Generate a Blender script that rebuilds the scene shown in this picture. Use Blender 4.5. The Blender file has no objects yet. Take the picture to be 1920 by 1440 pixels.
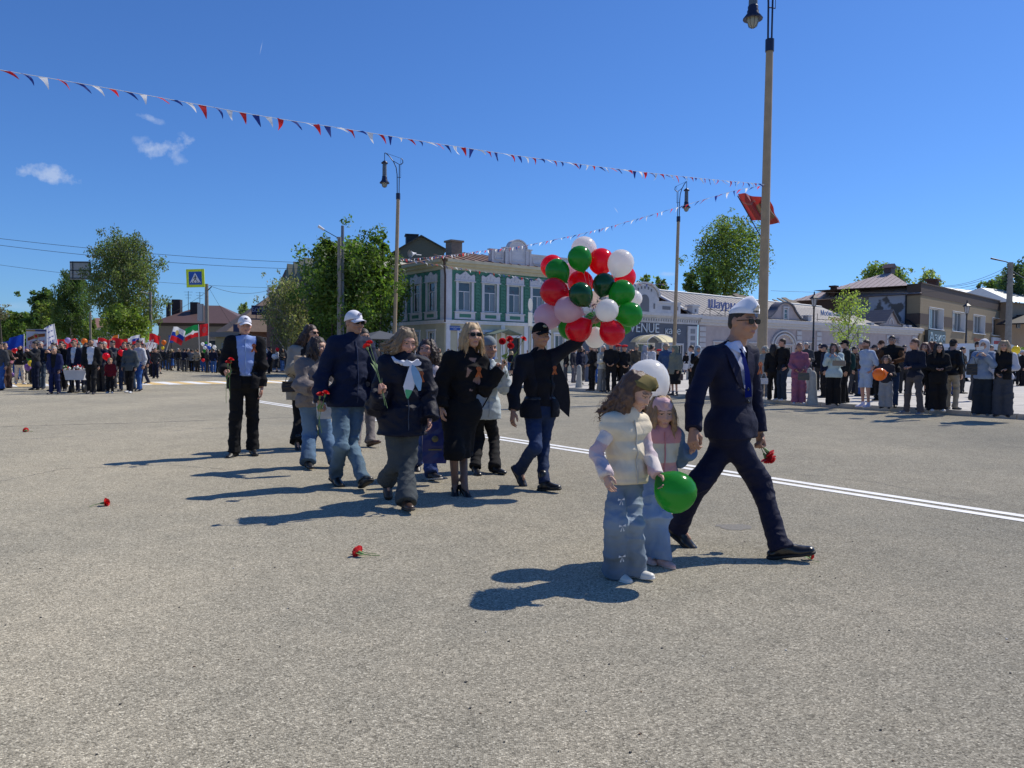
import bpy, math, random
import numpy as np
from mathutils import Vector, Matrix, Euler
R_ = math.radians
scene = bpy.context.scene
COL = scene.collection
# ------------------------------------------------------------------ camera
CAM_H = 1.36; FPX = 1442.0
PITCH = math.atan(51/FPX); ROLL = 0.009
cam_d = bpy.data.cameras.new('camera'); cam = bpy.data.objects.new('camera', cam_d); COL.objects.link(cam)
cam_d.sensor_width = 36; cam_d.lens = FPX/1920*36; cam_d.clip_start = .05; cam_d.clip_end = 3000
CR = Matrix.Rotation(math.pi/2-PITCH, 3, 'X') @ Matrix.Rotation(ROLL, 3, 'Z')
cam.matrix_world = Matrix.Translation((0, 0, CAM_H)) @ CR.to_4x4()
scene.camera = cam
# ------------------------------------------------------------------ sun, sky, exposure
SUN_AZ = math.atan2(.83, .56); SUN_EL = R_(48.5)      # azimuth measured from +Y towards +X
SUN_DIR = Vector((math.sin(SUN_AZ)*math.cos(SUN_EL), math.cos(SUN_AZ)*math.cos(SUN_EL), math.sin(SUN_EL)))
sun_d = bpy.data.lights.new('sun', 'SUN'); sun_d.energy = 5.0; sun_d.angle = R_(.53); sun_d.color = (1, .935, .83)
sun = bpy.data.objects.new('sun', sun_d); COL.objects.link(sun)
sun.rotation_euler = SUN_DIR.to_track_quat('Z', 'Y').to_euler(); sun.location = (20, 10, 40)
SKY_STRENGTH = .06
world = bpy.data.worlds.new('World'); scene.world = world; world.use_nodes = True
def setup_world():
    nt = world.node_tree; N = nt.nodes; L = nt.links; N.clear()
    out = N.new('ShaderNodeOutputWorld'); bg = N.new('ShaderNodeBackground'); L.new(bg.outputs[0], out.inputs[0])
    sky = N.new('ShaderNodeTexSky'); sky.sky_type = 'NISHITA'; sky.sun_disc = False
    sky.sun_elevation = SUN_EL; sky.sun_rotation = SUN_AZ
    sky.altitude = 150; sky.air_density = 1.0; sky.dust_density = .25; sky.ozone_density = 3.2
    bg.inputs['Strength'].default_value = SKY_STRENGTH
    # small fair-weather clouds low on the left and a short contrail, as part of the sky itself
    geo = N.new('ShaderNodeTexCoord')
    col = None; first = None
    def cloud(px, py, wx, wz, dens, scale, seed, rot=0.0, stretch=1.0, soft=.5):
        nonlocal col, first
        d = ray(px, py); d.normalize()
        side = Vector((0, 0, 1)).cross(d); side.normalize(); up = d.cross(side)
        a = side*math.cos(rot)+up*math.sin(rot); b = -side*math.sin(rot)+up*math.cos(rot)
        def dot(v):
            n = N.new('ShaderNodeVectorMath'); n.operation = 'DOT_PRODUCT'; n.inputs[1].default_value = v
            L.new(geo.outputs['Generated'], n.inputs[0]); return n.outputs['Value']
        def mt(op, x, y=None, z=None):
            n = N.new('ShaderNodeMath'); n.operation = op
            for i, q in enumerate((x, y, z)):
                if q is None: continue
                if isinstance(q, (int, float)): n.inputs[i].default_value = q
                else: L.new(q, n.inputs[i])
            return n.outputs[0]
        da = mt('DIVIDE', dot(a), wx); db = mt('DIVIDE', dot(b), wz)
        r2 = mt('ADD', mt('MULTIPLY', da, da), mt('MULTIPLY', db, db))
        r = mt('SQRT', r2)
        mp = N.new('ShaderNodeMapping'); mp.inputs['Location'].default_value = (seed, seed*.7, seed*.3)
        L.new(geo.outputs['Generated'], mp.inputs['Vector'])
        no = N.new('ShaderNodeTexNoise'); no.inputs['Scale'].default_value = scale; no.inputs['Detail'].default_value = 7
        no.inputs['Roughness'].default_value = .62; L.new(mp.outputs[0], no.inputs['Vector'])
        m = mt('SUBTRACT', mt('ADD', 1.0, mt('MULTIPLY', mt('SUBTRACT', no.outputs['Fac'], .5), 3.4)), r)
        m = mt('MULTIPLY', m, 1.0/soft)
        front = mt('GREATER_THAN', dot(d), 0.0)
        n = N.new('ShaderNodeClamp'); L.new(m, n.inputs[0])
        fac = mt('MULTIPLY', mt('MULTIPLY', n.outputs[0], dens), front)
        mx = N.new('ShaderNodeMix'); mx.data_type = 'RGBA'
        L.new(fac, mx.inputs['Factor'])
        if col is None: first = mx
        else: L.new(col, mx.inputs['A'])
        mx.inputs['B'].default_value = CLOUD
        col = mx.outputs['Result']
    CLOUD = (9.5, 11, 14, 1)
    cloud(312, 276, .030, .010, .62, 46, 3.1, rot=-.25, soft=.9)
    cloud(333, 296, .014, .007, .30, 60, 5.1, rot=.3, soft=.9)
    cloud(262, 266, .010, .006, .25, 60, 6.1, soft=.9)
    cloud(92, 328, .024, .009, .60, 50, 8.3, soft=.9)
    cloud(285, 223, .018, .0045, .35, 60, 1.7, rot=.2, soft=.9)
    cloud(490, 88, .0125, .0006, .35, 30, 2.2, rot=-1.36-.0, soft=.6)
    cloud(1156, 395, .005, .0007, .4, 30, 2.9, rot=.95, soft=.6)
    cloud(1250, 514, .010, .003, .3, 60, 4.4, soft=.9)
    cloud(30, 575, .03, .006, .22, 40, 9.4, soft=1.2)
    cloud(520, 560, .03, .008, .2, 40, 11.4, soft=1.2)
    # saturate slightly: a phone camera renders this sky as a deep clear blue
    gn = N.new('ShaderNodeVectorMath'); gn.operation = 'MULTIPLY'; gn.inputs[1].default_value = SKY_GAIN; L.new(sky.outputs[0], gn.inputs[0]); L.new(gn.outputs[0], first.inputs['A'])
    L.new(col, bg.inputs['Color'])
SKY_GAIN = (.80, 1.32, 2.12)     # white balance of the sky, the same in every direction
def ray(px, py):
    return CR @ Vector(((px-960)/FPX, -(py-720)/FPX, -1))
setup_world()
scene.view_settings.view_transform = 'Standard'; scene.view_settings.look = 'None'
scene.view_settings.exposure = 0.0; scene.view_settings.gamma = 1.0; scene.view_settings.use_curve_mapping = False
scene.render.engine = 'CYCLES'
try:
    scene.cycles.max_bounces = 6; scene.cycles.transparent_max_bounces = 8; scene.cycles.use_denoising = True
except Exception: pass

def G(px, py, z=0.0):
    """world point on the horizontal plane z seen at photo pixel px, py"""
    d = ray(px, py); t = (z-CAM_H)/d.z
    return Vector((d.x*t, d.y*t, z))
def AT(px, py, Y):
    d = ray(px, py); t = Y/d.y
    return Vector((d.x*t, Y, CAM_H+d.z*t))
def ppm(Y): return FPX/Y            # pixels per metre at distance Y
# ------------------------------------------------------------------ materials
MATS = {}
def mat(name, col, rough=.8, metal=0.0, noise=0.0, nscale=8.0, bump=0.0, bscale=60.0, sheen=0.0, spec=.5, trans=0.0, emit=None, detail=4, coat=0.0, aniso=(1,1,1)):
    key = (name, tuple(round(c, 4) for c in col), rough, metal, noise, nscale, bump, bscale, trans, aniso)
    if key in MATS: return MATS[key]
    m = bpy.data.materials.new(name); m.use_nodes = True; nt = m.node_tree; N = nt.nodes; L = nt.links
    b = N['Principled BSDF']; b.inputs['Base Color'].default_value = (*col, 1); b.inputs['Roughness'].default_value = rough
    b.inputs['Metallic'].default_value = metal; b.inputs['Specular IOR Level'].default_value = spec
    if sheen: b.inputs['Sheen Weight'].default_value = sheen
    if coat: b.inputs['Coat Weight'].default_value = coat; b.inputs['Coat Roughness'].default_value = .05
    tc = N.new('ShaderNodeTexCoord'); mp = N.new('ShaderNodeMapping'); mp.inputs['Scale'].default_value = aniso
    L.new(tc.outputs['Object'], mp.inputs['Vector'])
    if noise:
        no = N.new('ShaderNodeTexNoise'); no.inputs['Scale'].default_value = nscale; no.inputs['Detail'].default_value = detail
        L.new(mp.outputs[0], no.inputs['Vector'])
        mr = N.new('ShaderNodeMapRange'); mr.inputs['From Min'].default_value = .25; mr.inputs['From Max'].default_value = .75
        mr.inputs['To Min'].default_value = 1-noise; mr.inputs['To Max'].default_value = 1+noise
        L.new(no.outputs['Fac'], mr.inputs['Value'])
        mx = N.new('ShaderNodeVectorMath'); mx.operation = 'SCALE'; mx.inputs[0].default_value = col
        L.new(mr.outputs[0], mx.inputs['Scale']); L.new(mx.outputs[0], b.inputs['Base Color'])
    if bump:
        n2 = N.new('ShaderNodeTexNoise'); n2.inputs['Scale'].default_value = bscale; n2.inputs['Detail'].default_value = 3
        L.new(mp.outputs[0], n2.inputs['Vector'])
        bp = N.new('ShaderNodeBump'); bp.inputs['Strength'].default_value = bump; bp.inputs['Distance'].default_value = .01
        L.new(n2.outputs['Fac'], bp.inputs['Height']); L.new(bp.outputs[0], b.inputs['Normal'])
        if name == 'cloth': crumple(N, L, tc, bp)
    if trans:
        tr = N.new('ShaderNodeBsdfTranslucent'); tr.inputs['Color'].default_value = (*[min(1, c*1.3) for c in col], 1)
        ms = N.new('ShaderNodeMixShader'); ms.inputs[0].default_value = trans
        L.new(b.outputs[0], ms.inputs[1]); L.new(tr.outputs[0], ms.inputs[2])
        L.new(ms.outputs[0], N['Material Output'].inputs['Surface'])
    MATS[key] = m
    return m
def crumple(N, L, tc, bp, st=.42):
    """fine creases of worn cloth as relief under the weave"""
    n = N.new('ShaderNodeTexNoise'); n.inputs['Scale'].default_value = 5.5; n.inputs['Detail'].default_value = 2; n.inputs['Distortion'].default_value = .7; L.new(tc.outputs['Object'], n.inputs['Vector'])
    m = N.new('ShaderNodeMath'); m.operation = 'SUBTRACT'; m.inputs[1].default_value = .5; L.new(n.outputs['Fac'], m.inputs[0])
    a = N.new('ShaderNodeMath'); a.operation = 'ABSOLUTE'; L.new(m.outputs[0], a.inputs[0]); p = N.new('ShaderNodeMath'); p.operation = 'POWER'; p.inputs[1].default_value = .6; L.new(a.outputs[0], p.inputs[0])
    q = N.new('ShaderNodeBump'); q.inputs['Strength'].default_value = st; q.inputs['Distance'].default_value = .022; L.new(p.outputs[0], q.inputs['Height']); L.new(q.outputs[0], bp.inputs['Normal'])
def cloth(c, rough=.9, sheen=.0, bump=.25): return mat('cloth', c, rough, noise=.10, nscale=14, bump=bump, bscale=220, spec=.2)
def vmat(name='painted_skin', rough=.55, bump=.05, spec=.35, sss=.0, bscale=150, noise=0):
    key = ('vmat', name, rough)
    if key in MATS: return MATS[key]
    m = bpy.data.materials.new(name); m.use_nodes = True; N = m.node_tree.nodes; L = m.node_tree.links
    b = N['Principled BSDF']; b.inputs['Roughness'].default_value = rough; b.inputs['Specular IOR Level'].default_value = spec
    at = N.new('ShaderNodeAttribute'); at.attribute_name = 'Col'; L.new(at.outputs['Color'], b.inputs['Base Color'])
    if sss: b.inputs['Subsurface Weight'].default_value = sss; b.inputs['Subsurface Scale'].default_value = .01; b.inputs['Subsurface Radius'].default_value = (1, .35, .2)
    n2 = N.new('ShaderNodeTexNoise'); n2.inputs['Scale'].default_value = bscale; tc = N.new('ShaderNodeTexCoord'); L.new(tc.outputs['Object'], n2.inputs['Vector'])
    bp = N.new('ShaderNodeBump'); bp.inputs['Strength'].default_value = bump; bp.inputs['Distance'].default_value = .01
    L.new(n2.outputs['Fac'], bp.inputs['Height']); L.new(bp.outputs[0], b.inputs['Normal'])
    if name in ('denim', 'patterned_cloth'): crumple(N, L, tc, bp)
    MATS[key] = m
    return m
# ------------------------------------------------------------------ objects
def tag(o, label=None, cat=None, group=None, kind=None):
    if label: o['label'] = label
    if cat: o['category'] = cat
    if group: o['group'] = group
    if kind: o['kind'] = kind
    return o
def link(name, me, parent=None, loc=None, rot=None):
    o = bpy.data.objects.new(name, me); COL.objects.link(o)
    if parent is not None: o.parent = parent
    if loc is not None: o.location = loc
    if rot is not None: o.rotation_euler = rot
    return o
def empty(name, loc=(0, 0, 0), rz=0.0, label=None, cat=None, group=None):
    o = bpy.data.objects.new(name, None); COL.objects.link(o); o.location = loc; o.rotation_euler = (0, 0, rz)
    o.empty_display_size = .3
    return tag(o, label, cat, group)
def npmesh(name, V, F, mats, mi=None, col=None, smooth=True):
    """V (n,3) float, F (m,k) int (quads or tris)"""
    V = np.asarray(V, dtype=np.float32); F = np.asarray(F, dtype=np.int32)
    me = bpy.data.meshes.new(name); n = len(V); m, k = F.shape
    me.vertices.add(n); me.vertices.foreach_set('co', V.ravel())
    me.loops.add(m*k); me.loops.foreach_set('vertex_index', F.ravel())
    me.polygons.add(m); me.polygons.foreach_set('loop_start', np.arange(0, m*k, k, dtype=np.int32))
    try: me.polygons.foreach_set('loop_total', np.full(m, k, dtype=np.int32))
    except Exception: pass
    for q in (mats if isinstance(mats, (list, tuple)) else [mats]): me.materials.append(q)
    if mi is not None: me.polygons.foreach_set('material_index', np.asarray(mi, dtype=np.int32))
    if smooth: me.polygons.foreach_set('use_smooth', np.ones(m, dtype=bool))
    if col is not None:
        a = me.color_attributes.new('Col', 'FLOAT_COLOR', 'POINT')
        c = np.ones((n, 4), dtype=np.float32); c[:, :3] = col; a.data.foreach_set('color', c.ravel())
    me.update(calc_edges=True); me.validate()
    return me
class MB:
    """collects simple shapes; build() links them as ONE mesh object"""
    def __init__(s): s.v = []; s.f = []; s.m = []; s.sm = []
    def add(s, vs, fs, mi=0, smooth=False):
        o = len(s.v); s.v += [tuple(v) for v in vs]
        for f in fs: s.f.append(tuple(i+o for i in f)); s.m.append(mi); s.sm.append(smooth)
    def box(s, x0, x1, y0, y1, z0, z1, mi=0, M=None):
        vs = [Vector((x, y, z)) for z in (z0, z1) for y in (y0, y1) for x in (x0, x1)]
        if M is not None: vs = [M @ v for v in vs]
        s.add(vs, [(0, 2, 3, 1), (4, 5, 7, 6), (0, 1, 5, 4), (2, 6, 7, 3), (0, 4, 6, 2), (1, 3, 7, 5)], mi)
    def quad(s, a, b, c, d, mi=0): s.add([a, b, c, d], [(0, 1, 2, 3)], mi)
    def tube(s, pts, rad, seg=8, mi=0, cap=True, smooth=True):
        pts = [Vector(p) for p in pts]; n = len(pts)
        if isinstance(rad, (int, float)): rad = [rad]*n
        vs = []; up = None
        for i, p in enumerate(pts):
            d = (pts[min(i+1, n-1)]-pts[max(i-1, 0)]);
            if d.length < 1e-9: d = Vector((0, 0, 1))
            d.normalize()
            if up is None: up = Vector((0, 0, 1)) if abs(d.z) < .9 else Vector((1, 0, 0))
            a = d.cross(up)
            if a.length < 1e-6: a = d.cross(Vector((0, 1, 0)))
            a.normalize(); b = a.cross(d); up = b
            for k in range(seg):
                t = 2*math.pi*k/seg; vs.append(p+(a*math.cos(t)+b*math.sin(t))*rad[i])
        fs = [(i*seg+k, (i+1)*seg+k, (i+1)*seg+(k+1) % seg, i*seg+(k+1) % seg) for i in range(n-1) for k in range(seg)]
        s.add(vs, fs, mi, smooth)
        if cap:
            s.add([vs[k] for k in range(seg)], [tuple(range(seg))], mi)
            s.add([vs[(n-1)*seg+k] for k in range(seg)], [tuple(reversed(range(seg)))], mi)
    def lathe(s, prof, seg=16, mi=0, M=None, smooth=True, c=(0, 0)):
        vs = [Vector((c[0]+r*math.cos(2*math.pi*k/seg), c[1]+r*math.sin(2*math.pi*k/seg), z)) for r, z in prof for k in range(seg)]
        if M is not None: vs = [M @ v for v in vs]
        n = len(prof)
        s.add(vs, [(i*seg+k, i*seg+(k+1) % seg, (i+1)*seg+(k+1) % seg, (i+1)*seg+k) for i in range(n-1) for k in range(seg)], mi, smooth)
    def prism(s, pts, y0, y1, mi=0, M=None):
        """outline (x,z) extruded along y; outline may be concave (triangulated by blender as ngon)"""
        n = len(pts); vs = [Vector((x, y0, z)) for x, z in pts]+[Vector((x, y1, z)) for x, z in pts]
        if M is not None: vs = [M @ v for v in vs]
        s.add(vs, [tuple(range(n)), tuple(reversed(range(n, 2*n)))]+[(i, i+n, (i+1) % n+n, (i+1) % n) for i in range(n)], mi)
    def mesh(s, name, mats):
        me = bpy.data.meshes.new(name); me.from_pydata(s.v, [], s.f)
        for q in (mats if isinstance(mats, (list, tuple)) else [mats]): me.materials.append(q)
        me.polygons.foreach_set('material_index', s.m); me.polygons.foreach_set('use_smooth', s.sm); me.update()
        return me
    def build(s, name, mats, parent=None, loc=None, rot=None): return link(name, s.mesh(name, mats), parent, loc, rot)
def copy_tree(o, parent=None):
    c = o.copy(); COL.objects.link(c); c.parent = parent
    for ch in list(o.children): copy_tree(ch, c)
    return c
FONT = None
def lettering(text, size, m, parent, loc, rot, ext=.01, name='lettering', align='CENTER', sx=1.0):
    cu = bpy.data.curves.new(name, 'FONT'); cu.body = text; cu.size = size; cu.extrude = ext; cu.align_x = align; cu.align_y = 'CENTER'
    cu.resolution_u = 2; cu.materials.append(m)
    t = bpy.data.objects.new('t', cu); COL.objects.link(t); bpy.context.view_layer.update()
    me = bpy.data.meshes.new_from_object(t.evaluated_get(bpy.context.evaluated_depsgraph_get())); bpy.data.objects.remove(t); me.name = name
    o = link(name, me, parent, loc, rot); o.scale = (sx, 1, 1)
    return o
# ================================================================== ground
U = Vector((.805, .593, 0)); Vv = Vector((-.593, .805, 0)); UANG = math.atan2(.593, .805)
def asphalt():
    m = bpy.data.materials.new('asphalt'); m.use_nodes = True; N = m.node_tree.nodes; L = m.node_tree.links
    b = N['Principled BSDF']; b.inputs['Roughness'].default_value = 1.0; b.inputs['Specular IOR Level'].default_value = .04; b.inputs['Diffuse Roughness'].default_value = .5
    tc = N.new('ShaderNodeTexCoord')
    def noise(sc, det=4, rough=.5, vec=None, dist=0):
        n = N.new('ShaderNodeTexNoise'); n.inputs['Scale'].default_value = sc; n.inputs['Detail'].default_value = det; n.inputs['Roughness'].default_value = rough; n.inputs['Distortion'].default_value = dist
        L.new(vec or tc.outputs['Object'], n.inputs['Vector']); return n.outputs['Fac']
    def ramp(f, pts):
        r = N.new('ShaderNodeValToRGB'); L.new(f, r.inputs[0]); e = r.color_ramp.elements
        e[0].position = pts[0][0]; e[0].color = (*pts[0][1], 1); e[1].position = pts[-1][0]; e[1].color = (*pts[-1][1], 1)
        for p, c in pts[1:-1]: q = e.new(p); q.color = (*c, 1)
        return r.outputs[0]
    def mix(a, bb, f, mode='MULTIPLY'):
        x = N.new('ShaderNodeMix'); x.data_type = 'RGBA'; x.blend_type = mode
        if isinstance(f, float): x.inputs['Factor'].default_value = f
        else: L.new(f, x.inputs['Factor'])
        L.new(a, x.inputs['A']); L.new(bb, x.inputs['B']); return x.outputs['Result']
    vo = N.new('ShaderNodeTexVoronoi'); vo.inputs['Scale'].default_value = 135; L.new(tc.outputs['Object'], vo.inputs['Vector'])
    hs = N.new('ShaderNodeSeparateColor'); L.new(vo.outputs['Color'], hs.inputs[0])
    stones = ramp(hs.outputs[0], [(0, (.21, .193, .15)), (.14, (.325, .297, .228)), (.5, (.435, .397, .304)), (.85, (.55, .503, .386)), (1, (.78, .72, .56))])
    gap = ramp(vo.outputs['Distance'], [(0, (1, 1, 1)), (.55, (1, 1, 1)), (.85, (.58, .57, .565)), (1, (.45, .445, .44))])
    c = mix(stones, gap, 1.0)
    vo2 = N.new('ShaderNodeTexVoronoi'); vo2.inputs['Scale'].default_value = 34; L.new(tc.outputs['Object'], vo2.inputs['Vector'])
    h2 = N.new('ShaderNodeSeparateColor'); L.new(vo2.outputs['Color'], h2.inputs[0])
    c = mix(c, ramp(h2.outputs[1], [(0, (.84, .84, .84)), (.12, (1, 1, 1)), (.93, (1, 1, 1)), (1, (1.12, 1.11, 1.1))]), 1.0)
    big = ramp(noise(.27, 7, .62), [(.3, (.80, .81, .82)), (.7, (1.12, 1.09, 1.05))])
    c = mix(c, big, 1.0)
    mid = ramp(noise(3.1, 5, .65), [(.3, (.90, .905, .91)), (.7, (1.06, 1.055, 1.05))])
    c = mix(c, mid, 1.0)
    # tyre polished lanes run along the road
    mp = N.new('ShaderNodeMapping'); mp.inputs['Rotation'].default_value = (0, 0, -UANG); mp.inputs['Scale'].default_value = (.55, .02, 1)
    L.new(tc.outputs['Object'], mp.inputs['Vector'])
    lane = ramp(noise(1.0, 3, .5, mp.outputs[0], .3), [(.32, (.9, .905, .915)), (.68, (1.05, 1.045, 1.04))])
    c = mix(c, lane, 1.0)
    # oil stains
    n2 = noise(1.7, 3, .5); st = ramp(n2, [(0, (.62, .63, .65)), (.2, (.8, .8, .8)), (.27, (1, 1, 1)), (1, (1, 1, 1))])
    c = mix(c, st, .8)
    L.new(c, b.inputs['Base Color'])
    bp = N.new('ShaderNodeBump'); bp.inputs['Strength'].default_value = .5; bp.inputs['Distance'].default_value = .006
    inv = N.new('ShaderNodeMath'); inv.operation = 'SUBTRACT'; inv.inputs[0].default_value = 1; L.new(vo.outputs['Distance'], inv.inputs[1])
    L.new(inv.outputs[0], bp.inputs['Height']); L.new(bp.outputs[0], b.inputs['Normal'])
    return m
M_ASPH = asphalt()
M_GRASS = mat('grass_soil', (.09, .11, .045), .95, noise=.4, nscale=3, bump=.6, bscale=30)
M_CONC = mat('pavement_concrete', (.43, .41, .375), .9, noise=.16, nscale=1.3, bump=.3, bscale=120, detail=8)
M_KERB = mat('kerb_stone', (.36, .35, .33), .9, noise=.2, nscale=5, bump=.4, bscale=60)
M_PAINT = mat('road_paint', (.74, .74, .72), .8, noise=.14, nscale=9, bump=.3, bscale=120, detail=8)
M_YEL = mat('yellow_road_paint', (.66, .47, .20), .8, noise=.18, nscale=9, bump=.3, bscale=120, detail=8)
g = MB(); g.quad((-1500, -60, 0), (1500, -60, 0), (1500, 1800, 0), (-1500, 1800, 0)); tag(g.build('ground', M_GRASS), kind='structure')
# kerb line along the right side of the road
K1 = Vector((2.9, 30, 0))
def KP(s, off=0, z=0): return K1+Vv*s+U*off+Vector((0, 0, z))
g = MB()
a, b_, c_, d_ = KP(-60), KP(260), KP(260, -46), KP(-60, -46)
for q in (a, b_, c_, d_): q.z = .004
g.quad(d_, a, b_, c_); tag(g.build('road', M_ASPH), kind='structure')
g = MB()
p = [KP(-60, .15, .12), KP(-60, 130, .12), KP(260, 130, .12), KP(260, .15, .12)]
g.quad(p[0], p[1], p[2], p[3]); pv = tag(g.build('pavement', M_CONC), kind='structure')
# paving slabs near the kerb, joints recessed: laid as real slabs
rs = random.Random(4)
M_SLAB = mat('paving_slab', (.47, .445, .40), .9, noise=.12, nscale=1.1, bump=.25, bscale=120, detail=8)
M_SLAB2 = mat('paving_slab_worn', (.43, .405, .365), .9, noise=.14, nscale=1.3, bump=.25, bscale=120, detail=8)
q = MB(); q.box(-.737, .737, -.737, .737, -.03, 0); sme = [q.mesh('paving_slab', M_SLAB), q.mesh('paving_slab', M_SLAB), q.mesh('paving_slab', M_SLAB2)]
for i in range(-9, 24):
    for j in range(9): link('paving_slab', rs.choice(sme), pv, KP(i*1.5+.75, .32+j*1.5+.737, .124+rs.random()*.004), (0, 0, UANG))
kr = empty('kerb'); tag(kr, kind='structure')
ks = MB(); ks.box(-.075, .075, .01, .99, -.05, .14)
kme = ks.mesh('kerb_stone', M_KERB)
for i in range(-16, 60):
    o = link('kerb_stone', kme, kr, KP(i, .075, rs.uniform(-.006, .004)), (0, 0, UANG))
# double white line
def strip_between(name, a, b, w, z, m, parent=None):
    a = Vector(a); b = Vector(b); d = (b-a).normalized(); n = Vector((-d.y, d.x, 0))*w/2
    g = MB(); k = 40
    vs = []; fs = []
    for i in range(k+1):
        p = a.lerp(b, i/k); ww = 1+rs.uniform(-.04, .04)
        vs += [p-n*ww+Vector((0, 0, z)), p+n*ww+Vector((0, 0, z))]
    for i in range(k): fs.append((2*i, 2*i+2, 2*i+3, 2*i+1))
    g.add(vs, fs); return g.build(name, m, parent)
LA = G(1920, 974); LB = G(490, 754.5); dl = (LB-LA).normalized(); nl = Vector((-dl.y, dl.x, 0))
if nl.x > 0: nl = -nl
dlr = empty('double_centre_line'); tag(dlr, kind='structure')
Lend = G(452, 748)
strip_between('line_stripe', LA-dl*9+nl*.11, Lend+nl*.11, .12, .008, M_PAINT, dlr)
strip_between('line_stripe', LA-dl*9-nl*.11, Lend-nl*.11, .12, .008, M_PAINT, dlr)
# zebra crossing, white and yellow bars
zr = empty('zebra_crossing'); tag(zr, kind='structure')
Z0 = Vector((-13.3, 35, 0))
for i in range(-24, 16):
    a = Z0+U*(i*.62); g = MB(); w = .305
    q = [a-U*w, a+U*w, a+U*w+Vv*3.8, a-U*w+Vv*3.8]
    g.quad(*[v+Vector((0, 0, .008)) for v in q]); g.build('crossing_bar', M_PAINT if i % 2 else M_YEL, zr)
# cracks and tar seams in the asphalt
M_TAR = mat('tar', (.07, .068, .066), .8, noise=.3, nscale=5)
def crack(pts, w, name='tar_seam'):
    P = [G(*p) for p in pts]; g = MB(); vs = []; rr = random.Random(len(pts)*7+int(pts[0][0]))
    Q = []
    for i in range(len(P)-1):
        for k in range(14): Q.append(P[i].lerp(P[i+1], k/14)+Vector((rr.uniform(-.03, .03), rr.uniform(-.03, .03), 0)))
    Q.append(P[-1])
    for i, q in enumerate(Q):
        d = (Q[min(i+1, len(Q)-1)]-Q[max(i-1, 0)]).normalized(); n = Vector((-d.y, d.x, 0))*w*rr.uniform(.3, 1)
        vs += [q-n+Vector((0, 0, .0065)), q+n+Vector((0, 0, .0065))]
    g.add(vs, [(2*i, 2*i+2, 2*i+3, 2*i+1) for i in range(len(Q)-1)]); return tag(g.build(name, M_TAR), kind='structure')
crack([(-20, 801), (120, 797), (240, 794), (400, 788), (560, 783), (640, 780)], .022)
crack([(930, 770), (1010, 768), (1060, 766), (1160, 764), (1290, 760)], .035)
crack([(1040, 752), (1085, 757), (1180, 763)], .012)
crack([(1500, 890), (1640, 905), (1760, 930), (1925, 950)], .006); crack([(-10, 905), (120, 880), (300, 872), (420, 880)], .006)
# dark stain beside the man in the suit
g = MB(); rr = random.Random(3); cen = G(1374, 989); pts = []
for k in range(28):
    t = 2*math.pi*k/28; r = 1+.22*math.sin(3*t+1)+.1*rr.uniform(-1, 1)
    pts.append(cen+Vector((math.cos(t)*.135*r, math.sin(t)*.11*r+.10*math.sin(2*t)*.3, .0062)))
g.add(pts, [tuple(range(28))]); M_STAIN = mat('damp_patch', (.17, .16, .14), .9, noise=.35, nscale=90, detail=2)
tag(g.build('oil_stain', M_STAIN), kind='structure')
# bits of grit and leaf fragments on the asphalt
gr = MB(); rr = random.Random(12)
for _ in range(170):
    px = rr.uniform(0, 1920); py = 800+640*rr.random()**1.2; p = G(px, py); r = rr.uniform(.002, .0055)
    a = rr.uniform(0, 6.28); n = rr.choice((3, 4, 5))
    top = [p+Vector((math.cos(a+6.283*k/n)*r*rr.uniform(.6, 1.5), math.sin(a+6.283*k/n)*r, .006+r*.5)) for k in range(n)]
    bot = [v+Vector((0, 0, -.006-r*.4)) for v in top]
    mi = rr.choice((0, 0, 0, 1, 2)); gr.add(top+bot, [tuple(range(n))]+[(k, k+n, (k+1) % n+n, (k+1) % n) for k in range(n)], mi)
tag(gr.build('grit', [mat('dark_grit', (.05, .048, .045)), mat('pale_grit', (.55, .53, .48)), mat('brown_grit', (.16, .10, .06))]), 'loose grit scattered over the asphalt', 'grit', kind='stuff')

# ================================================================== building helpers
M_GLASS = mat('window_glass', (.035, .045, .06), .06, spec=.9)
M_GLASS2 = mat('window_glass_curtained', (.16, .18, .21), .15, spec=.8)
M_WHITE = mat('white_trim', (.66, .66, .68), .7, noise=.10, nscale=4, bump=.2, bscale=40)
M_DARK = mat('dark_metal', (.02, .022, .026), .45, metal=.4)
def facade(mb, w, z0, z1, holes, th=.3, mi=0, x0=0.0, y=0.0):
    """wall in plane y=const facing -y with rectangular openings (xa,xb,za,zb) and real reveals"""
    xs = sorted({x0, x0+w, *[h[0] for h in holes], *[h[1] for h in holes]}); zs = sorted({z0, z1, *[h[2] for h in holes], *[h[3] for h in holes]})
    for i in range(len(xs)-1):
        for j in range(len(zs)-1):
            cx = (xs[i]+xs[i+1])/2; cz = (zs[j]+zs[j+1])/2
            if any(h[0] < cx < h[1] and h[2] < cz < h[3] for h in holes): continue
            mb.quad((xs[i], y, zs[j]), (xs[i+1], y, zs[j]), (xs[i+1], y, zs[j+1]), (xs[i], y, zs[j+1]), mi)
    for xa, xb, za, zb in holes:
        mb.quad((xa, y, za), (xa, y, zb), (xa, y+th, zb), (xa, y+th, za), mi); mb.quad((xb, y, zb), (xb, y, za), (xb, y+th, za), (xb, y+th, zb), mi)
        mb.quad((xa, y, za), (xa, y+th, za), (xb, y+th, za), (xb, y, za), mi); mb.quad((xa, y, zb), (xb, y, zb), (xb, y+th, zb), (xa, y+th, zb), mi)
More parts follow.
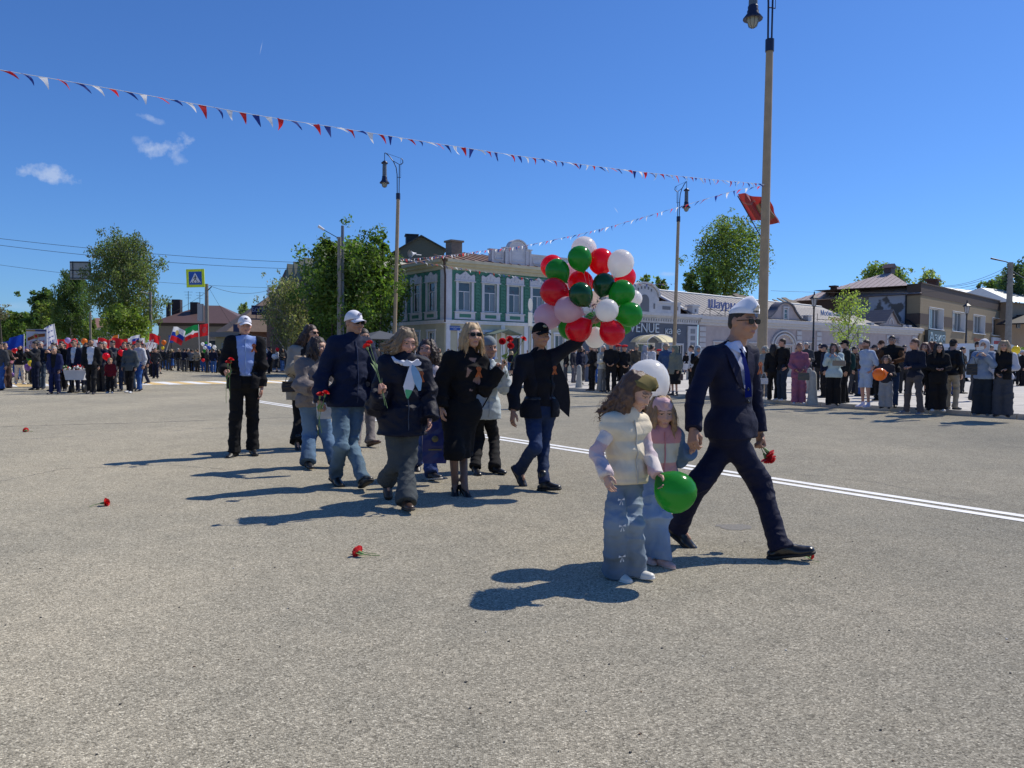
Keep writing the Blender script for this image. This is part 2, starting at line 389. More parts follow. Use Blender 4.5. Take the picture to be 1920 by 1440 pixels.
def window(parent, x, z, w, h, y=.12, fr=None, nx=2, trans=.33, fw=.06, pane=None, rotM=None, off=(0, 0)):
    """window frame with mullions and separate panes; returns the frame. local facade coordinates"""
    fr = fr or M_WHITE; g = MB(); x0, x1, z0, z1 = x-w/2, x+w/2, z, z+h
    M = rotM or Matrix.Identity(4)
    def bx(a, b, c, d, y0, y1): g.box(a, b, y0, y1, c, d, 0, M)
    bx(x0, x0+fw, z0, z1, y-.03, y+.05); bx(x1-fw, x1, z0, z1, y-.03, y+.05)
    bx(x0+fw, x1-fw, z0, z0+fw, y-.03, y+.05); bx(x0+fw, x1-fw, z1-fw, z1, y-.03, y+.05)
    zt = z1-h*trans if trans else z1-fw
    if trans: bx(x0+fw, x1-fw, zt-fw*.4, zt+fw*.4, y-.025, y+.045)
    for k in range(1, nx):
        xm = x0+w*k/nx; bx(xm-fw*.4, xm+fw*.4, z0+fw, zt-fw*.4 if trans else z1-fw, y-.02, y+.04)
    o = g.build('window', fr, parent)
    for k in range(nx):
        a = x0+w*k/nx; b = x0+w*(k+1)/nx; g = MB(); g.box(a+.005, b-.005, y+.01, y+.02, z0+.01, zt, 0, M)
        g.build('pane', (pane or M_GLASS) if k % 2 == 0 else (M_GLASS2 if pane is None else pane), o)
    if trans:
        g = MB(); g.box(x0+.01, x1-.01, y+.01, y+.02, zt+.005, z1-.01, 0, M); g.build('pane', pane or M_GLASS, o)
    return o
def LM(side):
    """transform taking facade coordinates to the left (side) wall: x -> distance along +y from the corner, facing -x"""
    return Matrix(((0, 1, 0, 0), (-1, 0, 0, 0), (0, 0, 1, 0), (0, 0, 0, 1))) if side else Matrix.Identity(4)
def siding(name, col, scale, rough=.8, noise=.12, depth=.02, axis=2):
    """painted boards or ribs: relief only"""
    m = bpy.data.materials.new(name); m.use_nodes = True; N = m.node_tree.nodes; L = m.node_tree.links; b = N['Principled BSDF']
    b.inputs['Roughness'].default_value = rough
    tc = N.new('ShaderNodeTexCoord'); wv = N.new('ShaderNodeTexWave'); wv.bands_direction = 'XYZ'[axis]; wv.wave_profile = 'SAW'
    wv.inputs['Scale'].default_value = scale; wv.inputs['Distortion'].default_value = 0; L.new(tc.outputs['Object'], wv.inputs['Vector'])
    bp = N.new('ShaderNodeBump'); bp.inputs['Strength'].default_value = .6; bp.inputs['Distance'].default_value = depth; L.new(wv.outputs['Fac'], bp.inputs['Height']); L.new(bp.outputs[0], b.inputs['Normal'])
    no = N.new('ShaderNodeTexNoise'); no.inputs['Scale'].default_value = 1.6; no.inputs['Detail'].default_value = 8; no.inputs['Roughness'].default_value = .7; L.new(tc.outputs['Object'], no.inputs['Vector'])
    mr = N.new('ShaderNodeMapRange'); mr.inputs['From Min'].default_value = .3; mr.inputs['From Max'].default_value = .7; mr.inputs['To Min'].default_value = 1-noise; mr.inputs['To Max'].default_value = 1+noise; L.new(no.outputs[0], mr.inputs[0])
    vm = N.new('ShaderNodeVectorMath'); vm.operation = 'SCALE'; vm.inputs[0].default_value = col; L.new(mr.outputs[0], vm.inputs['Scale']); L.new(vm.outputs[0], b.inputs['Base Color'])
    return m
def bricks(name, c1, c2, mortar, scale=4.0):
    m = bpy.data.materials.new(name); m.use_nodes = True; N = m.node_tree.nodes; L = m.node_tree.links; b = N['Principled BSDF']; b.inputs['Roughness'].default_value = .9
    tc = N.new('ShaderNodeTexCoord'); mp = N.new('ShaderNodeMapping'); mp.inputs['Rotation'].default_value = (R_(90), 0, 0); L.new(tc.outputs['Object'], mp.inputs[0])
    br = N.new('ShaderNodeTexBrick'); br.inputs['Color1'].default_value = (*c1, 1); br.inputs['Color2'].default_value = (*c2, 1); br.inputs['Mortar'].default_value = (*mortar, 1)
    br.inputs['Scale'].default_value = scale; br.inputs['Mortar Size'].default_value = .012; L.new(mp.outputs[0], br.inputs['Vector']); L.new(br.outputs['Color'], b.inputs['Base Color'])
    return m
M_PLAST = mat('cream_plaster', (.50, .46, .33), .9, noise=.12, nscale=1.5, bump=.2, bscale=40, detail=8)
M_GREEN = siding('green_board', (.06, .20, .145), 2.2, noise=.2)
M_WHBRD = siding('white_board', (.56, .56, .60), 1.6, noise=.12)
M_ROOFR = siding('rusty_sheet_roof', (.20, .12, .085), 1.0, rough=.6, noise=.45, axis=0)
M_ROOFG = siding('grey_sheet_roof', (.10, .093, .105), 1.0, rough=.5, noise=.12, axis=0)
M_BRICK = bricks('red_brick', (.23, .10, .065), (.28, .13, .08), (.30, .27, .23))
M_OBRICK = bricks('old_brick', (.20, .155, .12), (.26, .20, .15), (.2, .19, .17))
P0 = Vector((-4.66, 53, 0))
def rowpt(t, back=0): return P0+U*t+Vv*back

# ---------------------------------------------------------------- green corner house
def green_house():
    r = empty('corner_house', P0, UANG, 'two storey corner house with green boarded upper floor, white window surrounds and cream ground floor', 'house')
    Z1, ZC = 3.75, 8.0; W, D = 12.1, 14.0
    wins = [1.61+2.17*k for k in range(5)]; winl = [1.82+2.15*k for k in range(6)]
    # upper storey
    for side, Wd, ws in ((0, W, wins), (1, D, winl)):
        M = LM(side); sgn = 1
        hol = [(x-.52, x+.52, 4.55, 6.55) for x in ws]
        g = MB()
        if side: facade(g, Wd, Z1+.12, 7.35, [(-h[1], -h[0], h[2], h[3]) for h in hol], x0=-Wd)
        else: facade(g, Wd, Z1+.12, 7.35, hol)
        g.v = [tuple(M @ Vector(v)) for v in g.v]
        g.build('upper_wall', M_GREEN, r)
        g = MB(); gh = [(x-.45, x+.45, 1.35, 3.05) for x in ws]
        if not side: gh[2] = (wins[2]-.5, wins[2]+.5, .2, 2.75)
        if side: facade(g, Wd, 0, Z1-.12, [(-h[1], -h[0], h[2], h[3]) for h in gh], x0=-Wd)
        else: facade(g, Wd, 0, Z1-.12, gh)
        g.v = [tuple(M @ Vector(v)) for v in g.v]; g.build('lower_wall', M_PLAST, r)
        for i, x in enumerate(ws):
            xx = -x if side else x
            window(r, xx, 4.55, 1.04, 2.0, rotM=M, nx=2, y=.10)
            # carved surround: sides, sill panel and a pointed head board
            g = MB()
            g.box(xx-.74, xx-.54, -.07, .0, 4.45, 6.6, 0, M); g.box(xx+.54, xx+.74, -.07, .0, 4.45, 6.6, 0, M)
            hd = [(-.80, 6.6), (.80, 6.6), (.80, 7.0), (.72, 7.12), (.45, 7.0), (.25, 7.12), (0, 7.3), (-.25, 7.12), (-.45, 7.0), (-.72, 7.12), (-.80, 7.0)]
            g.prism([(xx+a, b) for a, b in hd], -.10, 0, 0, M)
            g.box(xx-.86, xx+.86, -.15, -.0, 6.56, 6.63, 0, M)
            for q in (-.3, .3): g.prism([(xx+q-.12, 6.72), (xx+q+.12, 6.72), (xx+q, 6.95)], -.125, -.10, 0, M)
            g.prism([(xx-.1, 6.85), (xx, 6.75), (xx+.1, 6.85), (xx, 7.1)], -.13, -.10, 0, M)
            g.box(xx-.84, xx+.84, -.09, 0, 3.95, 4.45, 0, M); g.box(xx-.9, xx+.9, -.16, 0, 4.43, 4.5, 0, M)
            g.build('window_surround', M_WHBRD, r)
            g = MB(); g.box(xx-.48, xx+.48, -.10, -.09, 4.08, 4.32, 0, M); g.build('sill_panel', M_GREEN, r)
            gh_ = gh[i]; hx = (gh_[0]+gh_[1])/2*(-1 if side else 1)
            if gh_[2] > .5:
                window(r, hx, gh_[2], gh_[1]-gh_[0], gh_[3]-gh_[2], rotM=M, nx=2, trans=0, y=.12)
                g = MB(); g.box(hx-.6, hx-.47, -.05, 0, 1.3, 3.1, 0, M); g.box(hx+.47, hx+.6, -.05, 0, 1.3, 3.1, 0, M); g.box(hx-.66, hx+.66, -.08, 0, 3.1, 3.25, 0, M); g.box(hx-.66, hx+.66, -.08, 0, 1.2, 1.3, 0, M)
                g.build('window_surround', M_WHITE, r)
        # green herringbone boards between windows sit slightly proud
        for k in range(len(ws)+1):
            a = (0.55 if k == 0 else ws[k-1]+.9); b = (Wd-.1 if k == len(ws) else ws[k]-.9)
            if b-a < .2: continue
            g = MB(); n = 14; cx = (a+b)/2
            for j in range(n):
                z = 4.0+j*.235
                for s in (-1, 1):
                    xa, xb = cx, (a if s < 0 else b)
                    pts = [(xa, z+.10), (xb, z), (xb, z+.2), (xa, z+.3)]
                    if s < 0: pts = pts[::-1]
                    if side: pts = [(-x, zz) for x, zz in pts][::-1]
                    g.prism(pts, -.035-(.012 if j % 2 else 0), 0, 0, M)
            g.build('herringbone_boards', M_GREEN, r)
        # corner pilaster, string course, cornice
        g = MB(); g.box(-.53 if side else -.04, .04 if side else .53, -.06, 0, Z1+.12, 7.45, 0, M)
        g.build('corner_pilaster', M_WHBRD, r)
        xa, xb = (-Wd, .1) if side else (-.1, Wd)
        g = MB(); g.box(xa, xb, -.14, .02, Z1-.12, Z1+.05, 0, M); g.box(xa, xb, -.20, .02, Z1+.05, Z1+.12, 0, M); g.build('string_course', M_WHITE, r)
        g = MB(); g.box(xa, xb, -.10, .02, 7.35, 7.6, 0, M); g.box(xa, xb, -.32, .02, 7.6, 7.8, 0, M); g.box(xa-.0, xb+.3 if not side else xb, -.55, .02, 7.8, 8.0, 0, M); g.build('cornice', M_PLAST, r)
        g = MB(); g.box(xa, xb, -.06, 0, .0, .55, 0, M); g.build('plinth', M_PLAST, r)
    # plain pilasters on the ground floor
    for x in (.25, 2.75, 4.9, 7.0, 9.2, 11.8):
        g = MB(); g.box(x-.17, x+.17, -.07, 0, .55, Z1-.12); g.build('pilaster', M_WHITE, r)
    # door and canopy
    g = MB(); g.box(wins[2]-.48, wins[2]+.48, .1, .15, .2, 2.7); d = g.build('door', M_DARK, r)
    g = MB(); g.box(wins[2]-.62, wins[2]-.5, -.05, .0, .2, 2.9); g.box(wins[2]+.5, wins[2]+.62, -.05, 0, .2, 2.9); g.box(wins[2]-.7, wins[2]+.7, -.08, 0, 2.75, 2.95); g.build('door_surround', M_WHITE, r)
    g = MB(); cx = 4.35
    pr = [(cx-1.2, 2.95), (cx, 3.3), (cx+1.2, 2.95), (cx+1.2, 2.9), (cx, 3.23), (cx-1.2, 2.9)]
    g.prism(pr, -1.5, -.02)
    for x in (cx-1.1, cx+1.1): g.tube([(x, -1.45, 2.92), (x, -.05, 2.5), (x, -.05, 2.9)], .02, 5); g.tube([(x, -1.4, 2.93), (x, -1.4, 2.3)], .02, 5)
    g.build('canopy', mat('dull_green_metal', (.13, .17, .14), .5), r)
    # roof
    g = MB(); e = -.5
    rz = 9.3
    A = [(-.55, e, 8.0), (W, e, 8.0), (W, D, 8.0), (-.55, D, 8.0)]; T = [(4.5, 4.6, rz), (W-4, 4.6, rz), (W-4, D-5, rz), (4.5, D-5, rz)]
    for i in range(4): g.quad(A[i], A[(i+1) % 4], T[(i+1) % 4], T[i])
    g.quad(*T)
    ro = g.build('roof', M_ROOFR, r)
    g = MB()
    for k in range(16):
        x = -.3+k*.8; f = min(1, max(.3, (x+.55)/5)); g.tube([(x, e, 8.03), (x+(4.5-x)*0 if x > 4.5 else x, e+5.1*f, 8.03+1.3*f)], .03, 4)
    for k in range(16):
        y = .3+k*.85
        if y < D-5: g.tube([(-.55, y, 8.03), (-.55+5.05*min(1, (y+.5)/5.1), y, 8.03+1.3*min(1, (y+.5)/5.1))], .03, 4)
    g.build('roof_seams', M_ROOFR, ro)
    g = MB(); g.box(1.5, 2.4, 1.6, 2.4, 8.4, 9.55); g.box(1.4, 2.5, 1.5, 2.5, 9.55, 9.68); g.build('chimney', M_OBRICK, ro)
    # parapet with arched centrepiece
    g = MB(); px0, px1, pc = 3.7, 8.5, 6.1
    g.box(px0, pc-1.15, -.1, .15, 8.05, 9.0); g.box(pc+1.15, px1+3.4, -.1, .15, 8.05, 8.9)
    g.box(px0-.08, pc-1.15, -.18, .2, 9.0, 9.07); g.box(pc+1.15, px1+3.5, -.18, .2, 8.9, 8.97)
    arch = [(pc-1.1, 8.05), (pc+1.1, 8.05), (pc+1.1, 9.2), (pc+.75, 9.2)]+[(pc+.75*math.cos(R_(a)), 9.2+.62*math.sin(R_(a))) for a in range(0, 181, 15)][1:]+[(pc-1.1, 9.2)]
    g.prism(arch, -.18, .15)
    for x in (pc-1.12, pc-.75, pc+.75, pc+1.12, px0+.1): g.box(x-.06, x+.06, -.25, -.18, 8.05, 9.18 if abs(x-pc) < 2 else 8.98)
    g.box(pc-1.25, pc-.7, -.3, .2, 9.2, 9.28); g.box(pc+.7, pc+1.25, -.3, .2, 9.2, 9.28)
    for (xa, xb, za, zb) in ((px0+.35, pc-1.4, 8.3, 8.8), (pc+1.4, pc+3.0, 8.25, 8.7), (pc-.55, pc+.55, 8.3, 9.2)):
        g.box(xa, xb, -.21, -.17, za, za+.05); g.box(xa, xb, -.21, -.17, zb, zb+.05); g.box(xa, xa+.05, -.21, -.17, za, zb); g.box(xb, xb+.05, -.21, -.17, za, zb)
    g.build('parapet', M_WHBRD, r)
    g = MB(); P_ = [(pc+.85*math.cos(R_(a)), 9.22+.70*math.sin(R_(a))) for a in range(0, 181, 15)]; Q_ = [(pc+.76*math.cos(R_(a)), 9.22+.62*math.sin(R_(a))) for a in range(180, -1, -15)]
    g.prism(P_+Q_, -.28, .2); g.build('arch_capping', M_WHBRD, r)
    # downpipe at the corner
    g = MB(); g.tube([(-.35, -.45, 7.85), (-.3, -.4, 7.4), (-.07, -.14, 6.9), (-.07, -.14, 3.7)], .07, 8); g.lathe([(.07, 7.75), (.16, 7.95), (.16, 8.0)], 8, c=(-.35, -.45)); g.build('downpipe', mat('brown_pipe', (.045, .02, .02), .5), r)
    g = MB(); g.box(.35, 1.2, -.1, -.075, 3.15, 3.45); sp = g.build('street_plate', mat('blue_plate', (.02, .08, .32), .4), r)
    M_LW = mat('sign_white', (.8, .8, .82), .5)
    lettering('КОММУНИСТИЧЕСКАЯ', .085, M_LW, r, (.775, -.106, 3.36), (R_(90), 0, 0), .003, sx=.85)
    lettering('УЛИЦА', .085, M_LW, r, (.775, -.106, 3.24), (R_(90), 0, 0), .003)
    # loudspeaker horn on a bracket
    g = MB(); g.tube([(-1.6, 1.2, 8.3), (-1.2, 1.2, 8.3)], .04, 6); M = Matrix.Translation((-1.7, 1.0, 8.35)) @ Matrix.Rotation(R_(-100), 4, 'Y')
    g.lathe([(.05, 0), (.07, .12), (.14, .3), (.3, .5), (.29, .49)], 12, M=M); g.build('loudspeaker_horn', M_WHITE, r)
green_house()

# ---------------------------------------------------------------- grey cafe
def cafe():
    t0, W, D = 12.35, 13.9, 11; r = empty('cafe_building', rowpt(t0), UANG, 'single storey blue grey cafe with an arched parapet, dome canopy and AVENUE lettering', 'building')
    MG = mat('blue_grey_plaster', (.105, .12, .155), .85, noise=.1, nscale=2, bump=.2, bscale=50, detail=8); MW = mat('pale_stucco', (.50, .50, .52), .85, noise=.1, nscale=3, bump=.2, bscale=40)
    holes = [(6.3, 8.2, .15, 2.5), (9.4, 11.9, .9, 2.5), (1.2, 3.4, .9, 2.5)]
    g = MB(); facade(g, W, 0, 4.35, holes); g.build('wall', MG, r)
    g = MB(); facade(g, D, 0, 4.35, [], x0=-D); g.v = [tuple(LM(1) @ Vector(v)) for v in g.v]; g.build('side_wall', MG, r)
    g = MB(); g.box(0, W, -.08, .05, 4.35, 4.52); g.box(0, W, -.1, .05, 4.7, 4.82); g.box(-.1, W+.1, -.3, .05, 4.82, 4.95); g.box(-.1, W+.1, -.5, .05, 4.95, 5.2)
    g.box(0, W, -.02, .05, 4.52, 4.7); g.build('cornice', MW, r)
    g = MB()
    for k in range(46):
        x = .1+k*.3; g.box(x, x+.15, -.16, -.02, 4.5, 4.72)
    tag(g.build('dentils', MW, r), kind='stuff')
    # window and door joinery
    window(r, 10.65, .9, 2.5, 1.6, nx=3, trans=0, y=.15); window(r, 2.3, .9, 2.2, 1.6, nx=2, trans=0, y=.15)
    g = MB(); g.box(9.25, 9.4, -.05, 0, .9, 2.5); g.box(11.9, 12.05, -.05, 0, .9, 2.5); g.box(9.25, 12.05, -.06, 0, 2.5, 2.66); g.box(9.2, 12.1, -.1, 0, .78, .9); g.build('window_surround', MW, r)
    g = MB(); g.box(6.32, 7.22, .1, .16, .15, 2.45); g.build('door', M_GLASS, r); g = MB(); g.box(7.28, 8.18, .1, .16, .15, 2.45); g.build('door', M_GLASS, r)
    g = MB(); g.box(6.1, 6.3, -.06, 0, .15, 2.5); g.box(8.2, 8.4, -.06, 0, .15, 2.5); g.box(6.1, 8.4, -.07, 0, 2.5, 2.65); g.box(7.22, 7.28, .05, .18, .15, 2.5); g.build('door_surround', MW, r)
    # barrel canopy
    g = MB(); c = 7.25; n = 14; vs = []; R0 = 1.85
    for i in range(n+1):
        a = R_(20+140*i/n)
        for y in (-1.9, -.02): vs.append((c+R0*math.cos(a), y, 2.36+R0*.5*math.sin(a)))
    g.add(vs, [(2*i, 2*i+1, 2*i+3, 2*i+2) for i in range(n)], 0, True)
    cn = g.build('canopy', mat('cream_polycarbonate', (.62, .58, .42), .35, trans=.5), r)
    g = MB()
    for y in (-1.9, -.95, -.05): g.tube([(c+R0*math.cos(R_(20+140*i/n)), y, 2.35+R0*.5*math.sin(R_(20+140*i/n))) for i in range(n+1)], .03, 5)
    for x in (c-1.6, c+1.6): g.tube([(x, -1.85, 2.65), (x, -1.85, .12)], .035, 6); g.tube([(x, -1.9, 2.68), (x, 0, 2.68)], .03, 5)
    g.build('canopy_frame', M_WHITE, cn)
    # lettering
    ML = mat('brushed_sign', (.55, .57, .60), .4, metal=.2)
    lettering('AVENUE', 1.15, ML, r, (6.75, -.06, 3.85), (R_(90), 0, 0), .03, sx=1.0)
    lettering('кафе', .85, ML, r, (10.6, -.06, 3.7), (R_(90), 0, 0), .03)
    # corner panel with square insets
    g = MB(); g.box(12.5, 13.75, -.12, 0, .3, 4.2); q = g.build('corner_panel', MW, r)
    g = MB()
    for k in range(6): g.box(12.85, 13.42, -.15, -.12, .55+k*.6, .95+k*.6)
    g.build('inset', mat('grey_inset', (.22, .23, .25), .8), q)
    # parapet : central arch with niche and stepped blocks
    g = MB(); c = W/2; z0 = 5.2
    ar = [(c-1.7, z0), (c+1.7, z0), (c+1.7, z0+1.2)]+[(c+1.55*math.cos(R_(a)), z0+1.35+.95*math.sin(R_(a))) for a in range(0, 181, 12)]+[(c-1.7, z0+1.2)]
    g.prism(ar, -.2, .5)
    for s in (-1, 1):
        xa, xb = sorted((c+s*1.7, c+s*4.3)); g.box(xa, xb, -.15, .5, z0, z0+.85); g.box(*sorted((c+s*2.0, c+s*4.45)), -.25, .6, z0+.85, z0+1.0)
        xa, xb = sorted((c+s*3.9, c+s*4.4)); g.box(xa, xb, -.22, -.15, z0, z0+.85)
    g.box(0, 1.0, -.15, .5, z0, z0+.5); g.box(W-.9, W-.1, -.15, .5, z0, z0+.75); g.box(W-1.05, W, -.25, .6, z0+.75, z0+.9)
    pa = g.build('parapet', MW, r)
    MI = mat('grey_recess', (.16, .165, .18), .85)
    g = MB(); nic = [(c-.5, z0+.05), (c+.5, z0+.05), (c+.5, z0+.95)]+[(c+.5*math.cos(R_(a)), z0+.95+.5*math.sin(R_(a))) for a in range(15, 180, 15)]+[(c-.5, z0+.95)]
    g.prism(nic, -.23, -.2); g.build('niche', MI, pa)
    g = MB(); g.box(c+1.05, c+1.25, -.22, -.2, z0+.3, z0+.75); g.box(c-1.25, c-1.05, -.22, -.2, z0+.3, z0+.75)
    for s in (-1, 1): g.box(*sorted((c+s*2.2, c+s*3.2)), -.17, -.15, z0+.3, z0+.6); g.box(*sorted((c+s*3.95, c+s*4.1)), -.24, -.22, z0+.3, z0+.6)
    g.box(W-.6, W-.4, -.17, -.15, z0+.25, z0+.5)
    for k in range(5):
        a = R_(50+20*k); g.box(c+1.2*math.cos(a)-.07, c+1.2*math.cos(a)+.07, -.23, -.2, z0+1.2+.85*math.sin(a)-.12, z0+1.2+.85*math.sin(a)+.1)
    tag(g.build('recesses', MI, pa), kind='stuff')
    g = MB(); P_ = [(c+1.8*math.cos(R_(a)), z0+1.35+1.15*math.sin(R_(a))) for a in range(0, 181, 12)]; Q_ = [(c+1.6*math.cos(R_(a)), z0+1.35+1.0*math.sin(R_(a))) for a in range(180, -1, -12)]
    g.prism(P_+Q_, -.35, .6); g.build('arch_capping', MW, pa)
    g = MB(); g.quad((0, .5, 5.2), (W, .5, 5.2), (W, 5, 7.2), (4, 5, 7.2)); g.quad((W, D, 5.2), (0, D, 5.2), (4, 5, 7.2), (W, 5, 7.2)); g.add([(0, .5, 5.2), (4, 5, 7.2), (0, D, 5.2)], [(0, 1, 2)])
    g.build('roof', M_ROOFR, r)
cafe()
# ---------------------------------------------------------------- pink rows
M_PINK = mat('pale_pink_plaster', (.42, .355, .345), .88, noise=.12, nscale=1.6, bump=.2, bscale=40, detail=8)
M_PINKW = mat('off_white_trim', (.52, .50, .50), .85, noise=.08, nscale=3)
def shop_row(t0, t1, label, kind):
    W = t1-t0; D = 10; r = empty('shop_building', rowpt(t0), UANG, label, 'building')
    if kind == 1:
        holes = [(2.2, 4.6, 1.0, 2.7), (7.4, 8.6, 1.0, 2.7), (16.3, 17.6, 1.3, 2.9), (20.2, 23.0, .6, 2.6), (11.0, 14.2, .15, 2.6)]
    else: holes = [(2.0, 5.2, .5, 2.5), (7.5, 10.5, .5, 2.5)]
    g = MB(); facade(g, W, 0, 4.6, holes); g.build('wall', M_PINK, r)
    for h in holes:
        window(r, (h[0]+h[1])/2, h[2], h[1]-h[0], h[3]-h[2], nx=2, trans=.3, y=.15)
        g = MB(); g.box(h[0]-.16, h[0], -.06, 0, h[2], h[3]+.15); g.box(h[1], h[1]+.16, -.06, 0, h[2], h[3]+.15); g.box(h[0]-.22, h[1]+.22, -.1, 0, h[3]+.15, h[3]+.27); g.box(h[0]-.2, h[1]+.2, -.1, 0, h[2]-.1, h[2]); g.build('window_surround', M_PINKW, r)
    g = MB(); g.box(0, W, -.1, .05, 4.35, 4.6); g.box(-.05, W, -.32, .05, 4.6, 4.85); g.box(-.1, W, -.5, .05, 4.85, 5.15); g.build('cornice', M_PINKW, r)
    # rusticated pilasters: separate blocks
    for x in ([.5, 5.6, 9.6, 15.3, 18.8, 24.6] if kind == 1 else [.4, 6.3, 12.2]):
        q = MB(); q.box(x-.42, x+.42, -.04, 0, .4, 4.3); pl = q.build('pilaster', M_PINK, r)
        for k in range(8):
            q = MB(); q.box(x-.4, x+.4, -.11, -.04, .45+k*.48, .83+k*.48); q.build('block', M_PINKW, pl)
    g = MB(); g.box(0, W, -.08, 0, 0, .4); g.build('plinth', mat('grey_plinth', (.22, .21, .2), .9), r)
    if kind == 1:
        # long sheet roof with pale ridge capping and a raised end wall
        g = MB(); e = -.45
        zr = 7.75
        g.quad((-1.3, e, 5.17), (W+1, e, 5.17), (W+1, 5, zr-.35), (-1.3, 5, zr)); g.quad((W+1, 10.4, 5.17), (-1.3, 10.4, 5.17), (-1.3, 5, zr), (W+1, 5, zr-.35)); ro = g.build('roof', M_ROOFG, r)
        g = MB(); g.tube([(-1.3, 5, zr+.04), (W+1, 5, zr-.3)], .09, 6); g.tube([(-1.32, .6, 5.75), (-1.32, 5, zr)], .13, 4); g.box(-1.5, -1.2, 3.6, 5.0, 5.4, zr); g.build('ridge_capping', mat('white_capping', (.78, .77, .74), .6), ro)
        g = MB()
        for k in range(40):
            x = -1+k*.7; g.tube([(x, e, 5.17), (x, 4.95, zr-.03-.35*(x/W))], .012, 4)
        g.build('roof_seams', M_ROOFG, ro)
        # curved dormer with small window
        c = 12.7; g = MB(); pr = [(c-3.4, 5.15), (c+3.4, 5.15), (c+3.4, 5.4), (c+2.6, 5.45), (c+2.0, 5.8)]+[(c+1.55*math.cos(R_(a)), 5.95+.95*math.sin(R_(a))) for a in range(15, 166, 15)]+[(c-2.0, 5.8), (c-2.6, 5.45), (c-3.4, 5.4)]
        g.prism(pr, -.15, .5); dm = g.build('dormer', M_PINK, r)
        g = MB(); P_ = [(c+3.5, 5.45), (c+2.65, 5.52), (c+2.05, 5.9)]+[(c+1.65*math.cos(R_(a)), 6.0+1.02*math.sin(R_(a))) for a in range(15, 166, 15)]+[(c-2.05, 5.9), (c-2.65, 5.52), (c-3.5, 5.45)]
        Q_ = [(x*1.0+(c-x)*.04, z-.13) for x, z in P_][::-1]; g.prism(P_+Q_, -.35, .6); g.build('dormer_capping', M_ROOFG, dm)
        window(dm, c, 5.3, .55, 1.0, nx=1, trans=.4, y=-.2); g = MB(); g.box(c-.45, c-.3, -.28, -.15, 5.2, 6.4); g.box(c+.3, c+.45, -.28, -.15, 5.2, 6.4); g.box(c-.5, c+.5, -.3, -.15, 6.4, 6.55); g.build('window_surround', M_PINKW, dm)
        for x in (c-3.9, c+4.1): g = MB(); g.box(x-.3, x+.3, -.25, .35, 5.15, 5.75); g.box(x-.42, x+.42, -.35, .45, 5.75, 5.85); g.build('parapet_block', M_PINKW, r)
        # arched gateway mouldings above the doors
        for q, rr_ in ((0, 2.1), (1, 1.7)):
            g = MB(); P_ = [(c+rr_*math.cos(R_(a)), 2.6+rr_*.75*math.sin(R_(a))) for a in range(10, 171, 10)]; Q_ = [(c+(rr_-.17)*math.cos(R_(a)), 2.6+(rr_-.17)*.75*math.sin(R_(a))) for a in range(170, 9, -10)]
            g.prism(P_+Q_, -.2, 0); g.build('arch_moulding', M_PINKW, r)
        # rooftop shawarma sign on a thin frame
        MS = mat('blue_sign_letters', (.14, .17, .36), .5); g = MB()
        x0 = 1.3
        for x in (x0, x0+2.1, x0+4.2): g.tube([(x, -.2, 5.2), (x, -.2, 6.6)], .03, 5); g.tube([(x-1.2, -.3, 5.25), (x, -.2, 6.3)], .02, 4); g.tube([(x, -.2, 5.9), (x+1.6, -.3, 5.25)], .02, 4)
        g.tube([(x0-.4, -.2, 5.75), (x0+4.4, -.2, 5.75)], .025, 4); sg = empty('roof_sign', rowpt(t0), UANG, 'blue and white shawarma sign on a thin rooftop frame', 'sign')
        sg.location.z = .0; g.build('sign_frame', M_DARK, sg)
        lettering('Шаурма', 1.12, mat('sign_outline', (.35, .36, .5), .5), sg, (x0+1.9, -.24, 6.22), (R_(90), 0, 0), .02, sx=1.05)
        lettering('Шаурма', 1.08, MS, sg, (x0+1.92, -.29, 6.22), (R_(90), 0, 0), .02, sx=1.05)
        sg = empty('roof_sign', rowpt(t0), UANG, 'small blue and orange shop lettering on the sloping roof right of the arched dormer', 'sign')
        g = MB(); g.tube([(18.2, -.2, 5.2), (18.2, -.2, 6.1)], .03, 4); g.tube([(23.5, -.2, 5.2), (23.5, -.2, 6.1)], .03, 4); g.tube([(18, -.2, 5.5), (24, -.2, 5.5)], .03, 4); g.build('sign_frame', M_DARK, sg)
        lettering('Мобильный', .75, mat('sign_blue2', (.06, .18, .42), .5), sg, (20.8, -.25, 6.15), (R_(90), 0, 0), .02)
        lettering('салон', .6, mat('sign_orange', (.6, .22, .05), .5), sg, (21.4, -.25, 5.65), (R_(90), 0, 0), .02, sx=1.5)
    else:
        g = MB(); g.quad((0, -.45, 5.17), (W, -.45, 5.17), (W, 4, 6.6), (0, 4, 6.6)); g.quad((W, 9, 5.17), (0, 9, 5.17), (0, 4, 6.6), (W, 4, 6.6)); g.build('roof', M_ROOFG, r)
        c = 6.6; g = MB(); g.prism([(c-2.4, 5.15), (c+2.4, 5.15), (c+2.4, 5.5), (c+1.5, 5.6), (c, 7.0), (c-1.5, 5.6), (c-2.4, 5.5)], -.15, .4); dm = g.build('gable', M_PINK, r)
        g = MB(); P_ = [(c+2.5, 5.6), (c+1.55, 5.72), (c, 7.15), (c-1.55, 5.72), (c-2.5, 5.6)]; g.prism(P_+[(x, z-.14) for x, z in P_][::-1], -.4, 4); g.build('gable_capping', M_ROOFG, dm)
        g = MB(); P_ = [(c+.5*math.cos(R_(a)), 5.5+.7*math.sin(R_(a))) for a in range(0, 181, 15)]; Q_ = [(c+.35*math.cos(R_(a)), 5.5+.55*math.sin(R_(a))) for a in range(180, -1, -15)]; g.prism(P_+Q_, -.22, -.15); g.build('arch_moulding', M_PINKW, dm)
        for x in (c-4.2, c+4.2, c+2.8): g = MB(); g.box(x-.3, x+.3, -.3, .3, 5.15, 5.5); g.build('parapet_block', M_PINKW, r)
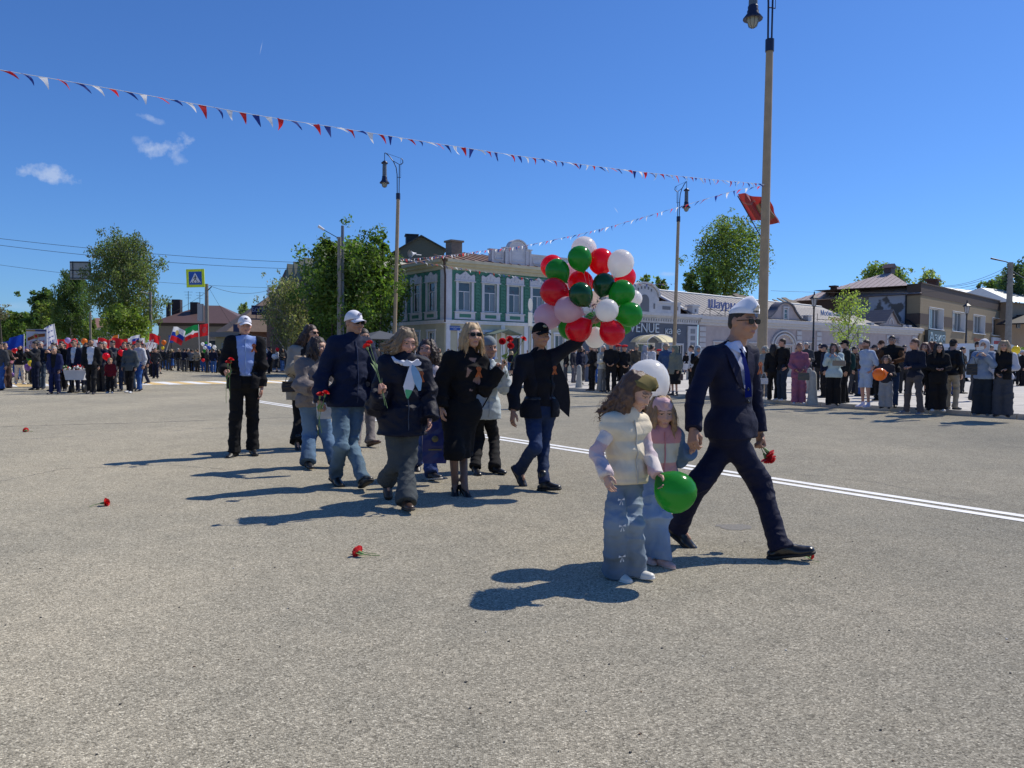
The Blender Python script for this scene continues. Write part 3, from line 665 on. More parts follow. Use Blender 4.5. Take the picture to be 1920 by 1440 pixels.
        lettering('LOVE', .9, mat('grey_letters', (.25, .22, .24), .6), r, (7.5, -.1, 3.6), (R_(90), 0, 0), .02, sx=1.3)
shop_row(26.35, 52.6, 'long pale pink single storey shop building with a curved dormer and grey sheet roof', 1)
shop_row(52.8, 66.5, 'lower pale pink shop building with one small pointed gable beside the brown clad block', 2)
# ---------------------------------------------------------------- brown clad two storey block
def brown_block():
    C0 = Vector((48.6, 92.0, 0)); ang = R_(45.5); r = empty('office_building', C0, ang, 'two storey office block clad in tan and brown panels with wide white windows', 'building')
    MT = siding('tan_panel', (.27, .205, .125), .9, noise=.06); MBn = mat('brown_panel', (.075, .048, .036), .75, noise=.08, nscale=3); W = 44; D = 13
    wins = [(3.4, 9.2), (13.2, 19.2), (23.2, 29.4), (33.6, 40.6)]
    holes = [(a, b, 5.3, 7.95) for a, b in wins]+[(14.5, 21.5, .6, 2.9), (24, 30, .6, 2.9), (34.5, 40.5, .3, 2.7), (6, 8, .2, 2.5)]
    g = MB(); facade(g, W, 0, 9.15, holes, th=.75); g.build('wall', MT, r)
    g = MB(); g.box(-.04, W+.05, -.05, .1, 9.15, 10.55); g.box(-.08, W+.1, -.14, .2, 10.55, 10.7)
    g.build('fascia', MBn, r)
    xs = [(-.04, 3.3), (9.3, 13.1), (19.3, 23.1), (29.5, 33.5), (40.7, W)]
    for a, b in xs: g = MB(); g.box(a, b, -.04, 0, 5.7, 7.0); g.build('brown_band', MBn, r)
    for (a, b, c, d) in holes:
        fr = mat('white_plastic', (.72, .73, .76), .5)
        window(r, (a+b)/2, c, b-a, d-c, nx=4 if b-a > 3 else 2, trans=0, y=.62, fw=.14, fr=fr, pane=mat('blue_glass', (.045, .07, .09), .08, spec=.9))
        g = MB(); e = .003; g.box(a+e, a+.06, -.06, .55, c, d); g.box(b-.06, b-e, -.06, .55, c, d); g.box(a, b, -.08, .55, d-.06, d-e); g.box(a-.1, b+.1, -.16, .55, c-.08, c); g.build('window_reveal', fr, r)
    # signs
    g = MB(); g.box(1.6, 8.6, -.5, -.1, 3.0, 5.05); s = g.build('signboard', mat('dark_sign', (.03, .035, .04), .4), r)
    lettering('Азия', 1.5, mat('sign_pale', (.30, .42, .5), .5), r, (5.2, -.53, 4.2), (R_(90), 0, 0), .02, sx=1.9)
    lettering('кафе', .6, mat('sign_pale2', (.6, .6, .6), .5), r, (6.6, -.53, 3.3), (R_(90), 0, 0), .02, sx=1.8)
    g = MB(); g.box(33.0, 43.5, -.3, -.05, 3.0, 4.95); g.build('signboard', mat('white_sign', (.6, .6, .66), .5), r)
    g = MB(); g.box(33.6, 43.0, -.36, -.3, 3.7, 4.4); g.build('sign_panel', mat('red_sign', (.55, .02, .03), .5), r)
    lettering('МАГНИТ', .55, mat('w', (.7, .6, .6), .5), r, (38, -.38, 4.05), (R_(90), 0, 0), .01, sx=2)
    lettering('Магазин', .75, mat('faded_red', (.35, .14, .09), .6), r, (26.5, -.05, 4.35), (R_(90), 0, 0), .02, sx=1.8)
    # side wall: short clad part, then patched plaster under a pale hip roof
    M = Matrix.Rotation(UANG-ang, 4, 'Z') @ LM(1)
    g = MB(); facade(g, 1.6, 0, 9.15, [], x0=-1.6); g.v = [tuple(M @ Vector(v)) for v in g.v]; g.build('side_wall', MT, r)
    g = MB(); g.box(-1.6, .0, -.05, 0, 5.7, 7.0, 0, M); g.box(-1.6, .05, -.06, .02, 9.15, 10.55, 0, M); g.build('side_band', MBn, r)
    g = MB(); g.box(-1.75, -1.6, -.12, .0, 3, 9.2, 0, M); g.tube([M @ Vector((-.1, -.15, 5.2)), M @ Vector((-1.2, -.15, 6.2)), M @ Vector((-1.7, -.15, 6.3))], .09, 6); g.build('drainpipe', M_DARK, r)
    g = MB(); g.quad((0, 0, 10.4), (W, 0, 10.4), (W, D, 10.4), (0, D, 10.4)); g.build('flat_roof', MBn, r)
    g = MB(); g.box(13, 14.2, 2, 3.2, 10.4, 12.0); g.box(12.8, 14.4, 1.8, 3.4, 12, 12.25); g.build('chimney', mat('brown_brick', (.09, .05, .04), .9), r)
    # the older wing behind
    r2 = empty('old_wing', rowpt(66.2, 1.7), UANG, 'older two storey wing with patched white plaster wall and pale pinkish sheet metal hip roof', 'building')
    def patchy():
        m = bpy.data.materials.new('patched_plaster'); m.use_nodes = True; N = m.node_tree.nodes; L = m.node_tree.links; b = N['Principled BSDF']; b.inputs['Roughness'].default_value = .9
        tc = N.new('ShaderNodeTexCoord'); no = N.new('ShaderNodeTexNoise'); no.inputs['Scale'].default_value = .33; no.inputs['Detail'].default_value = 6; L.new(tc.outputs['Object'], no.inputs['Vector'])
        rp = N.new('ShaderNodeValToRGB'); e = rp.color_ramp.elements; e[0].position = .44; e[0].color = (.13, .115, .105, 1); e[1].position = .475; e[1].color = (.44, .44, .48, 1); q = e.new(.56); q.color = (.40, .41, .45, 1); q = e.new(.58); q.color = (.20, .18, .17, 1)
        L.new(no.outputs[0], rp.inputs[0]); L.new(rp.outputs[0], b.inputs['Base Color']); return m
    MM = LM(1); g = MB(); facade(g, 8.2, 0, 9.3, [(-5.6, -4.9, 6.0, 7.2)], x0=-8.2); g.v = [tuple(MM @ Vector(v)) for v in g.v]; g.build('side_wall', patchy(), r2)
    g = MB(); facade(g, 6.8, 0, 9.3, [(-12.5, -11.6, 5.6, 7.6)], x0=-15); g.v = [tuple(MM @ Vector(v)) for v in g.v]; g.build('brick_wall', mat('dark_brick', (.085, .042, .03), .9, noise=.2, nscale=6), r2)
    g = MB(); g.box(-3.6, -2.5, -.4, -.02, 6.6, 7.4, 0, MM); ac = g.build('air_conditioner', M_WHITE, r2)
    g = MB(); e = -.5
    A = [(e, -2.2, 9.35), (17, 5.0, 9.35), (17, 15.5, 9.35), (e, 15.5, 9.35)]; T = (8.5, 6.5, 13.2)
    for i in range(4): g.add([A[i], A[(i+1) % 4], T], [(0, 1, 2)])
    MR = siding('pale_pink_roof', (.46, .37, .35), .8, rough=.55, noise=.12, axis=1); ro = g.build('roof', MR, r2)
    g = MB()
    for k in range(22):
        y = -2+k*.8; f = min((y+2.2)/8.7, (15.5-y)/9) if y < 15.5 else 0
        g.tube([(e, y, 9.4), (e+(9)*f, y, 9.4+3.85*f)], .035, 4)
    g.build('roof_seams', MR, ro)
    g = MB(); g.box(8.0, 9.0, 6, 7, 13.0, 13.7); g.prism([(7.7, 13.7), (9.3, 13.7), (8.5, 14.3)], 5.8, 7.2); g.build('roof_lantern', mat('brown_metal', (.10, .06, .06), .5), ro)
    g = MB(); g.box(.2, .8, 9.4, 10.0, 9.4, 10.9); g.box(.05, .95, 9.25, 10.15, 10.9, 11.1); g.build('chimney', mat('brown_brick', (.09, .05, .04), .9), ro)
brown_block()
def far_right():
    o = AT(1893, 560, 118); r = empty('peach_house', (o.x, 118, 0), R_(30), 'peach plastered house with pale sheet metal roof at the right edge', 'house')
    g = MB(); facade(g, 20, 0, 10.4, [(2, 3.5, 6.5, 8.6), (6, 7.5, 6.5, 8.6), (3, 6, .3, 3.6)]); g.build('wall', mat('peach_plaster', (.40, .28, .19), .9, noise=.1, nscale=2), r)
    for x in (2.75, 6.75): window(r, x, 6.5, 1.5, 2.1)
    g = MB(); g.quad((-.8, -.8, 10.4), (21, -.8, 10.4), (15, 6, 13.2), (3, 6, 13.2)); g.add([(-.8, -.8, 10.4), (3, 6, 13.2), (-.8, 13, 10.4)], [(0, 1, 2)]); g.build('roof', mat('pale_metal_roof', (.45, .48, .48), .4, metal=.2, noise=.1, nscale=2), r)
    g = MB(); facade(g, 13, 0, 10.4, [], x0=-13); g.v = [tuple(LM(1) @ Vector(v)) for v in g.v]; g.build('side_wall', mat('peach_plaster', (.40, .28, .19), .9, noise=.1, nscale=2), r)
    g = MB(); g.prism([(-3.5, 7.0), (3, 8.6), (9, 7.0), (9, 6.8), (3, 8.3), (-3.5, 6.8)], -5, 0); 
    for x in (-3.2, 2.8, 8.6): g.tube([(x, -4.8, 7.0), (x, -4.8, 0)], .1, 6)
    g.build('canopy', mat('black_canopy', (.02, .02, .022), .6), r)
    # further grey-white roof between
    o = AT(1850, 555, 140); r = empty('distant_house', (o.x, 140, 0), R_(35), 'distant house showing only its pale metal roof behind the office block', 'house')
    g = MB(); g.box(-14, 12, 0, 10, 0, 12); g.build('wall', M_PLAST, r); g = MB(); g.quad((-16, -1, 12), (13, -1, 12), (8, 5, 14.8), (-6, 5, 14.8)); g.add([(-16, -1, 12), (-6, 5, 14.8), (-16, 11, 12)], [(0, 1, 2)]); g.build('roof', mat('pale_metal_roof', (.45, .48, .48), .4, metal=.2, noise=.1, nscale=2), r)
    # ruined dark roof behind the pink row
    o = AT(1478, 560, 84); r = empty('ruined_barn', (o.x, 84, 0), UANG, 'derelict outbuilding with a collapsed dark plank roof behind the pink shops', 'building')
    g = MB(); g.box(-5, 5, 0, 6, 0, 5.8); g.build('wall', mat('dark_planks', (.07, .06, .055), .9), r)
    rr = random.Random(5)
    for k in range(15):
        g = MB(); x = -6.5+k*.9; y0 = 8.0+.25*math.sin(k*.7)+rr.uniform(-.12, .12)
        a, b = (x, -1, 6.0+rr.uniform(-.1, .1)), (x+1.2, 4, y0+.2)
        M = Matrix.Identity(4); g.add([a, (x+.85, -1, a[2]), (x+2.05, 4, b[2]+rr.uniform(-.15, .15)), b, (x, -1, a[2]-.1), (x+.85, -1, a[2]-.1), (x+2.05, 4, b[2]-.1), (x+1.2, 4, b[2]-.1)], [(0, 1, 2, 3), (0, 4, 5, 1), (1, 5, 6, 2), (2, 6, 7, 3), (3, 7, 4, 0), (7, 6, 5, 4)])
        g.build('roof_plank', mat('weathered_board', (.15, .125, .10), .9, noise=.3, nscale=4), r)
far_right()
# ---------------------------------------------------------------- houses further up the road on the left
def left_houses():
    # tall house with olive gable and black chimney
    d = 78; o = AT(748, 480, d); r = empty('olive_house', (o.x, d, 0), R_(12), 'tall house with an olive gable wall and black chimney rising behind the green corner house', 'house')
    MO = siding('olive_siding', (.13, .14, .10), 1.2, noise=.08); z1 = (667-464)*d/FPX+1.36; za = (667-443)*d/FPX+1.36
    g = MB(); g.prism([(0, 0), (4.6, 0), (4.6, z1), (2.2, za), (0, z1-.2)], 0, 9); g.build('gable_wall', MO, r)
    g = MB(); P_ = [(-1.2, z1-.9), (2.2, za+.12), (4.85, z1-.1)]; g.prism(P_+[(x, z-.12) for x, z in P_][::-1], -.35, 9.4); ro = g.build('roof', mat('dark_roof', (.055, .06, .05), .6), r)
    g = MB(); g.box(.9, 2.1, 2.5, 3.7, za-.6, za+.45); g.box(.8, 2.2, 2.4, 3.8, za+.45, za+.6); g.build('chimney', mat('black_metal', (.012, .013, .02), .5), ro)
    g = MB(); g.box(-3.6, 0, 1, 8, 0, 8.9); g.prism([(-4, 8.9), (0, 8.9), (0, z1-.4)], .5, 8.5); g.build('wing', mat('grey_wing', (.20, .19, .20), .9), r)
    # mansard building with row of green cross gables
    MB_ = mat('brown_tile', (.13, .075, .058), .8, noise=.25, nscale=5, bump=.6, bscale=9); MGm = mat('green_metal_gable', (.075, .095, .075), .5, noise=.1, nscale=2)
    o = AT(597, 460, 66); r = empty('mansard_house', (o.x, 66, 0), UANG, 'house with a steep brown tiled mansard roof and dark green cross gables', 'house')
    zt = o.z
    # local: x = along U (away from road), y = along Vv
    g = MB(); g.box(1.4, 12, -1, 9.5, 0, 6.0); g.build('wall', mat('tan_brick', (.22, .17, .13), .9, noise=.15, nscale=6), r)
    g = MB()
    g.add([(-1.2, -1, 5.6), (.6, -1, zt-1.5), (.6, 9.6, zt-1.2), (-1.2, 9.6, 5.6)], [(0, 1, 2, 3)]); g.add([(.6, -1, zt-1.5), (12, -1, zt-1.5), (12, 9.6, zt-1.2), (.6, 9.6, zt-1.2)], [(0, 1, 2, 3)])
    g.add([(-1.2, 9.6, 5.6), (.6, 9.6, zt-1.2), (12, 9.6, zt-1.2), (12, 9.6, 0), (-1.2, 9.6, 0)], [(0, 1, 2, 3, 4)]); g.add([(-1.2, -1, 5.6), (-1.2, 9.6, 5.6), (-1.2, 9.6, 0), (-1.2, -1, 0)], [(0, 1, 2, 3)])
    g.build('mansard_roof', MB_, r)
    for y, w, z in ((0, 1.9, zt), (2.9, .8, zt-.75), (4.3, .75, zt-.75), (5.6, .7, zt-.85), (7.2, .7, zt-.9)):
        g = MB(); hh = 2.6 if w > 1 else 1.9
        vs = [(-.1, y-w, z-hh), (-.1, y+w, z-hh), (-.1, y, z), (9, y-w, z-hh), (9, y+w, z-hh), (9, y, z-(.9 if w > 1 else .2))]
        g.add(vs, [(0, 2, 1), (0, 3, 5, 2), (1, 2, 5, 4), (3, 4, 5)]); g.build('cross_gable', MGm, r)
    # brick shop with rooftop letter sign
    o = AT(470, 640, 76); r = empty('brick_shop', (o.x-.8, 76, 0), R_(28), 'low brick shop with a brown hipped roof and letters on a rooftop frame', 'building')
    holes = [(1.2+k*1.55, 2.3+k*1.55, .9, 3.1) for k in range(5)]
    g = MB(); facade(g, 9.5, 0, 3.9, holes); g.build('wall', M_BRICK, r)
    for h in holes: window(r, (h[0]+h[1])/2, h[2], 1.1, 2.2, nx=2, trans=.35, y=.12)
    g = MB(); g.quad((-1.6, -.8, 3.6), (10.5, -.8, 3.6), (8.5, 5, 7.6), (3.5, 5, 7.6)); g.add([(-1.6, -.8, 3.6), (3.5, 5, 7.6), (-1.6, 10, 3.6)], [(0, 1, 2)]); g.build('roof', siding('brown_sheet', (.14, .10, .08), 1, axis=0, noise=.2), r)
    g = MB(); 
    for x in (1.5, 2.4, 3.3): g.tube([(x, 1.2, 4.4), (x, 1.2, 6.3)], .04, 4)
    for z in (5.55, 6.25): g.tube([(1.1, 1.2, z), (3.6, 1.2, z)], .03, 4)
    g.box(1.05, 3.65, 1.22, 1.26, 5.35, 6.3)
    g.build('sign_frame', mat('navy_board', (.03, .035, .10), .6), r); lettering('БОГРАТТО', .6, mat('pale_lilac', (.5, .48, .6), .6), r, (2.35, 1.15, 5.82), (R_(90), 0, 0), .03, sx=.8)
    # telecom mast
    p = AT(513, 640, 100); top = AT(513, 540, 100); r = empty('telecom_mast', (p.x, 100, 0), 0, 'slim telecom mast with panel antennas above the brick shop roof', 'mast')
    g = MB(); g.tube([(0, 0, 0), (0, 0, top.z-1)], .25, 8); g.build('mast_pole', mat('galvanised', (.35, .36, .38), .5, metal=.5), r)
    for k in range(5): g = MB(); x = math.cos(k*1.257)*.6; y = math.sin(k*1.257)*.6; g.box(x-.17, x+.17, y-.1, y+.1, top.z-2.4, top.z); g.build('antenna', M_WHITE, r)
    g = MB(); g.box(-.7, .7, -.7, .7, top.z-2.8, top.z-2.6); g.build('platform', M_DARK, r)
    # hipped brown roof house across
    d = 88; o = AT(287, 600, d); r = empty('brown_roof_house', (o.x, d, 0), R_(6), 'tan brick house with a brown hipped roof, two dark chimneys and aerials', 'house')
    ze = (662-601)*d/FPX+1.36; zr = (662-566)*d/FPX+1.36
    MTB = mat('tan_brick_wall', (.25, .215, .17), .9, noise=.12, nscale=5, bump=.2, bscale=20)
    g = MB(); facade(g, 9.6, 0, ze, [(6.0, 7.2, 1.2, 3.0)], x0=.6); g.build('wall', MTB, r); window(r, 6.6, 1.2, 1.2, 1.8)
    g = MB(); g.box(.6, .75, .1, 9, 0, ze); g.build('side_wall', MTB, r)
    g = MB(); g.quad((-.2, -.6, ze-.2), (11, -.6, ze-.2), (6.2, 4.5, zr), (4.2, 4.5, zr)); g.add([(-.2, -.6, ze-.2), (4.2, 4.5, zr), (-.2, 9.6, ze-.2)], [(0, 1, 2)]); g.add([(11, -.6, ze-.2), (11, 9.6, ze-.2), (6.2, 4.5, zr)], [(0, 1, 2)]); ro = g.build('roof', mat('brown_metal_roof', (.105, .062, .055), .55, noise=.08, nscale=3), r)
    g = MB(); g.box(.5, 10.3, -.05, 0, ze-.55, ze-.2); g.build('eaves_band', mat('dark_eaves', (.06, .045, .04), .7), r)
    for x, y, w, h in ((1.15, 1.5, .42, 1.9), (1.55, 3.0, .95, 2.4), (3.9, 2.0, .85, 2.05)):
        g = MB(); g.box(x-w/2, x+w/2, y, y+w, ze, ze+h+.3); g.build('chimney', mat('dark_chimney', (.03, .022, .026), .7), ro)
    for x, y in ((2.8, 3.6), (3.9, 4.4)):
        g = MB(); g.tube([(x, y, ze), (x, y, zr+1.6)], .03, 4)
        for q in range(3): g.tube([(x-.5+q*.1, y, zr+1.5-q*.35), (x+.5-q*.1, y, zr+1.5-q*.35)], .015, 4)
        g.build('aerial', M_DARK, ro)
    # kiosk / bus shelter at the foot of the crossing pole
    d = 66; o = AT(404, 690, d); r = empty('kiosk', (o.x, d, 0), R_(10), 'cream glazed kiosk with a blue fascia behind the spectators', 'kiosk')
    zt = (663-622)*d/FPX+1.36; g = MB(); facade(g, 2.2, 0, zt-.4, [(.5, 1.7, .9, zt-.9)]); g.box(0, 2.2, .3, 3, 0, zt-.4); g.build('wall', mat('cream_kiosk', (.42, .36, .22), .8), r)
    window(r, 1.1, .9, 1.2, zt-1.8)
    g = MB(); g.box(-.4, 2.5, -.5, 3.2, zt-.4, zt-.15); g.box(-.4, 2.5, -.5, -.45, zt-.15, zt); g.build('roof', mat('grey_fascia', (.2, .2, .2), .7), r)
    g = MB(); g.box(1.5, 2.3, -.2, -.1, zt+.05, zt+.7); g.build('sign_panel', mat('navy_panel', (.02, .03, .10), .5), r)
    # white house seen between the far trees
    d = 120; o = AT(160, 660, d); r = empty('white_house', (o.x, d, 0), 0, 'white rendered house glimpsed between the birches', 'house')
    g = MB(); facade(g, 8, 0, 5.2, [(2.4, 3.6, 1.2, 3.0), (4.8, 6, 1.2, 3.0)]); g.build('wall', M_WHITE, r); window(r, 3, 1.2, 1.2, 1.8); window(r, 5.4, 1.2, 1.2, 1.8)
    g = MB(); g.quad((-.5, -.6, 5.2), (8.5, -.6, 5.2), (8.5, 4, 7.0), (-.5, 4, 7.0)); g.build('roof', mat('faded_red_roof', (.25, .13, .10), .8), r)
left_houses()
# ================================================================== trees
def leafmat(name, c, tr=.45):
    m = bpy.data.materials.new(name); m.use_nodes = True; N = m.node_tree.nodes; L = m.node_tree.links; b = N['Principled BSDF']; b.inputs['Roughness'].default_value = .55; b.inputs['Specular IOR Level'].default_value = .35
    at = N.new('ShaderNodeAttribute'); at.attribute_name = 'Col'
    vm = N.new('ShaderNodeVectorMath'); vm.operation = 'MULTIPLY'; vm.inputs[1].default_value = c; L.new(at.outputs['Color'], vm.inputs[0]); L.new(vm.outputs[0], b.inputs['Base Color'])
    t = N.new('ShaderNodeBsdfTranslucent'); v2 = N.new('ShaderNodeVectorMath'); v2.operation = 'MULTIPLY'; v2.inputs[1].default_value = (1.3, 1.55, .7); L.new(vm.outputs[0], v2.inputs[0]); L.new(v2.outputs[0], t.inputs['Color'])
    ms = N.new('ShaderNodeMixShader'); ms.inputs[0].default_value = tr; L.new(b.outputs[0], ms.inputs[1]); L.new(t.outputs[0], ms.inputs[2]); L.new(ms.outputs[0], N['Material Output'].inputs['Surface'])
    return m
M_BARK = mat('bark', (.09, .075, .06), .95, noise=.35, nscale=6, bump=.6, bscale=14); M_BIRCH = mat('birch_bark', (.40, .38, .34), .85, noise=.5, nscale=4, aniso=(1, 1, .3))
def leaves(centres, size, n, rg, spread, droop=0.0, var=.35):
    """n leaf quads scattered in gaussian clumps round the given centres (array m,4: x,y,z,r)"""
    m = len(centres); w = centres[:, 3]**2; idx = rg.choice(m, n, p=w/w.sum())
    off = rg.normal(size=(n, 3)); off /= np.linalg.norm(off, axis=1)[:, None]+1e-9
    rad = rg.random(n)**.45; P = centres[idx, :3]+off*(rad*centres[idx, 3])[:, None]*spread
    if droop: P[:, 2] -= np.abs(rg.normal(size=n))*droop
    a = rg.normal(size=(n, 3)); a /= np.linalg.norm(a, axis=1)[:, None]
    if droop: a[:, 2] -= 1.2; a /= np.linalg.norm(a, axis=1)[:, None]
    b = np.cross(a, rg.normal(size=(n, 3))); b /= np.linalg.norm(b, axis=1)[:, None]+1e-9
    s = size*rg.uniform(.55, 1.35, n)[:, None]
    V = np.stack([P-a*s, P+b*s*.5, P+a*s, P-b*s*.5], 1).reshape(-1, 3)
    cl = 2.05*rg.uniform(1-var, 1+var, m)[idx]*rg.uniform(.72, 1.3, n)
    col = np.stack([cl*rg.uniform(.85, 1.2, n), cl, cl*rg.uniform(.7, 1.1, n)], 1)
    return V, np.arange(n*4).reshape(n, 4), np.repeat(col, 4, axis=0)
def tree(px, d, ytop, wpx, ybot, label, col, n=9000, leaf=.16, kind='round', seed=1, name='tree', group=None, trunk=None, base=0.0, bark=None, clumps=34, airy=.75, cat='tree'):
    rg = np.random.default_rng(seed); rr = random.Random(seed)
    hy = 669+.009*(px-960)
    X = AT(px, hy, d).x; H = (hy-ytop)*d/FPX+CAM_H; zb = max(base+.3, (hy-ybot)*d/FPX+CAM_H); W = wpx*d/FPX/2
    r = empty(name, (X, d, base), 0, label, cat, group); H -= base; zb -= base
    tr = MB(); nb = 9 if kind != 'poplar' else 12; lean = rr.uniform(-.03, .03)*H; tw = trunk or H*.018+.04
    axis = lambda z: Vector((lean*(z/H)+.04*H*math.sin(z/H*2.3+seed)*.3, .02*H*math.sin(z*1.7/H+seed), z))
    tr.tube([axis(H*k/8*.93) for k in range(9)], [tw*(1-.11*k) if k < 8 else tw*.1 for k in range(9)], 8)
    cs = []
    lim = MB()
    for k in range(clumps):
        u = (k+.5)/clumps; z = zb+(H-zb)*(.04+.92*u)
        if kind == 'round': prof = math.sin(math.pi*(.12+.80*u))**.7
        elif kind == 'willow': prof = .55+.45*math.sin(math.pi*(.1+.85*u)); 
        elif kind == 'cone': prof = (1-u)*.95+.08
        elif kind == 'poplar': prof = .75*math.sin(math.pi*(.1+.82*u))**.5
        elif kind == 'bush': prof = math.cos(math.pi/2*u*.95)**.5
        else: prof = .8
        a = k*2.4+rr.uniform(-.5, .5); q = rr.uniform(.35, 1.0)*prof*W*.86
        cx = Vector((math.cos(a)*q, math.sin(a)*q, z))+Vector((axis(z).x, 0, 0)); cr = W*rr.uniform(.2, .36)*(.6+.4*prof)
        cs.append((*cx, cr))
        zz = max(.15*H, z-(H-zb)*rr.uniform(.12, .3)-.1); s0 = axis(min(zz, H*.85)); mid = s0.lerp(cx, .5)+Vector((0, 0, .04*H*rr.random()))
        if k % 2 == 0 or kind in ('poplar', 'sparse'): lim.tube([s0, mid, cx, cx+(cx-mid)*.4+Vector((0, 0, .1*cr))], [tw*.36*(1-.7*zz/H)+.012, tw*.22+.008, .015, .006], 5)
        for _ in range(2):
            b = cx+Vector((rr.gauss(0, cr), rr.gauss(0, cr), abs(rr.gauss(0, cr)))); cs.append((*b, cr*.45))
    tr.build('trunk', bark or M_BARK, r); lim.build('limbs', bark or M_BARK, r)
    C = np.array(cs); V, F, c = leaves(C, leaf, n, rg, 1.15/airy*.85, droop=leaf*2.5 if kind == 'willow' else 0)
    V[:, 2] = np.maximum(V[:, 2], zb*.85)
    # sprays standing up or hanging out of the crown
    link('crown', npmesh('crown', V, F, leafmat('leaf_green', col), col=c, smooth=False), r)
    return r
G1 = (.055, .085, .022); G2 = (.075, .105, .028); G3 = (.045, .07, .025); GY = (.14, .17, .045); GOL = (.10, .105, .06)
tree(240, 75, 447, 134, 600, 'tallest drooping birch with a broad rounded crown up the road', (.066, .082, .036), 24000, .115, 'willow', 3, trunk=.35, bark=M_BIRCH, clumps=46)
tree(237, 72, 585, 120, 640, 'low bright green thicket at the foot of the tallest birch', (.085, .115, .03), 9000, .13, 'bush', 4, name='shrub', clumps=26, cat='shrub')
tree(136, 86, 505, 78, 640, 'second tall birch left of the tallest one, beneath the blank road sign', G3, 17000, .12, 'willow', 5, trunk=.3, bark=M_BIRCH, clumps=40)
tree(172, 84, 600, 34, 655, 'thin young birch between the two tall birches', G2, 2600, .14, 'willow', 55, trunk=.12, bark=M_BIRCH, clumps=14)
tree(80, 100, 549, 62, 645, 'darker rounded tree third from the tallest birch', G3, 8000, .2, 'round', 6, clumps=30)
tree(104, 96, 565, 50, 648, 'yellowish tree squeezed in front of the second birch', (.085, .11, .035), 5000, .18, 'round', 66, clumps=20)
tree(36, 120, 588, 62, 650, 'low broad tree near the left end of the tree row', G1, 6000, .24, 'round', 7, clumps=24)
tree(8, 135, 600, 50, 655, 'last small tree at the far left end of the row', G1, 4000, .26, 'round', 8, clumps=20)
tree(4, 110, 574, 28, 600, 'nearly bare grey tree top at the far left', (.12, .115, .09), 500, .16, 'sparse', 9, clumps=14)
tree(460, 120, 570, 42, 640, 'pale pointed young poplar behind the man with the white cap', (.12, .15, .07), 2600, .22, 'poplar', 10, clumps=16)
tree(668, 52.5, 462, 205, 640, 'large leafy lime tree in front of the green corner house', (.050, .080, .020), 22000, .135, 'round', 11, trunk=.22, clumps=60)
tree(712, 51.8, 437, 40, 560, 'tall upright leader shoot tree beside the large lime tree', (.062, .098, .018), 2600, .12, 'poplar', 12, clumps=14, trunk=.09)
tree(620, 51.0, 447, 50, 600, 'slender twin topped tree on the left of the large lime tree', (.062, .098, .018), 3200, .12, 'poplar', 13, clumps=18, trunk=.09)
tree(540, 63, 520, 96, 650, 'grey green barely leafing birch in front of the tiled mansard roof', (.11, .115, .065), 5600, .11, 'willow', 14, clumps=36, bark=M_BIRCH)
tree(1355, 104, 418, 138, 565, 'large open crowned poplar behind the pink shops', (.075, .10, .03), 14000, .19, 'round', 15, trunk=.3, clumps=42, airy=.62)
for k, (px, yt, w, n, lb) in enumerate([(1205, 515, 40, 900, 'thin budding tree just right of the balloon bunch'), (1240, 520, 44, 1300, 'budding tree between the balloons and the middle lamp post'), (1290, 512, 46, 1800, 'leafy young tree just right of the middle lamp post'), (1322, 500, 44, 1800, 'young tree at the left foot of the open crowned poplar')]):
    tree(px, 98, yt, w, 575, lb, (.095, .125, .035), n, .2, 'poplar', 20+k, clumps=16)
tree(1650, 128, 504, 92, 550, 'rounded tree rising behind the pale pinkish hip roof', (.085, .115, .04), 4200, .27, 'round', 30, clumps=28, airy=.65)
tree(1738, 130, 508, 46, 550, 'pale thin tree behind the chimney of the office block', (.15, .17, .08), 1200, .22, 'round', 31, clumps=14, airy=.6)
tree(1905, 128, 500, 76, 560, 'dark tree behind the concrete power pole at the right edge', (.05, .075, .04), 3800, .25, 'round', 32, clumps=24)
tree(1866, 140, 528, 50, 560, 'green tree behind the far metal roof, left of the concrete power pole', (.08, .11, .03), 2200, .25, 'round', 33, clumps=14)
tree(1833, 140, 534, 16, 560, 'small spruce top beyond the office block roof', (.04, .06, .03), 700, .2, 'cone', 34, clumps=12)
tree(1590, 44, 550, 74, 655, 'small yellow green maple sapling standing among the spectators', GY, 2500, .06, 'round', 35, trunk=.045, clumps=34, base=.12, airy=.62)
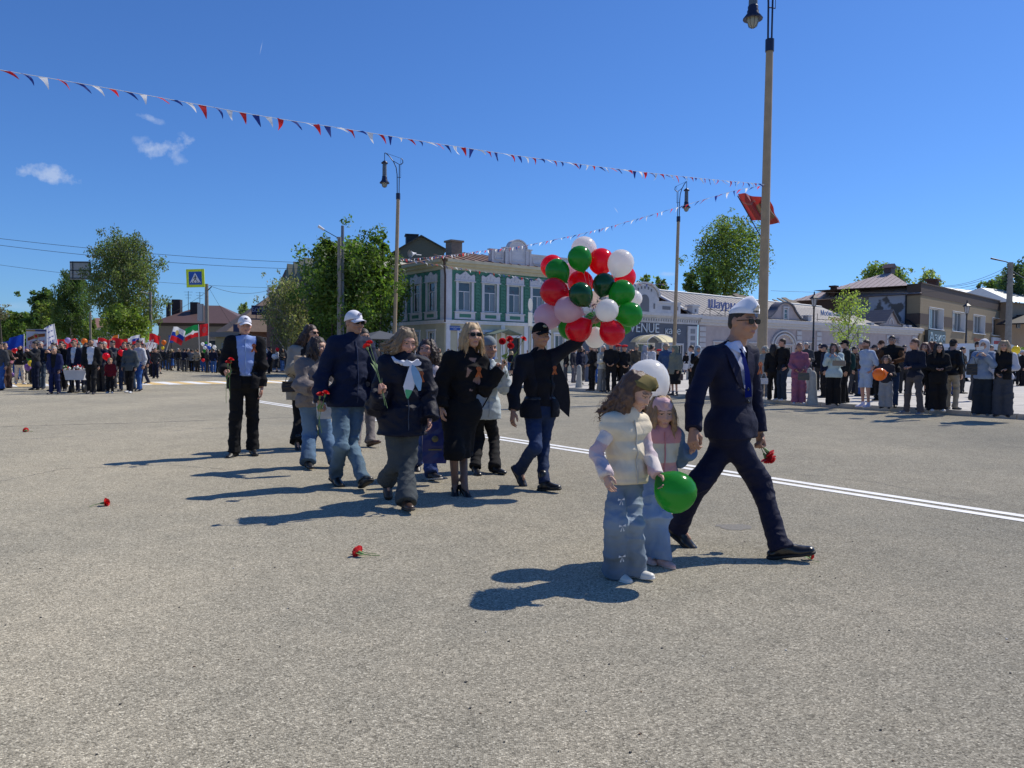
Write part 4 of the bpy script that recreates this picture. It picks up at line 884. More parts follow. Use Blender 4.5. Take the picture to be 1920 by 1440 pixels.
# ================================================================== lamp posts, poles, bollards
M_POLE = mat('beige_painted_steel', (.36, .265, .165), .6, noise=.15, nscale=3)
M_NAVY = mat('navy_painted_steel', (.012, .016, .05), .4)
M_LGLASS = mat('lamp_glass', (.42, .43, .38), .25, trans=.4); M_LBODY = mat('lamp_body_grey', (.10, .12, .15), .45)
def big_lamp(px_b, px_t, ycol, d, side, label, zt=11.55, rb=.17, rt=.115, reach=1.0):
    hy = 669+.009*(px_b-960); b = AT(px_b, hy, d); X = b.x; top = AT(px_t, ycol, d)
    r = empty('street_lamp', (X, d, .12), 0, label, 'street lamp', 'tall beige lamp posts round the square')
    dx = top.x-X; zt = top.z-.12; ax = lambda z: Vector((dx*z/zt, 0, z))
    g = MB(); g.tube([ax(zt*k/6) for k in range(7)], [rb+(rt-rb)*k/6 for k in range(7)], 16); g.build('pole', M_POLE, r)
    g = MB(); g.lathe([(rb+.02, .0), (rb+.08, .02), (rb+.08, .06), (rb+.03, .1), (rb+.02, .9), (rb+.01, .95)], 16); g.build('base', M_POLE, r)
    g = MB(); c = ax(zt); g.tube([c-Vector((0, 0, .03)), c+Vector((0, 0, .36))], rt+.025, 14); g.build('collar', M_NAVY, r)
    t = c+Vector((0, 0, .34)); s = side
    g = MB()
    a, b_ = t+Vector((s*.06, 0, 0)), t+Vector((-s*.06, 0, 0))
    g.tube([a, a+Vector((s*.01, 0, 1.2)), a+Vector((s*.07*reach, 0, 1.65)), a+Vector((s*.25*reach, 0, 2.05)), a+Vector((s*.55*reach, 0, 2.42)), a+Vector((s*.78*reach, 0, 2.6))], .032, 6)
    g.tube([b_, b_+Vector((-s*.01, 0, 1.85)), b_+Vector((-s*.12, 0, 1.87)), b_+Vector((-s*.24, 0, 1.98)), b_+Vector((-s*.22, 0, 2.17)), b_+Vector((-s*.12, 0, 2.25))], .03, 6)
    g.tube([b_+Vector((-s*.02, 0, 1.86)), a+Vector((s*.33*reach, 0, 2.12))], .022, 5); g.tube([b_+Vector((-s*.12, 0, 2.25)), a+Vector((s*.78*reach, 0, 2.6))], .01, 4)
    g.tube([a+Vector((0, 0, 1.05)), b_+Vector((-s*.1, 0, 1.02))], .02, 5); g.tube([b_+Vector((-s*.1, 0, 1.02)), b_+Vector((-s*.1, 0, 2.2))], .01, 4)
    h = a+Vector((s*.82*reach, 0, 2.6)); g.tube([h, h-Vector((0, 0, .5))], .022, 5); g.build('bracket', M_NAVY, r)
    L0 = h-Vector((0, 0, .5)); g = MB()
    Mz = Matrix.Translation(L0)
    g.lathe([(.02, .02), (.08, -.02), (.22, -.14), (.21, -.19), (.12, -.19)], 14, M=Mz); g.build('lamp_crown', M_NAVY, r); g = MB(); g.lathe([(.15, -1.0), (.17, -1.04), (.16, -1.12), (.19, -1.18), (.18, -1.24), (.32, -1.42), (.31, -1.45), (.18, -1.40)], 16, M=Mz)
    hd = g.build('lamp_cap', M_NAVY, r)
    g = MB(); g.lathe([(.12, -.18), (.135, -.3), (.145, -1.02)], 14, M=Mz); g.build('lamp_body', M_LBODY, r)
    g = MB(); g.lathe([(.19, -1.38), (.185, -1.5), (.13, -1.66), (.04, -1.72), (.0, -1.72)], 16, M=Mz); gl = g.build('lamp_globe', M_LGLASS, r)
    g = MB()
    for k in range(8): a_ = k*math.pi/4; g.tube([L0+Vector((R*math.cos(a_), R*math.sin(a_), z)) for R, z in ((.198, -1.38), (.19, -1.5), (.135, -1.67), (.03, -1.73))], .006, 4)
    g.build('globe_cage', M_NAVY, gl)
    return r
big_lamp(1428, 1443, 95, 25.5, -1, 'nearest tall beige lamp post carrying the bunting, behind the man in the suit', reach=.62)
big_lamp(738, 746.5, 373, 50, -1, 'tall beige lamp post beside the green corner house', rb=.13)
big_lamp(1263, 1272, 415, 57.5, 1, 'tall beige lamp post in front of the blue grey cafe', rb=.14, reach=.62)
def small_lamp(px, d, ytop, label):
    hy = 669+.009*(px-960); X = AT(px, hy, d).x; H = (hy-ytop)*d/FPX+CAM_H-.12
    r = empty('street_lamp', (X, d, .12), 0, label, 'street lamp', 'black lantern lamps on the pavement'); M = mat('black_iron', (.012, .012, .018), .4)
    g = MB(); s = H/5.0; g.lathe([(.22, 0), (.22, .08), (.16, .12), (.15, .4), (.11, .5), (.09, .9), (.10, .95), (.065, 1.0), (.055, 2.4), (.07, 2.43), (.05, 2.47), (.045, 4.05), (.07, 4.08), (.045, 4.12), (.09, 4.18)], 14); g.v = [(x, y, z*s) for x, y, z in g.v]; g.build('post', M, r)
    g = MB(); g.lathe([(.10, 4.18), (.17, 4.6)], 6, smooth=False); g.v = [(x, y, z*s) for x, y, z in g.v]; g.build('lantern_glass', mat('lantern_glass', (.5, .5, .52), .2, trans=.5), r)
    g = MB(); g.lathe([(.27, 4.6), (.26, 4.63), (.10, 4.76), (.05, 4.8), (.02, 5.0), (.0, 5.0)], 6, smooth=False)
    for k in range(6): a = k*math.pi/3; g.tube([(.105*math.cos(a), .105*math.sin(a), 4.18), (.175*math.cos(a), .175*math.sin(a), 4.6)], .011, 4)
    g.v = [(x, y, z*s) for x, y, z in g.v]; g.build('lantern_roof', M, r)
small_lamp(1524, 42.7, 547, 'black lantern lamp left of the yellow green sapling'); small_lamp(1810, 48, 563, 'black lantern lamp in front of the tan office block')
M_BOLL = mat('cast_concrete', (.33, .325, .30), .9, noise=.2, nscale=9, bump=.4, bscale=60)
bp_ = MB(); bp_.lathe([(.155, 0), (.15, .04), (.12, .25), (.105, .55), (.095, .82), (.075, .89), (.04, .93), (0, .94)], 14); bme = bp_.mesh('bollard', M_BOLL)
def put_bollard(px, yb, lb, z=.12, s=1.0):
    q = G(px, yb, z); o = link('bollard', bme, None, q); o.scale = (s, s, s); tag(o, lb, 'bollard', 'concrete bollards along the kerb')
put_bollard(1523, 759, 'nearest concrete bollard, between the woman in pink and the woman in pale blue')
put_bollard(1517, 738, 'concrete bollard just behind the nearest one')
put_bollard(1085.5, 727, 'concrete bollard under the left side of the balloon bunch', s=1.0); put_bollard(1125.5, 733, 'shaded concrete bollard under the balloon bunch, right of another'); put_bollard(1687, 702, 'small far bollard behind the man holding the child'); put_bollard(1350, 748, 'concrete bollard hidden beside the man in the suit')
# low concrete planter wall behind the spectators
g = MB(); 
for a, b in (((1290, 712), (1425, 712)), ((1445, 706), (1560, 708))):
    A_, B_ = G(*a, .12), G(*b, .12); n = Vector((0, .5, 0)); z = Vector((0, 0, .5)); g.add([A_, B_, B_+n, A_+n, A_+z, B_+z, B_+n+z, A_+n+z], [(0, 1, 5, 4), (1, 2, 6, 5), (2, 3, 7, 6), (3, 0, 4, 7), (4, 5, 6, 7)])
tag(g.build('low_wall', M_CONC), 'low pale concrete wall behind the spectators', 'wall')
def conc_pole(px, d, ytop, label, w=.14, lean=0):
    hy = 669+.009*(px-960); X = AT(px, hy, d).x; H = (hy-ytop)*d/FPX+CAM_H; r = empty('utility_pole', (X, d, 0), 0, label, 'utility pole')
    g = MB(); g.tube([(0, 0, 0), (lean, 0, H)], [w*1.35, w], 8); g.build('pole', mat('weathered_concrete', (.24, .225, .20), .9, noise=.2, nscale=4), r); return r, X, H
r, X, H = conc_pole(388, 60, 533, 'concrete pole carrying the pedestrian crossing sign'); PX388 = X
s0 = AT(370, 522.5, 60); sg = MB(); w = .70; s0 = Vector((s0.x-X, -.35, s0.z))
sg = MB(); sg.box(-w, w, -.03, .03, -w, w); f = sg.build('sign_border', mat('fluorescent_yellow', (.72, .85, .02), .4), r, s0, (0, R_(-2), 0))
sg = MB(); sg.box(-.5, .5, -.045, -.03, -.5, .5); sg.build('sign_face', mat('sign_blue', (.01, .09, .42), .4), f)
sg = MB(); sg.prism([(-.42, -.36), (.42, -.36), (0, .42)], -.055, -.045); sg.build('sign_triangle', mat('sign_white', (.8, .8, .82), .5), f)
sg = MB(); B = mat('sign_black', (.01, .01, .01), .5)
sg.lathe([(0, -.003), (.05, -.003), (.05, .003), (0, .003)], 10, M=Matrix.Translation((.01, -.06, .17)) @ Matrix.Rotation(R_(90), 4, 'X'))
for a, b, t in (((.01, .11), (-.01, -.06), .045), ((-.01, -.06), (.12, -.19), .03), ((.12, -.19), (.15, -.3), .028), ((-.01, -.06), (-.08, -.18), .03), ((-.08, -.18), (-.18, -.29), .028), ((.0, .09), (.12, .0), .022), ((.0, .09), (-.12, .02), .022), ((-.12, .02), (-.14, -.06), .02)):
    sg.tube([(a[0], -.06, a[1]), (b[0], -.06, b[1])], t*.8, 6)
for x in (-.3, -.1, .12, .3): sg.box(x-.055, x+.055, -.062, -.055, -.345, -.305)
sg.build('walking_figure', B, f)
g = MB(); g.box(-.95+.3, .0-.25, -.2, .05, H-2.9, H-1.55); g.build('junction_box', mat('grey_box', (.38, .38, .38), .6), r); g = MB(); g.tube([(-.1, -.3, H+.2), (-.1, -.3, H+.9)], .05, 6); g.tube([(0, 0, H-.6), (.3, 0, H-.3), (.35, .1, H-.2)], .04, 5); g.build('bracket', M_DARK, r)
r, X, H = conc_pole(1889, 60, 493, 'concrete power pole with a slanting lamp arm at the right edge', .19); g = MB(); a = AT(1858, 484.5, 60); g.tube([(0, 0, H-.1), (-.35, 0, H+.05), (a.x-X, 0, a.z)], [.04, .04, .07], 6); g.build('lamp_arm', M_DARK, r)
g = MB(); 
for k in range(4): g.tube([(-.35, 0, H-.9-k*.25), (.35, 0, H-.95-k*.25)], .03, 5)
g.build('insulators', M_DARK, r)
r, X, H = conc_pole(636, 49.5, 446, 'concrete pole with a lamp arm rising out of the lime tree', .12); g = MB(); a = AT(597, 424, 49.5); b = AT(607, 431, 49.5); g.tube([(0, 0, H-.1), (b.x-X, 0, b.z)], .025, 5); g.build('lamp_arm', M_DARK, r)
g = MB(); g.tube([(b.x-X+.02, 0, b.z), (a.x-X, 0, a.z)], [.07, .09], 8); g.build('lamp_head', M_WHITE, r)
r, X, H = conc_pole(642, 49.8, 425, 'grey steel mast beside the concrete lamp pole in the lime tree', .1); r.children[0].data.materials[0] = mat('steel_grey', (.16, .18, .21), .5, metal=.4)
r, X, H = conc_pole(283, 74, 548, 'thin dark pole with a lamp at the right edge of the tallest birch', .12); g = MB(); a = AT(264, 547, 74); g.tube([(0, 0, H-.2), (a.x-X, 0, a.z)], .05, 5); g.build('lamp_arm', M_WHITE, r)
r, X, H = conc_pole(170, 78, 585, 'thin dark pole between the two tall birches', .1)
r, X, H = conc_pole(1163, 62, 655, 'x', .09) if False else (None, 0, 0)
# blank overhead road sign seen from behind, on a long arm from a post inside the birch
D_ = 79; q = AT(235, 669, D_); r = empty('road_sign', Vector((q.x, D_, 0)), 0, 'back of a large blank road sign on an arm above the tree row', 'road sign'); c = AT(150, 507, D_); x = c.x-q.x; z = c.z
g = MB(); g.box(x-1.04, x+1.02, 0, .05, z-.93, z+.93); q = g.build('sign_panel', mat('grey_sign_back', (.33, .34, .34), .6, noise=.06, nscale=3), r)
g = MB()
for zz in (z+.8, z, z-.8): g.box(x-1.03, x+1.01, -.05, 0, zz-.04, zz+.04)
g.box(x-.76, x-.70, -.06, 0, z-.9, z+.9); g.box(x+.98, x+1.08, -.06, .06, z-.93, z+.93); g.build('sign_ribs', M_DARK, q)
g = MB(); g.tube([(0, .1, 0), (0, .1, z+.4)], .09, 8); g.tube([(0, .1, z+.2), (x, .1, z+.2)], .05, 6); g.tube([(0, .1, z-.3), (x, .1, z-.3)], .05, 6); g.build('post', mat('galvanised', (.35, .36, .38), .5, metal=.5), r)
# blue bus stop plate
q = AT(321, 636, 62); r = empty('bus_stop_sign', (q.x, 62, 0), 0, 'small blue bus stop sign on a thin post above the crowd', 'sign'); g = MB(); g.tube([(0, 0, 0), (0, 0, q.z+.3)], .03, 6); g.build('post', M_DARK, r)
g = MB(); g.box(-.18, .18, -.05, -.03, q.z-.28, q.z+.3); p_ = g.build('sign_face', mat('sign_blue', (.01, .09, .42), .4), r); g = MB(); g.box(-.13, .13, -.055, -.05, q.z+.08, q.z+.13); g.box(-.13, .13, -.055, -.05, q.z-.08, q.z-.03); g.build('sign_stripe', M_WHITE, p_)
# round traffic sign seen edge-on next to the balloons
q = AT(992, 600, 40); r = empty('traffic_sign', (q.x, 40, .12), R_(68), 'grey backed round traffic sign with a plate below, left of the balloons', 'road sign'); z = AT(992, 575, 40).z-.12; M_GB = mat('grey_sign_back', (.33, .34, .34), .6, noise=.06, nscale=3)
g = MB(); g.tube([(0, 0, 0), (0, 0, z+.4)], .035, 8); g.build('post', mat('galvanised', (.35, .36, .38), .5, metal=.5), r)
g = MB(); g.lathe([(0, -.01), (.33, -.01), (.33, .01), (0, .01)], 24, M=Matrix.Translation((0, -.06, z+.1)) @ Matrix.Rotation(R_(90), 4, 'X') , smooth=False); g.build('sign_disc', M_GB, r); g = MB(); g.box(-.3, .3, -.07, -.05, z-1.0, z-.3); g.build('sign_plate', M_GB, r)
# blue-grey gate pier and rail beside the cafe, seen under the balloons
q = G(1106, 716, .12); g = MB(); g.box(q.x-.22, q.x+.22, q.y, q.y+.4, .12, 3.4); tag(g.build('advert_column', mat('slate_blue', (.10, .12, .17), .7)), 'slate blue square column under the balloon bunch', 'column')
# ================================================================== overhead wires
M_WIRE = mat('black_cable', (.02, .02, .022), .6)
def wire(A, B, sag, label, rad=.02, n=20):
    g = MB(); g.tube([A.lerp(B, k/n)-Vector((0, 0, sag*4*(k/n)*(1-k/n))) for k in range(n+1)], rad*.55, 4, cap=False); return tag(g.build('overhead_wire', M_WIRE), label, 'cable', 'overhead wires')
wire(AT(-60, 440, 60), AT(560, 492, 68), .3, 'upper overhead wire running from the left past the tallest birch', .03)
wire(AT(-60, 452, 55), AT(600, 505, 66), .4, 'overhead wire passing just above the crossing sign', .028); wire(AT(-60, 488, 60), AT(560, 540, 70), .5, 'lower overhead wire on the left, behind the trees', .022)
wire(AT(392, 535, 60), AT(545, 525, 70), .9, 'sagging wire between the crossing sign pole and the mansard house', .025)
wire(AT(392, 540, 60), AT(445, 625, 70), .1, 'steep wire from the crossing sign pole down to the kiosk', .02); wire(AT(390, 545, 60), AT(270, 600, 84), .5, 'wire from the crossing sign pole to the brown roofed house', .025)
for k, (y1, x2, y2) in enumerate([(502, 1770, 536), (509, 1762, 538), (512, 1795, 545), (520, 1700, 548)]): wire(AT(1886, y1, 60), AT(x2, y2, 84), .35, ['top wire', 'second wire', 'third wire', 'lowest wire'][k]+' running left from the concrete power pole at the right edge', .03)
wire(AT(1895, 505, 60), AT(1960, 540, 40), .1, 'thick cable bundle leaving the frame on the right', .05); wire(AT(1445, 545, 95), AT(1720, 548, 92), .15, 'thin wire across the pale pinkish roof', .03)
# ================================================================== bunting
PC = [mat('pennant_white', (.75, .75, .78), .7, trans=.45), mat('pennant_red', (.60, .02, .025), .7, trans=.45), mat('pennant_blue', (.015, .04, .25), .7, trans=.35)]
PEN = []
for v in range(8):
    rr = random.Random(50+v); row = []
    for m in PC:
        g = MB(); a = rr.uniform(-1.1, .9); b = rr.uniform(-.9, .9); L_ = .235; W_ = .066; n = 4; vs = []
        for i in range(n+1):
            t = i/n; ang = a+b*t*1.4
            p = Vector((L_*t*(.85 if v not in (2, 5) else .25)*(1-.15*t), L_*t*math.sin(ang)*.45, -L_*t*(.22+.10*(v % 3)+.25*t if v not in (2, 5) else .85)))
            ww = W_*(1-t*.96); tw = rr.uniform(-.5, .5)*t
            vs += [p+Vector((-ww*math.cos(tw), -ww*math.sin(tw), 0)), p+Vector((ww*math.cos(tw), ww*math.sin(tw), 0))]
        g.add(vs, [(2*i, 2*i+1, 2*i+3, 2*i+2) for i in range(n)], 0, True); row.append(g.mesh('pennant', m))
    PEN.append(row)
def bunting(pts, label, spacing=.27, seed=1, scale=1.0, order=(0, 1, 2)):
    """pts: world points of the cord"""
    r = empty('pennant_bunting', pts[0], 0, label, 'bunting', 'pennant bunting strung over the square'); o0 = Vector(pts[0]); rr = random.Random(seed)
    g = MB(); g.tube([Vector(p)-o0 for p in pts], .0045, 4, cap=False); g.build('cord', mat('white_cord', (.6, .6, .62), .8), r)
    k = 0; acc = .1
    for i in range(len(pts)-1):
        a, b = Vector(pts[i]), Vector(pts[i+1]); L_ = (b-a).length; ang = math.atan2(b.y-a.y, b.x-a.x); u = acc
        while u < L_:
            o = link('pennant', PEN[rr.randrange(8)][order[k % 3]], r, a.lerp(b, u/L_)-o0, (rr.uniform(-.5, .6), rr.uniform(-.2, .2)+math.atan2(a.z-b.z, (b-a).xy.length), ang+rr.uniform(-.3, .3)))
            s = scale*rr.uniform(.85, 1.1); o.scale = (s, s, s); k += 1; u += spacing
        acc = u-L_
# string 1: from far left down to the near lamp post. depth varies from 12 m at the left edge to 25.5 m at the post
def curve3(pix, d0, d1):
    """picture points -> a cord in space whose plan is straight between its two ends"""
    A = AT(*pix[0], d0); B = AT(*pix[-1], d1); out = []
    for (x, y) in pix:
        d = ray(x, y); n = Vector((-(B-A).y, (B-A).x, 0)); t = n.dot(A-Vector((0, 0, CAM_H)))/n.dot(d); out.append(Vector((0, 0, CAM_H))+d*t)
    return out
def dens(p, k=4):
    o = []
    for i in range(len(p)-1):
        for j in range(k):
            t = j/k; p0, p1, p2, p3 = p[max(i-1, 0)], p[i], p[i+1], p[min(i+2, len(p)-1)]
            o.append(.5*((2*p1)+(p2-p0)*t+(2*p0-5*p1+4*p2-p3)*t*t+(3*p1-p0-3*p2+p3)*t**3))
    return o+[p[-1]]
bunting(dens(curve3([(-160, 100), (0, 131), (130, 153), (250, 174), (350, 192), (500, 219), (650, 242), (780, 263), (930, 286), (1050, 303), (1200, 322), (1330, 336), (1441, 346)], 10.6, 25.5)), 'long bunting rising from the nearest lamp post to the top left', .235, 1)
bunting(dens(curve3([(1441, 347), (1380, 357), (1300, 380), (1200, 409), (1100, 436), (980, 461), (900, 471), (820, 481), (748, 487)], 25.5, 50)), 'bunting sagging from the nearest lamp post to the one by the green house', .27, 2)
bunting(dens(curve3([(748, 483), (800, 493), (870, 504), (950, 516), (1010, 524), (1100, 531), (1190, 533), (1268, 532)], 50, 57.5)), 'bunting crossing in front of the green facade below the cornice', .34, 3, 1.15, order=(2, 1, 0))
bunting(dens(curve3([(748, 487), (790, 490), (815, 480), (850, 478), (900, 470)], 50, 51)), 'short tangled bunting over the roof corner of the green house', .3, 4)
# red flag on a slanting staff behind the near lamp post
def flag_mesh(w, h, nx, ny, amp, fold, colfn, name='flag', mats=None, phase=0.0, droop=0.0):
    V = []; F = []; MI = []
    for j in range(ny+1):
        for i in range(nx+1):
            u = i/nx; v = j/ny
            V.append((w*u*(1-.10*fold), amp*math.sin(u*7*fold+v*1.8+phase)*(.25+u), h*(v-.5)-droop*u*u+.10*amp*math.sin(u*9+v*5)))
    for j in range(ny):
        for i in range(nx): F.append((j*(nx+1)+i, j*(nx+1)+i+1, (j+1)*(nx+1)+i+1, (j+1)*(nx+1)+i)); MI.append(colfn((i+.5)/nx, (j+.5)/ny))
    return npmesh(name, V, F, mats, MI)
FR = mat('flag_red', (.55, .015, .02), .6, trans=.4); FW = mat('flag_white', (.75, .75, .78), .7, trans=.4); FB = mat('flag_blue', (.01, .05, .35), .7, trans=.35); FG = mat('flag_green', (.01, .24, .06), .7, trans=.35); FO = mat('flag_orange', (.70, .18, .02), .6, trans=.4); FGold = mat('flag_gold', (.55, .42, .12), .6, trans=.3)
a = AT(1383, 367, 27.5); b = AT(1430, 450, 27.5); r = empty('red_flag', b, 0, 'dark red flag with olive emblem on a slanting staff behind the nearest lamp post', 'flag')
g = MB(); g.tube([(0, 0, 0), a-b], .018, 6); g.build('flagstaff', M_DARK, r)
FDR = mat('flag_dark_red', (.30, .03, .028), .5, trans=.25); FOL = mat('flag_olive', (.17, .13, .06), .6, trans=.2)
def fdark(u, v):
    d = math.hypot((u-.62)*1.5, v-.45)
    if d < .30: return 1 if (int(u*30)+int(v*14)) % 3 else 2
    return 2 if abs(v-.72+.1*math.sin(u*9)) < .03 and u < .5 else 0
fm = flag_mesh(1.42, .92, 40, 22, .16, 1.9, fdark, mats=[FDR, FOL, mat('flag_pinkish', (.28, .11, .09), .6, trans=.15)], phase=.6)
o = link('flag_cloth', fm, r, (a-b)*.74+Vector((.02, 0, 0)), (0, R_(2), .1)); me = o.data
sh = (a-b).normalized()
for v in me.vertices:
    u_ = v.co.x/1.4; v.co.z += .05*math.sin(u_*8+.5)*(.3+u_)-.05*u_; v.co.x += v.co.z*(sh.x/sh.z)+.03*math.sin(v.co.z*14)*u_
# ================================================================== distance-field body builder
WR = 1.5
A3 = lambda v: np.array(v, dtype=np.float32)
def nrm(v): v = np.asarray(v, dtype=np.float32); return v/(np.linalg.norm(v)+1e-9)
class Fld:
    def __init__(s, lo, hi, h):
        s.h = h; s.lo = A3(lo); n = np.ceil((A3(hi)-s.lo)/h).astype(int)+1; s.n = n; s.v = np.full(n, .5, dtype=np.float32)
        s.ax = [s.lo[i]+h*np.arange(n[i], dtype=np.float32) for i in range(3)]
    def blk(s, lo, hi):
        i0 = np.clip(np.floor((lo-s.lo)/s.h).astype(int), 0, s.n); i1 = np.clip(np.ceil((hi-s.lo)/s.h).astype(int)+1, 0, s.n)
        if np.any(i1 <= i0): return None
        sl = tuple(slice(a, b) for a, b in zip(i0, i1)); X, Y, Z = [s.ax[i][sl[i]] for i in range(3)]
        return sl, X[:, None, None], Y[None, :, None], Z[None, None, :]
    def put(s, sl, d, k, op):
        v = s.v[sl]
        if op == 'u':
            if k > 0: h = np.maximum(k-np.abs(v-d), 0)/k; s.v[sl] = np.minimum(v, d)-h*h*k*.25
            else: s.v[sl] = np.minimum(v, d)
        elif op == 's':
            d = -d; h = np.maximum(k-np.abs(v-d), 0)/max(k, 1e-6); s.v[sl] = np.maximum(v, d)+h*h*k*.25
    def cap(s, a, b, ra, rb=None, k=.02, w=None, f=1.0, op='u'):
        """tapered capsule; w,f: flatten by factor f along unit axis w"""
        rb = ra if rb is None else rb; a = A3(a); b = A3(b); m = max(ra, rb)*max(1, f)+k+s.h*2.5
        r = s.blk(np.minimum(a, b)-m, np.maximum(a, b)+m)
        if r is None: return s
        sl, X, Y, Z = r; px, py, pz = X-a[0], Y-a[1], Z-a[2]; ab = b-a; L2 = float(ab@ab)+1e-9
        if w is not None and f != 1.0:
            w = nrm(w); q = (px*w[0]+py*w[1]+pz*w[2])*(1/f-1); px = px+w[0]*q; py = py+w[1]*q; pz = pz+w[2]*q; c = 1/f-1; ab = ab+w*float(ab@w)*c; L2 = float(ab@ab)+1e-9
        t = np.clip((px*ab[0]+py*ab[1]+pz*ab[2])/L2, 0, 1)
        d = np.sqrt((px-t*ab[0])**2+(py-t*ab[1])**2+(pz-t*ab[2])**2)-(ra+(rb-ra)*t)
        if f < 1: d = d*(f*.5+.5)
        s.put(sl, d, k, op); return s
    def ell(s, c, r, k=.01, M=None, op='u'):
        """ellipsoid with radii r in frame M (rows are axes)"""
        c = A3(c); r = A3(r); m = float(r.max())+k+s.h*2.5; q = s.blk(c-m, c+m)
        if q is None: return s
        sl, X, Y, Z = q; x, y, z = X-c[0], Y-c[1], Z-c[2]
        if M is not None: x, y, z = [M[i][0]*x+M[i][1]*y+M[i][2]*z for i in range(3)]
        k0 = np.sqrt((x/r[0])**2+(y/r[1])**2+(z/r[2])**2); k1 = np.sqrt((x/r[0]**2)**2+(y/r[1]**2)**2+(z/r[2]**2)**2)+1e-6
        s.put(sl, k0*(k0-1)/k1, k, op); return s
    def cut(s, p, n, k=.004):
        """remove everything on the side n points to"""
        p = A3(p); n = nrm(n); X, Y, Z = s.ax; d = (X[:, None, None]-p[0])*n[0]+(Y[None, :, None]-p[1])*n[1]+(Z[None, None, :]-p[2])*n[2]
        s.v = np.maximum(s.v, d.astype(np.float32)); return s
    def mesh(s):
        v = s.v.copy(); v[0] = v[-1] = .5; v[:, 0] = v[:, -1] = .5; v[:, :, 0] = v[:, :, -1] = .5
        ins = v < 0; c = [ins[a:a+ins.shape[0]-1, b:b+ins.shape[1]-1, d:d+ins.shape[2]-1] for a in (0, 1) for b in (0, 1) for d in (0, 1)]
        sm = sum(x.astype(np.int8) for x in c); act = (sm > 0) & (sm < 8); I = np.argwhere(act)
        if len(I) == 0: return np.zeros((0, 3)), np.zeros((0, 4), int)
        off = np.array([(a, b, d) for a in (0, 1) for b in (0, 1) for d in (0, 1)]); vals = [v[I[:, 0]+o[0], I[:, 1]+o[1], I[:, 2]+o[2]] for o in off]
        P = np.zeros((len(I), 3)); C = np.zeros(len(I))
        for e0, e1 in ((0, 1), (2, 3), (4, 5), (6, 7), (0, 2), (1, 3), (4, 6), (5, 7), (0, 4), (1, 5), (2, 6), (3, 7)):
            a, b = vals[e0], vals[e1]; m = (a < 0) != (b < 0); t = np.where(m, a/np.where(m, a-b, 1), 0); P += m[:, None]*(off[e0]+t[:, None]*(off[e1]-off[e0])); C += m
        P = (I+P/C[:, None])*s.h+s.lo; idx = np.full(act.shape, -1, dtype=np.int64); idx[tuple(I.T)] = np.arange(len(I)); F = []
        for ax in range(3):
            a = np.swapaxes(ins, 0, ax); ix = np.swapaxes(idx, 0, ax)
            cr = a[:-1, 1:-1, 1:-1] != a[1:, 1:-1, 1:-1]; J = np.argwhere(cr); i, j, k = J[:, 0], J[:, 1]+1, J[:, 2]+1
            q = np.stack([ix[i, j-1, k-1], ix[i, j, k-1], ix[i, j, k], ix[i, j-1, k]], 1); fl = a[i, j, k]
            if ax: fl = ~fl
            q[~fl] = q[~fl][:, ::-1]; F.append(q)
        F = np.concatenate(F); F = F[(F >= 0).all(1)]
        return P, F
def vnormals(V, F):
    n = np.cross(V[F[:, 2]]-V[F[:, 0]], V[F[:, 3]]-V[F[:, 1]]); N = np.zeros_like(V)
    for k in range(4): np.add.at(N, F[:, k], n)
    return N/(np.linalg.norm(N, axis=1)[:, None]+1e-9)
def wave3(P, fr, seed=0, oct=2):
    rg = np.random.default_rng(seed); out = 0; P = P*np.asarray(fr); tot = 0
    Q = P+.35*np.stack([np.sin(P[:, 1]*1.3+seed), np.sin(P[:, 2]*1.1+2+seed), np.sin(P[:, 0]*1.7+1+seed)], 1)
    for o in range(oct):
        for _ in range(5):
            k = rg.normal(size=3); k /= np.linalg.norm(k); out = out+np.sin(Q@k*(1.9**o)+rg.uniform(0, 6.28))/(1.6**o); tot += 1/(1.6**o)
    return out/tot*1.6
def wrinkle(V, F, amp, fr, seed, mask=None, ridged=True):
    n = wave3(V, fr, seed); d = (1.1-2.6*np.abs(n)**.75)*amp*WR if ridged else n*amp
    if mask is not None: d = d*mask
    return V+vnormals(V, F)*d[:, None]
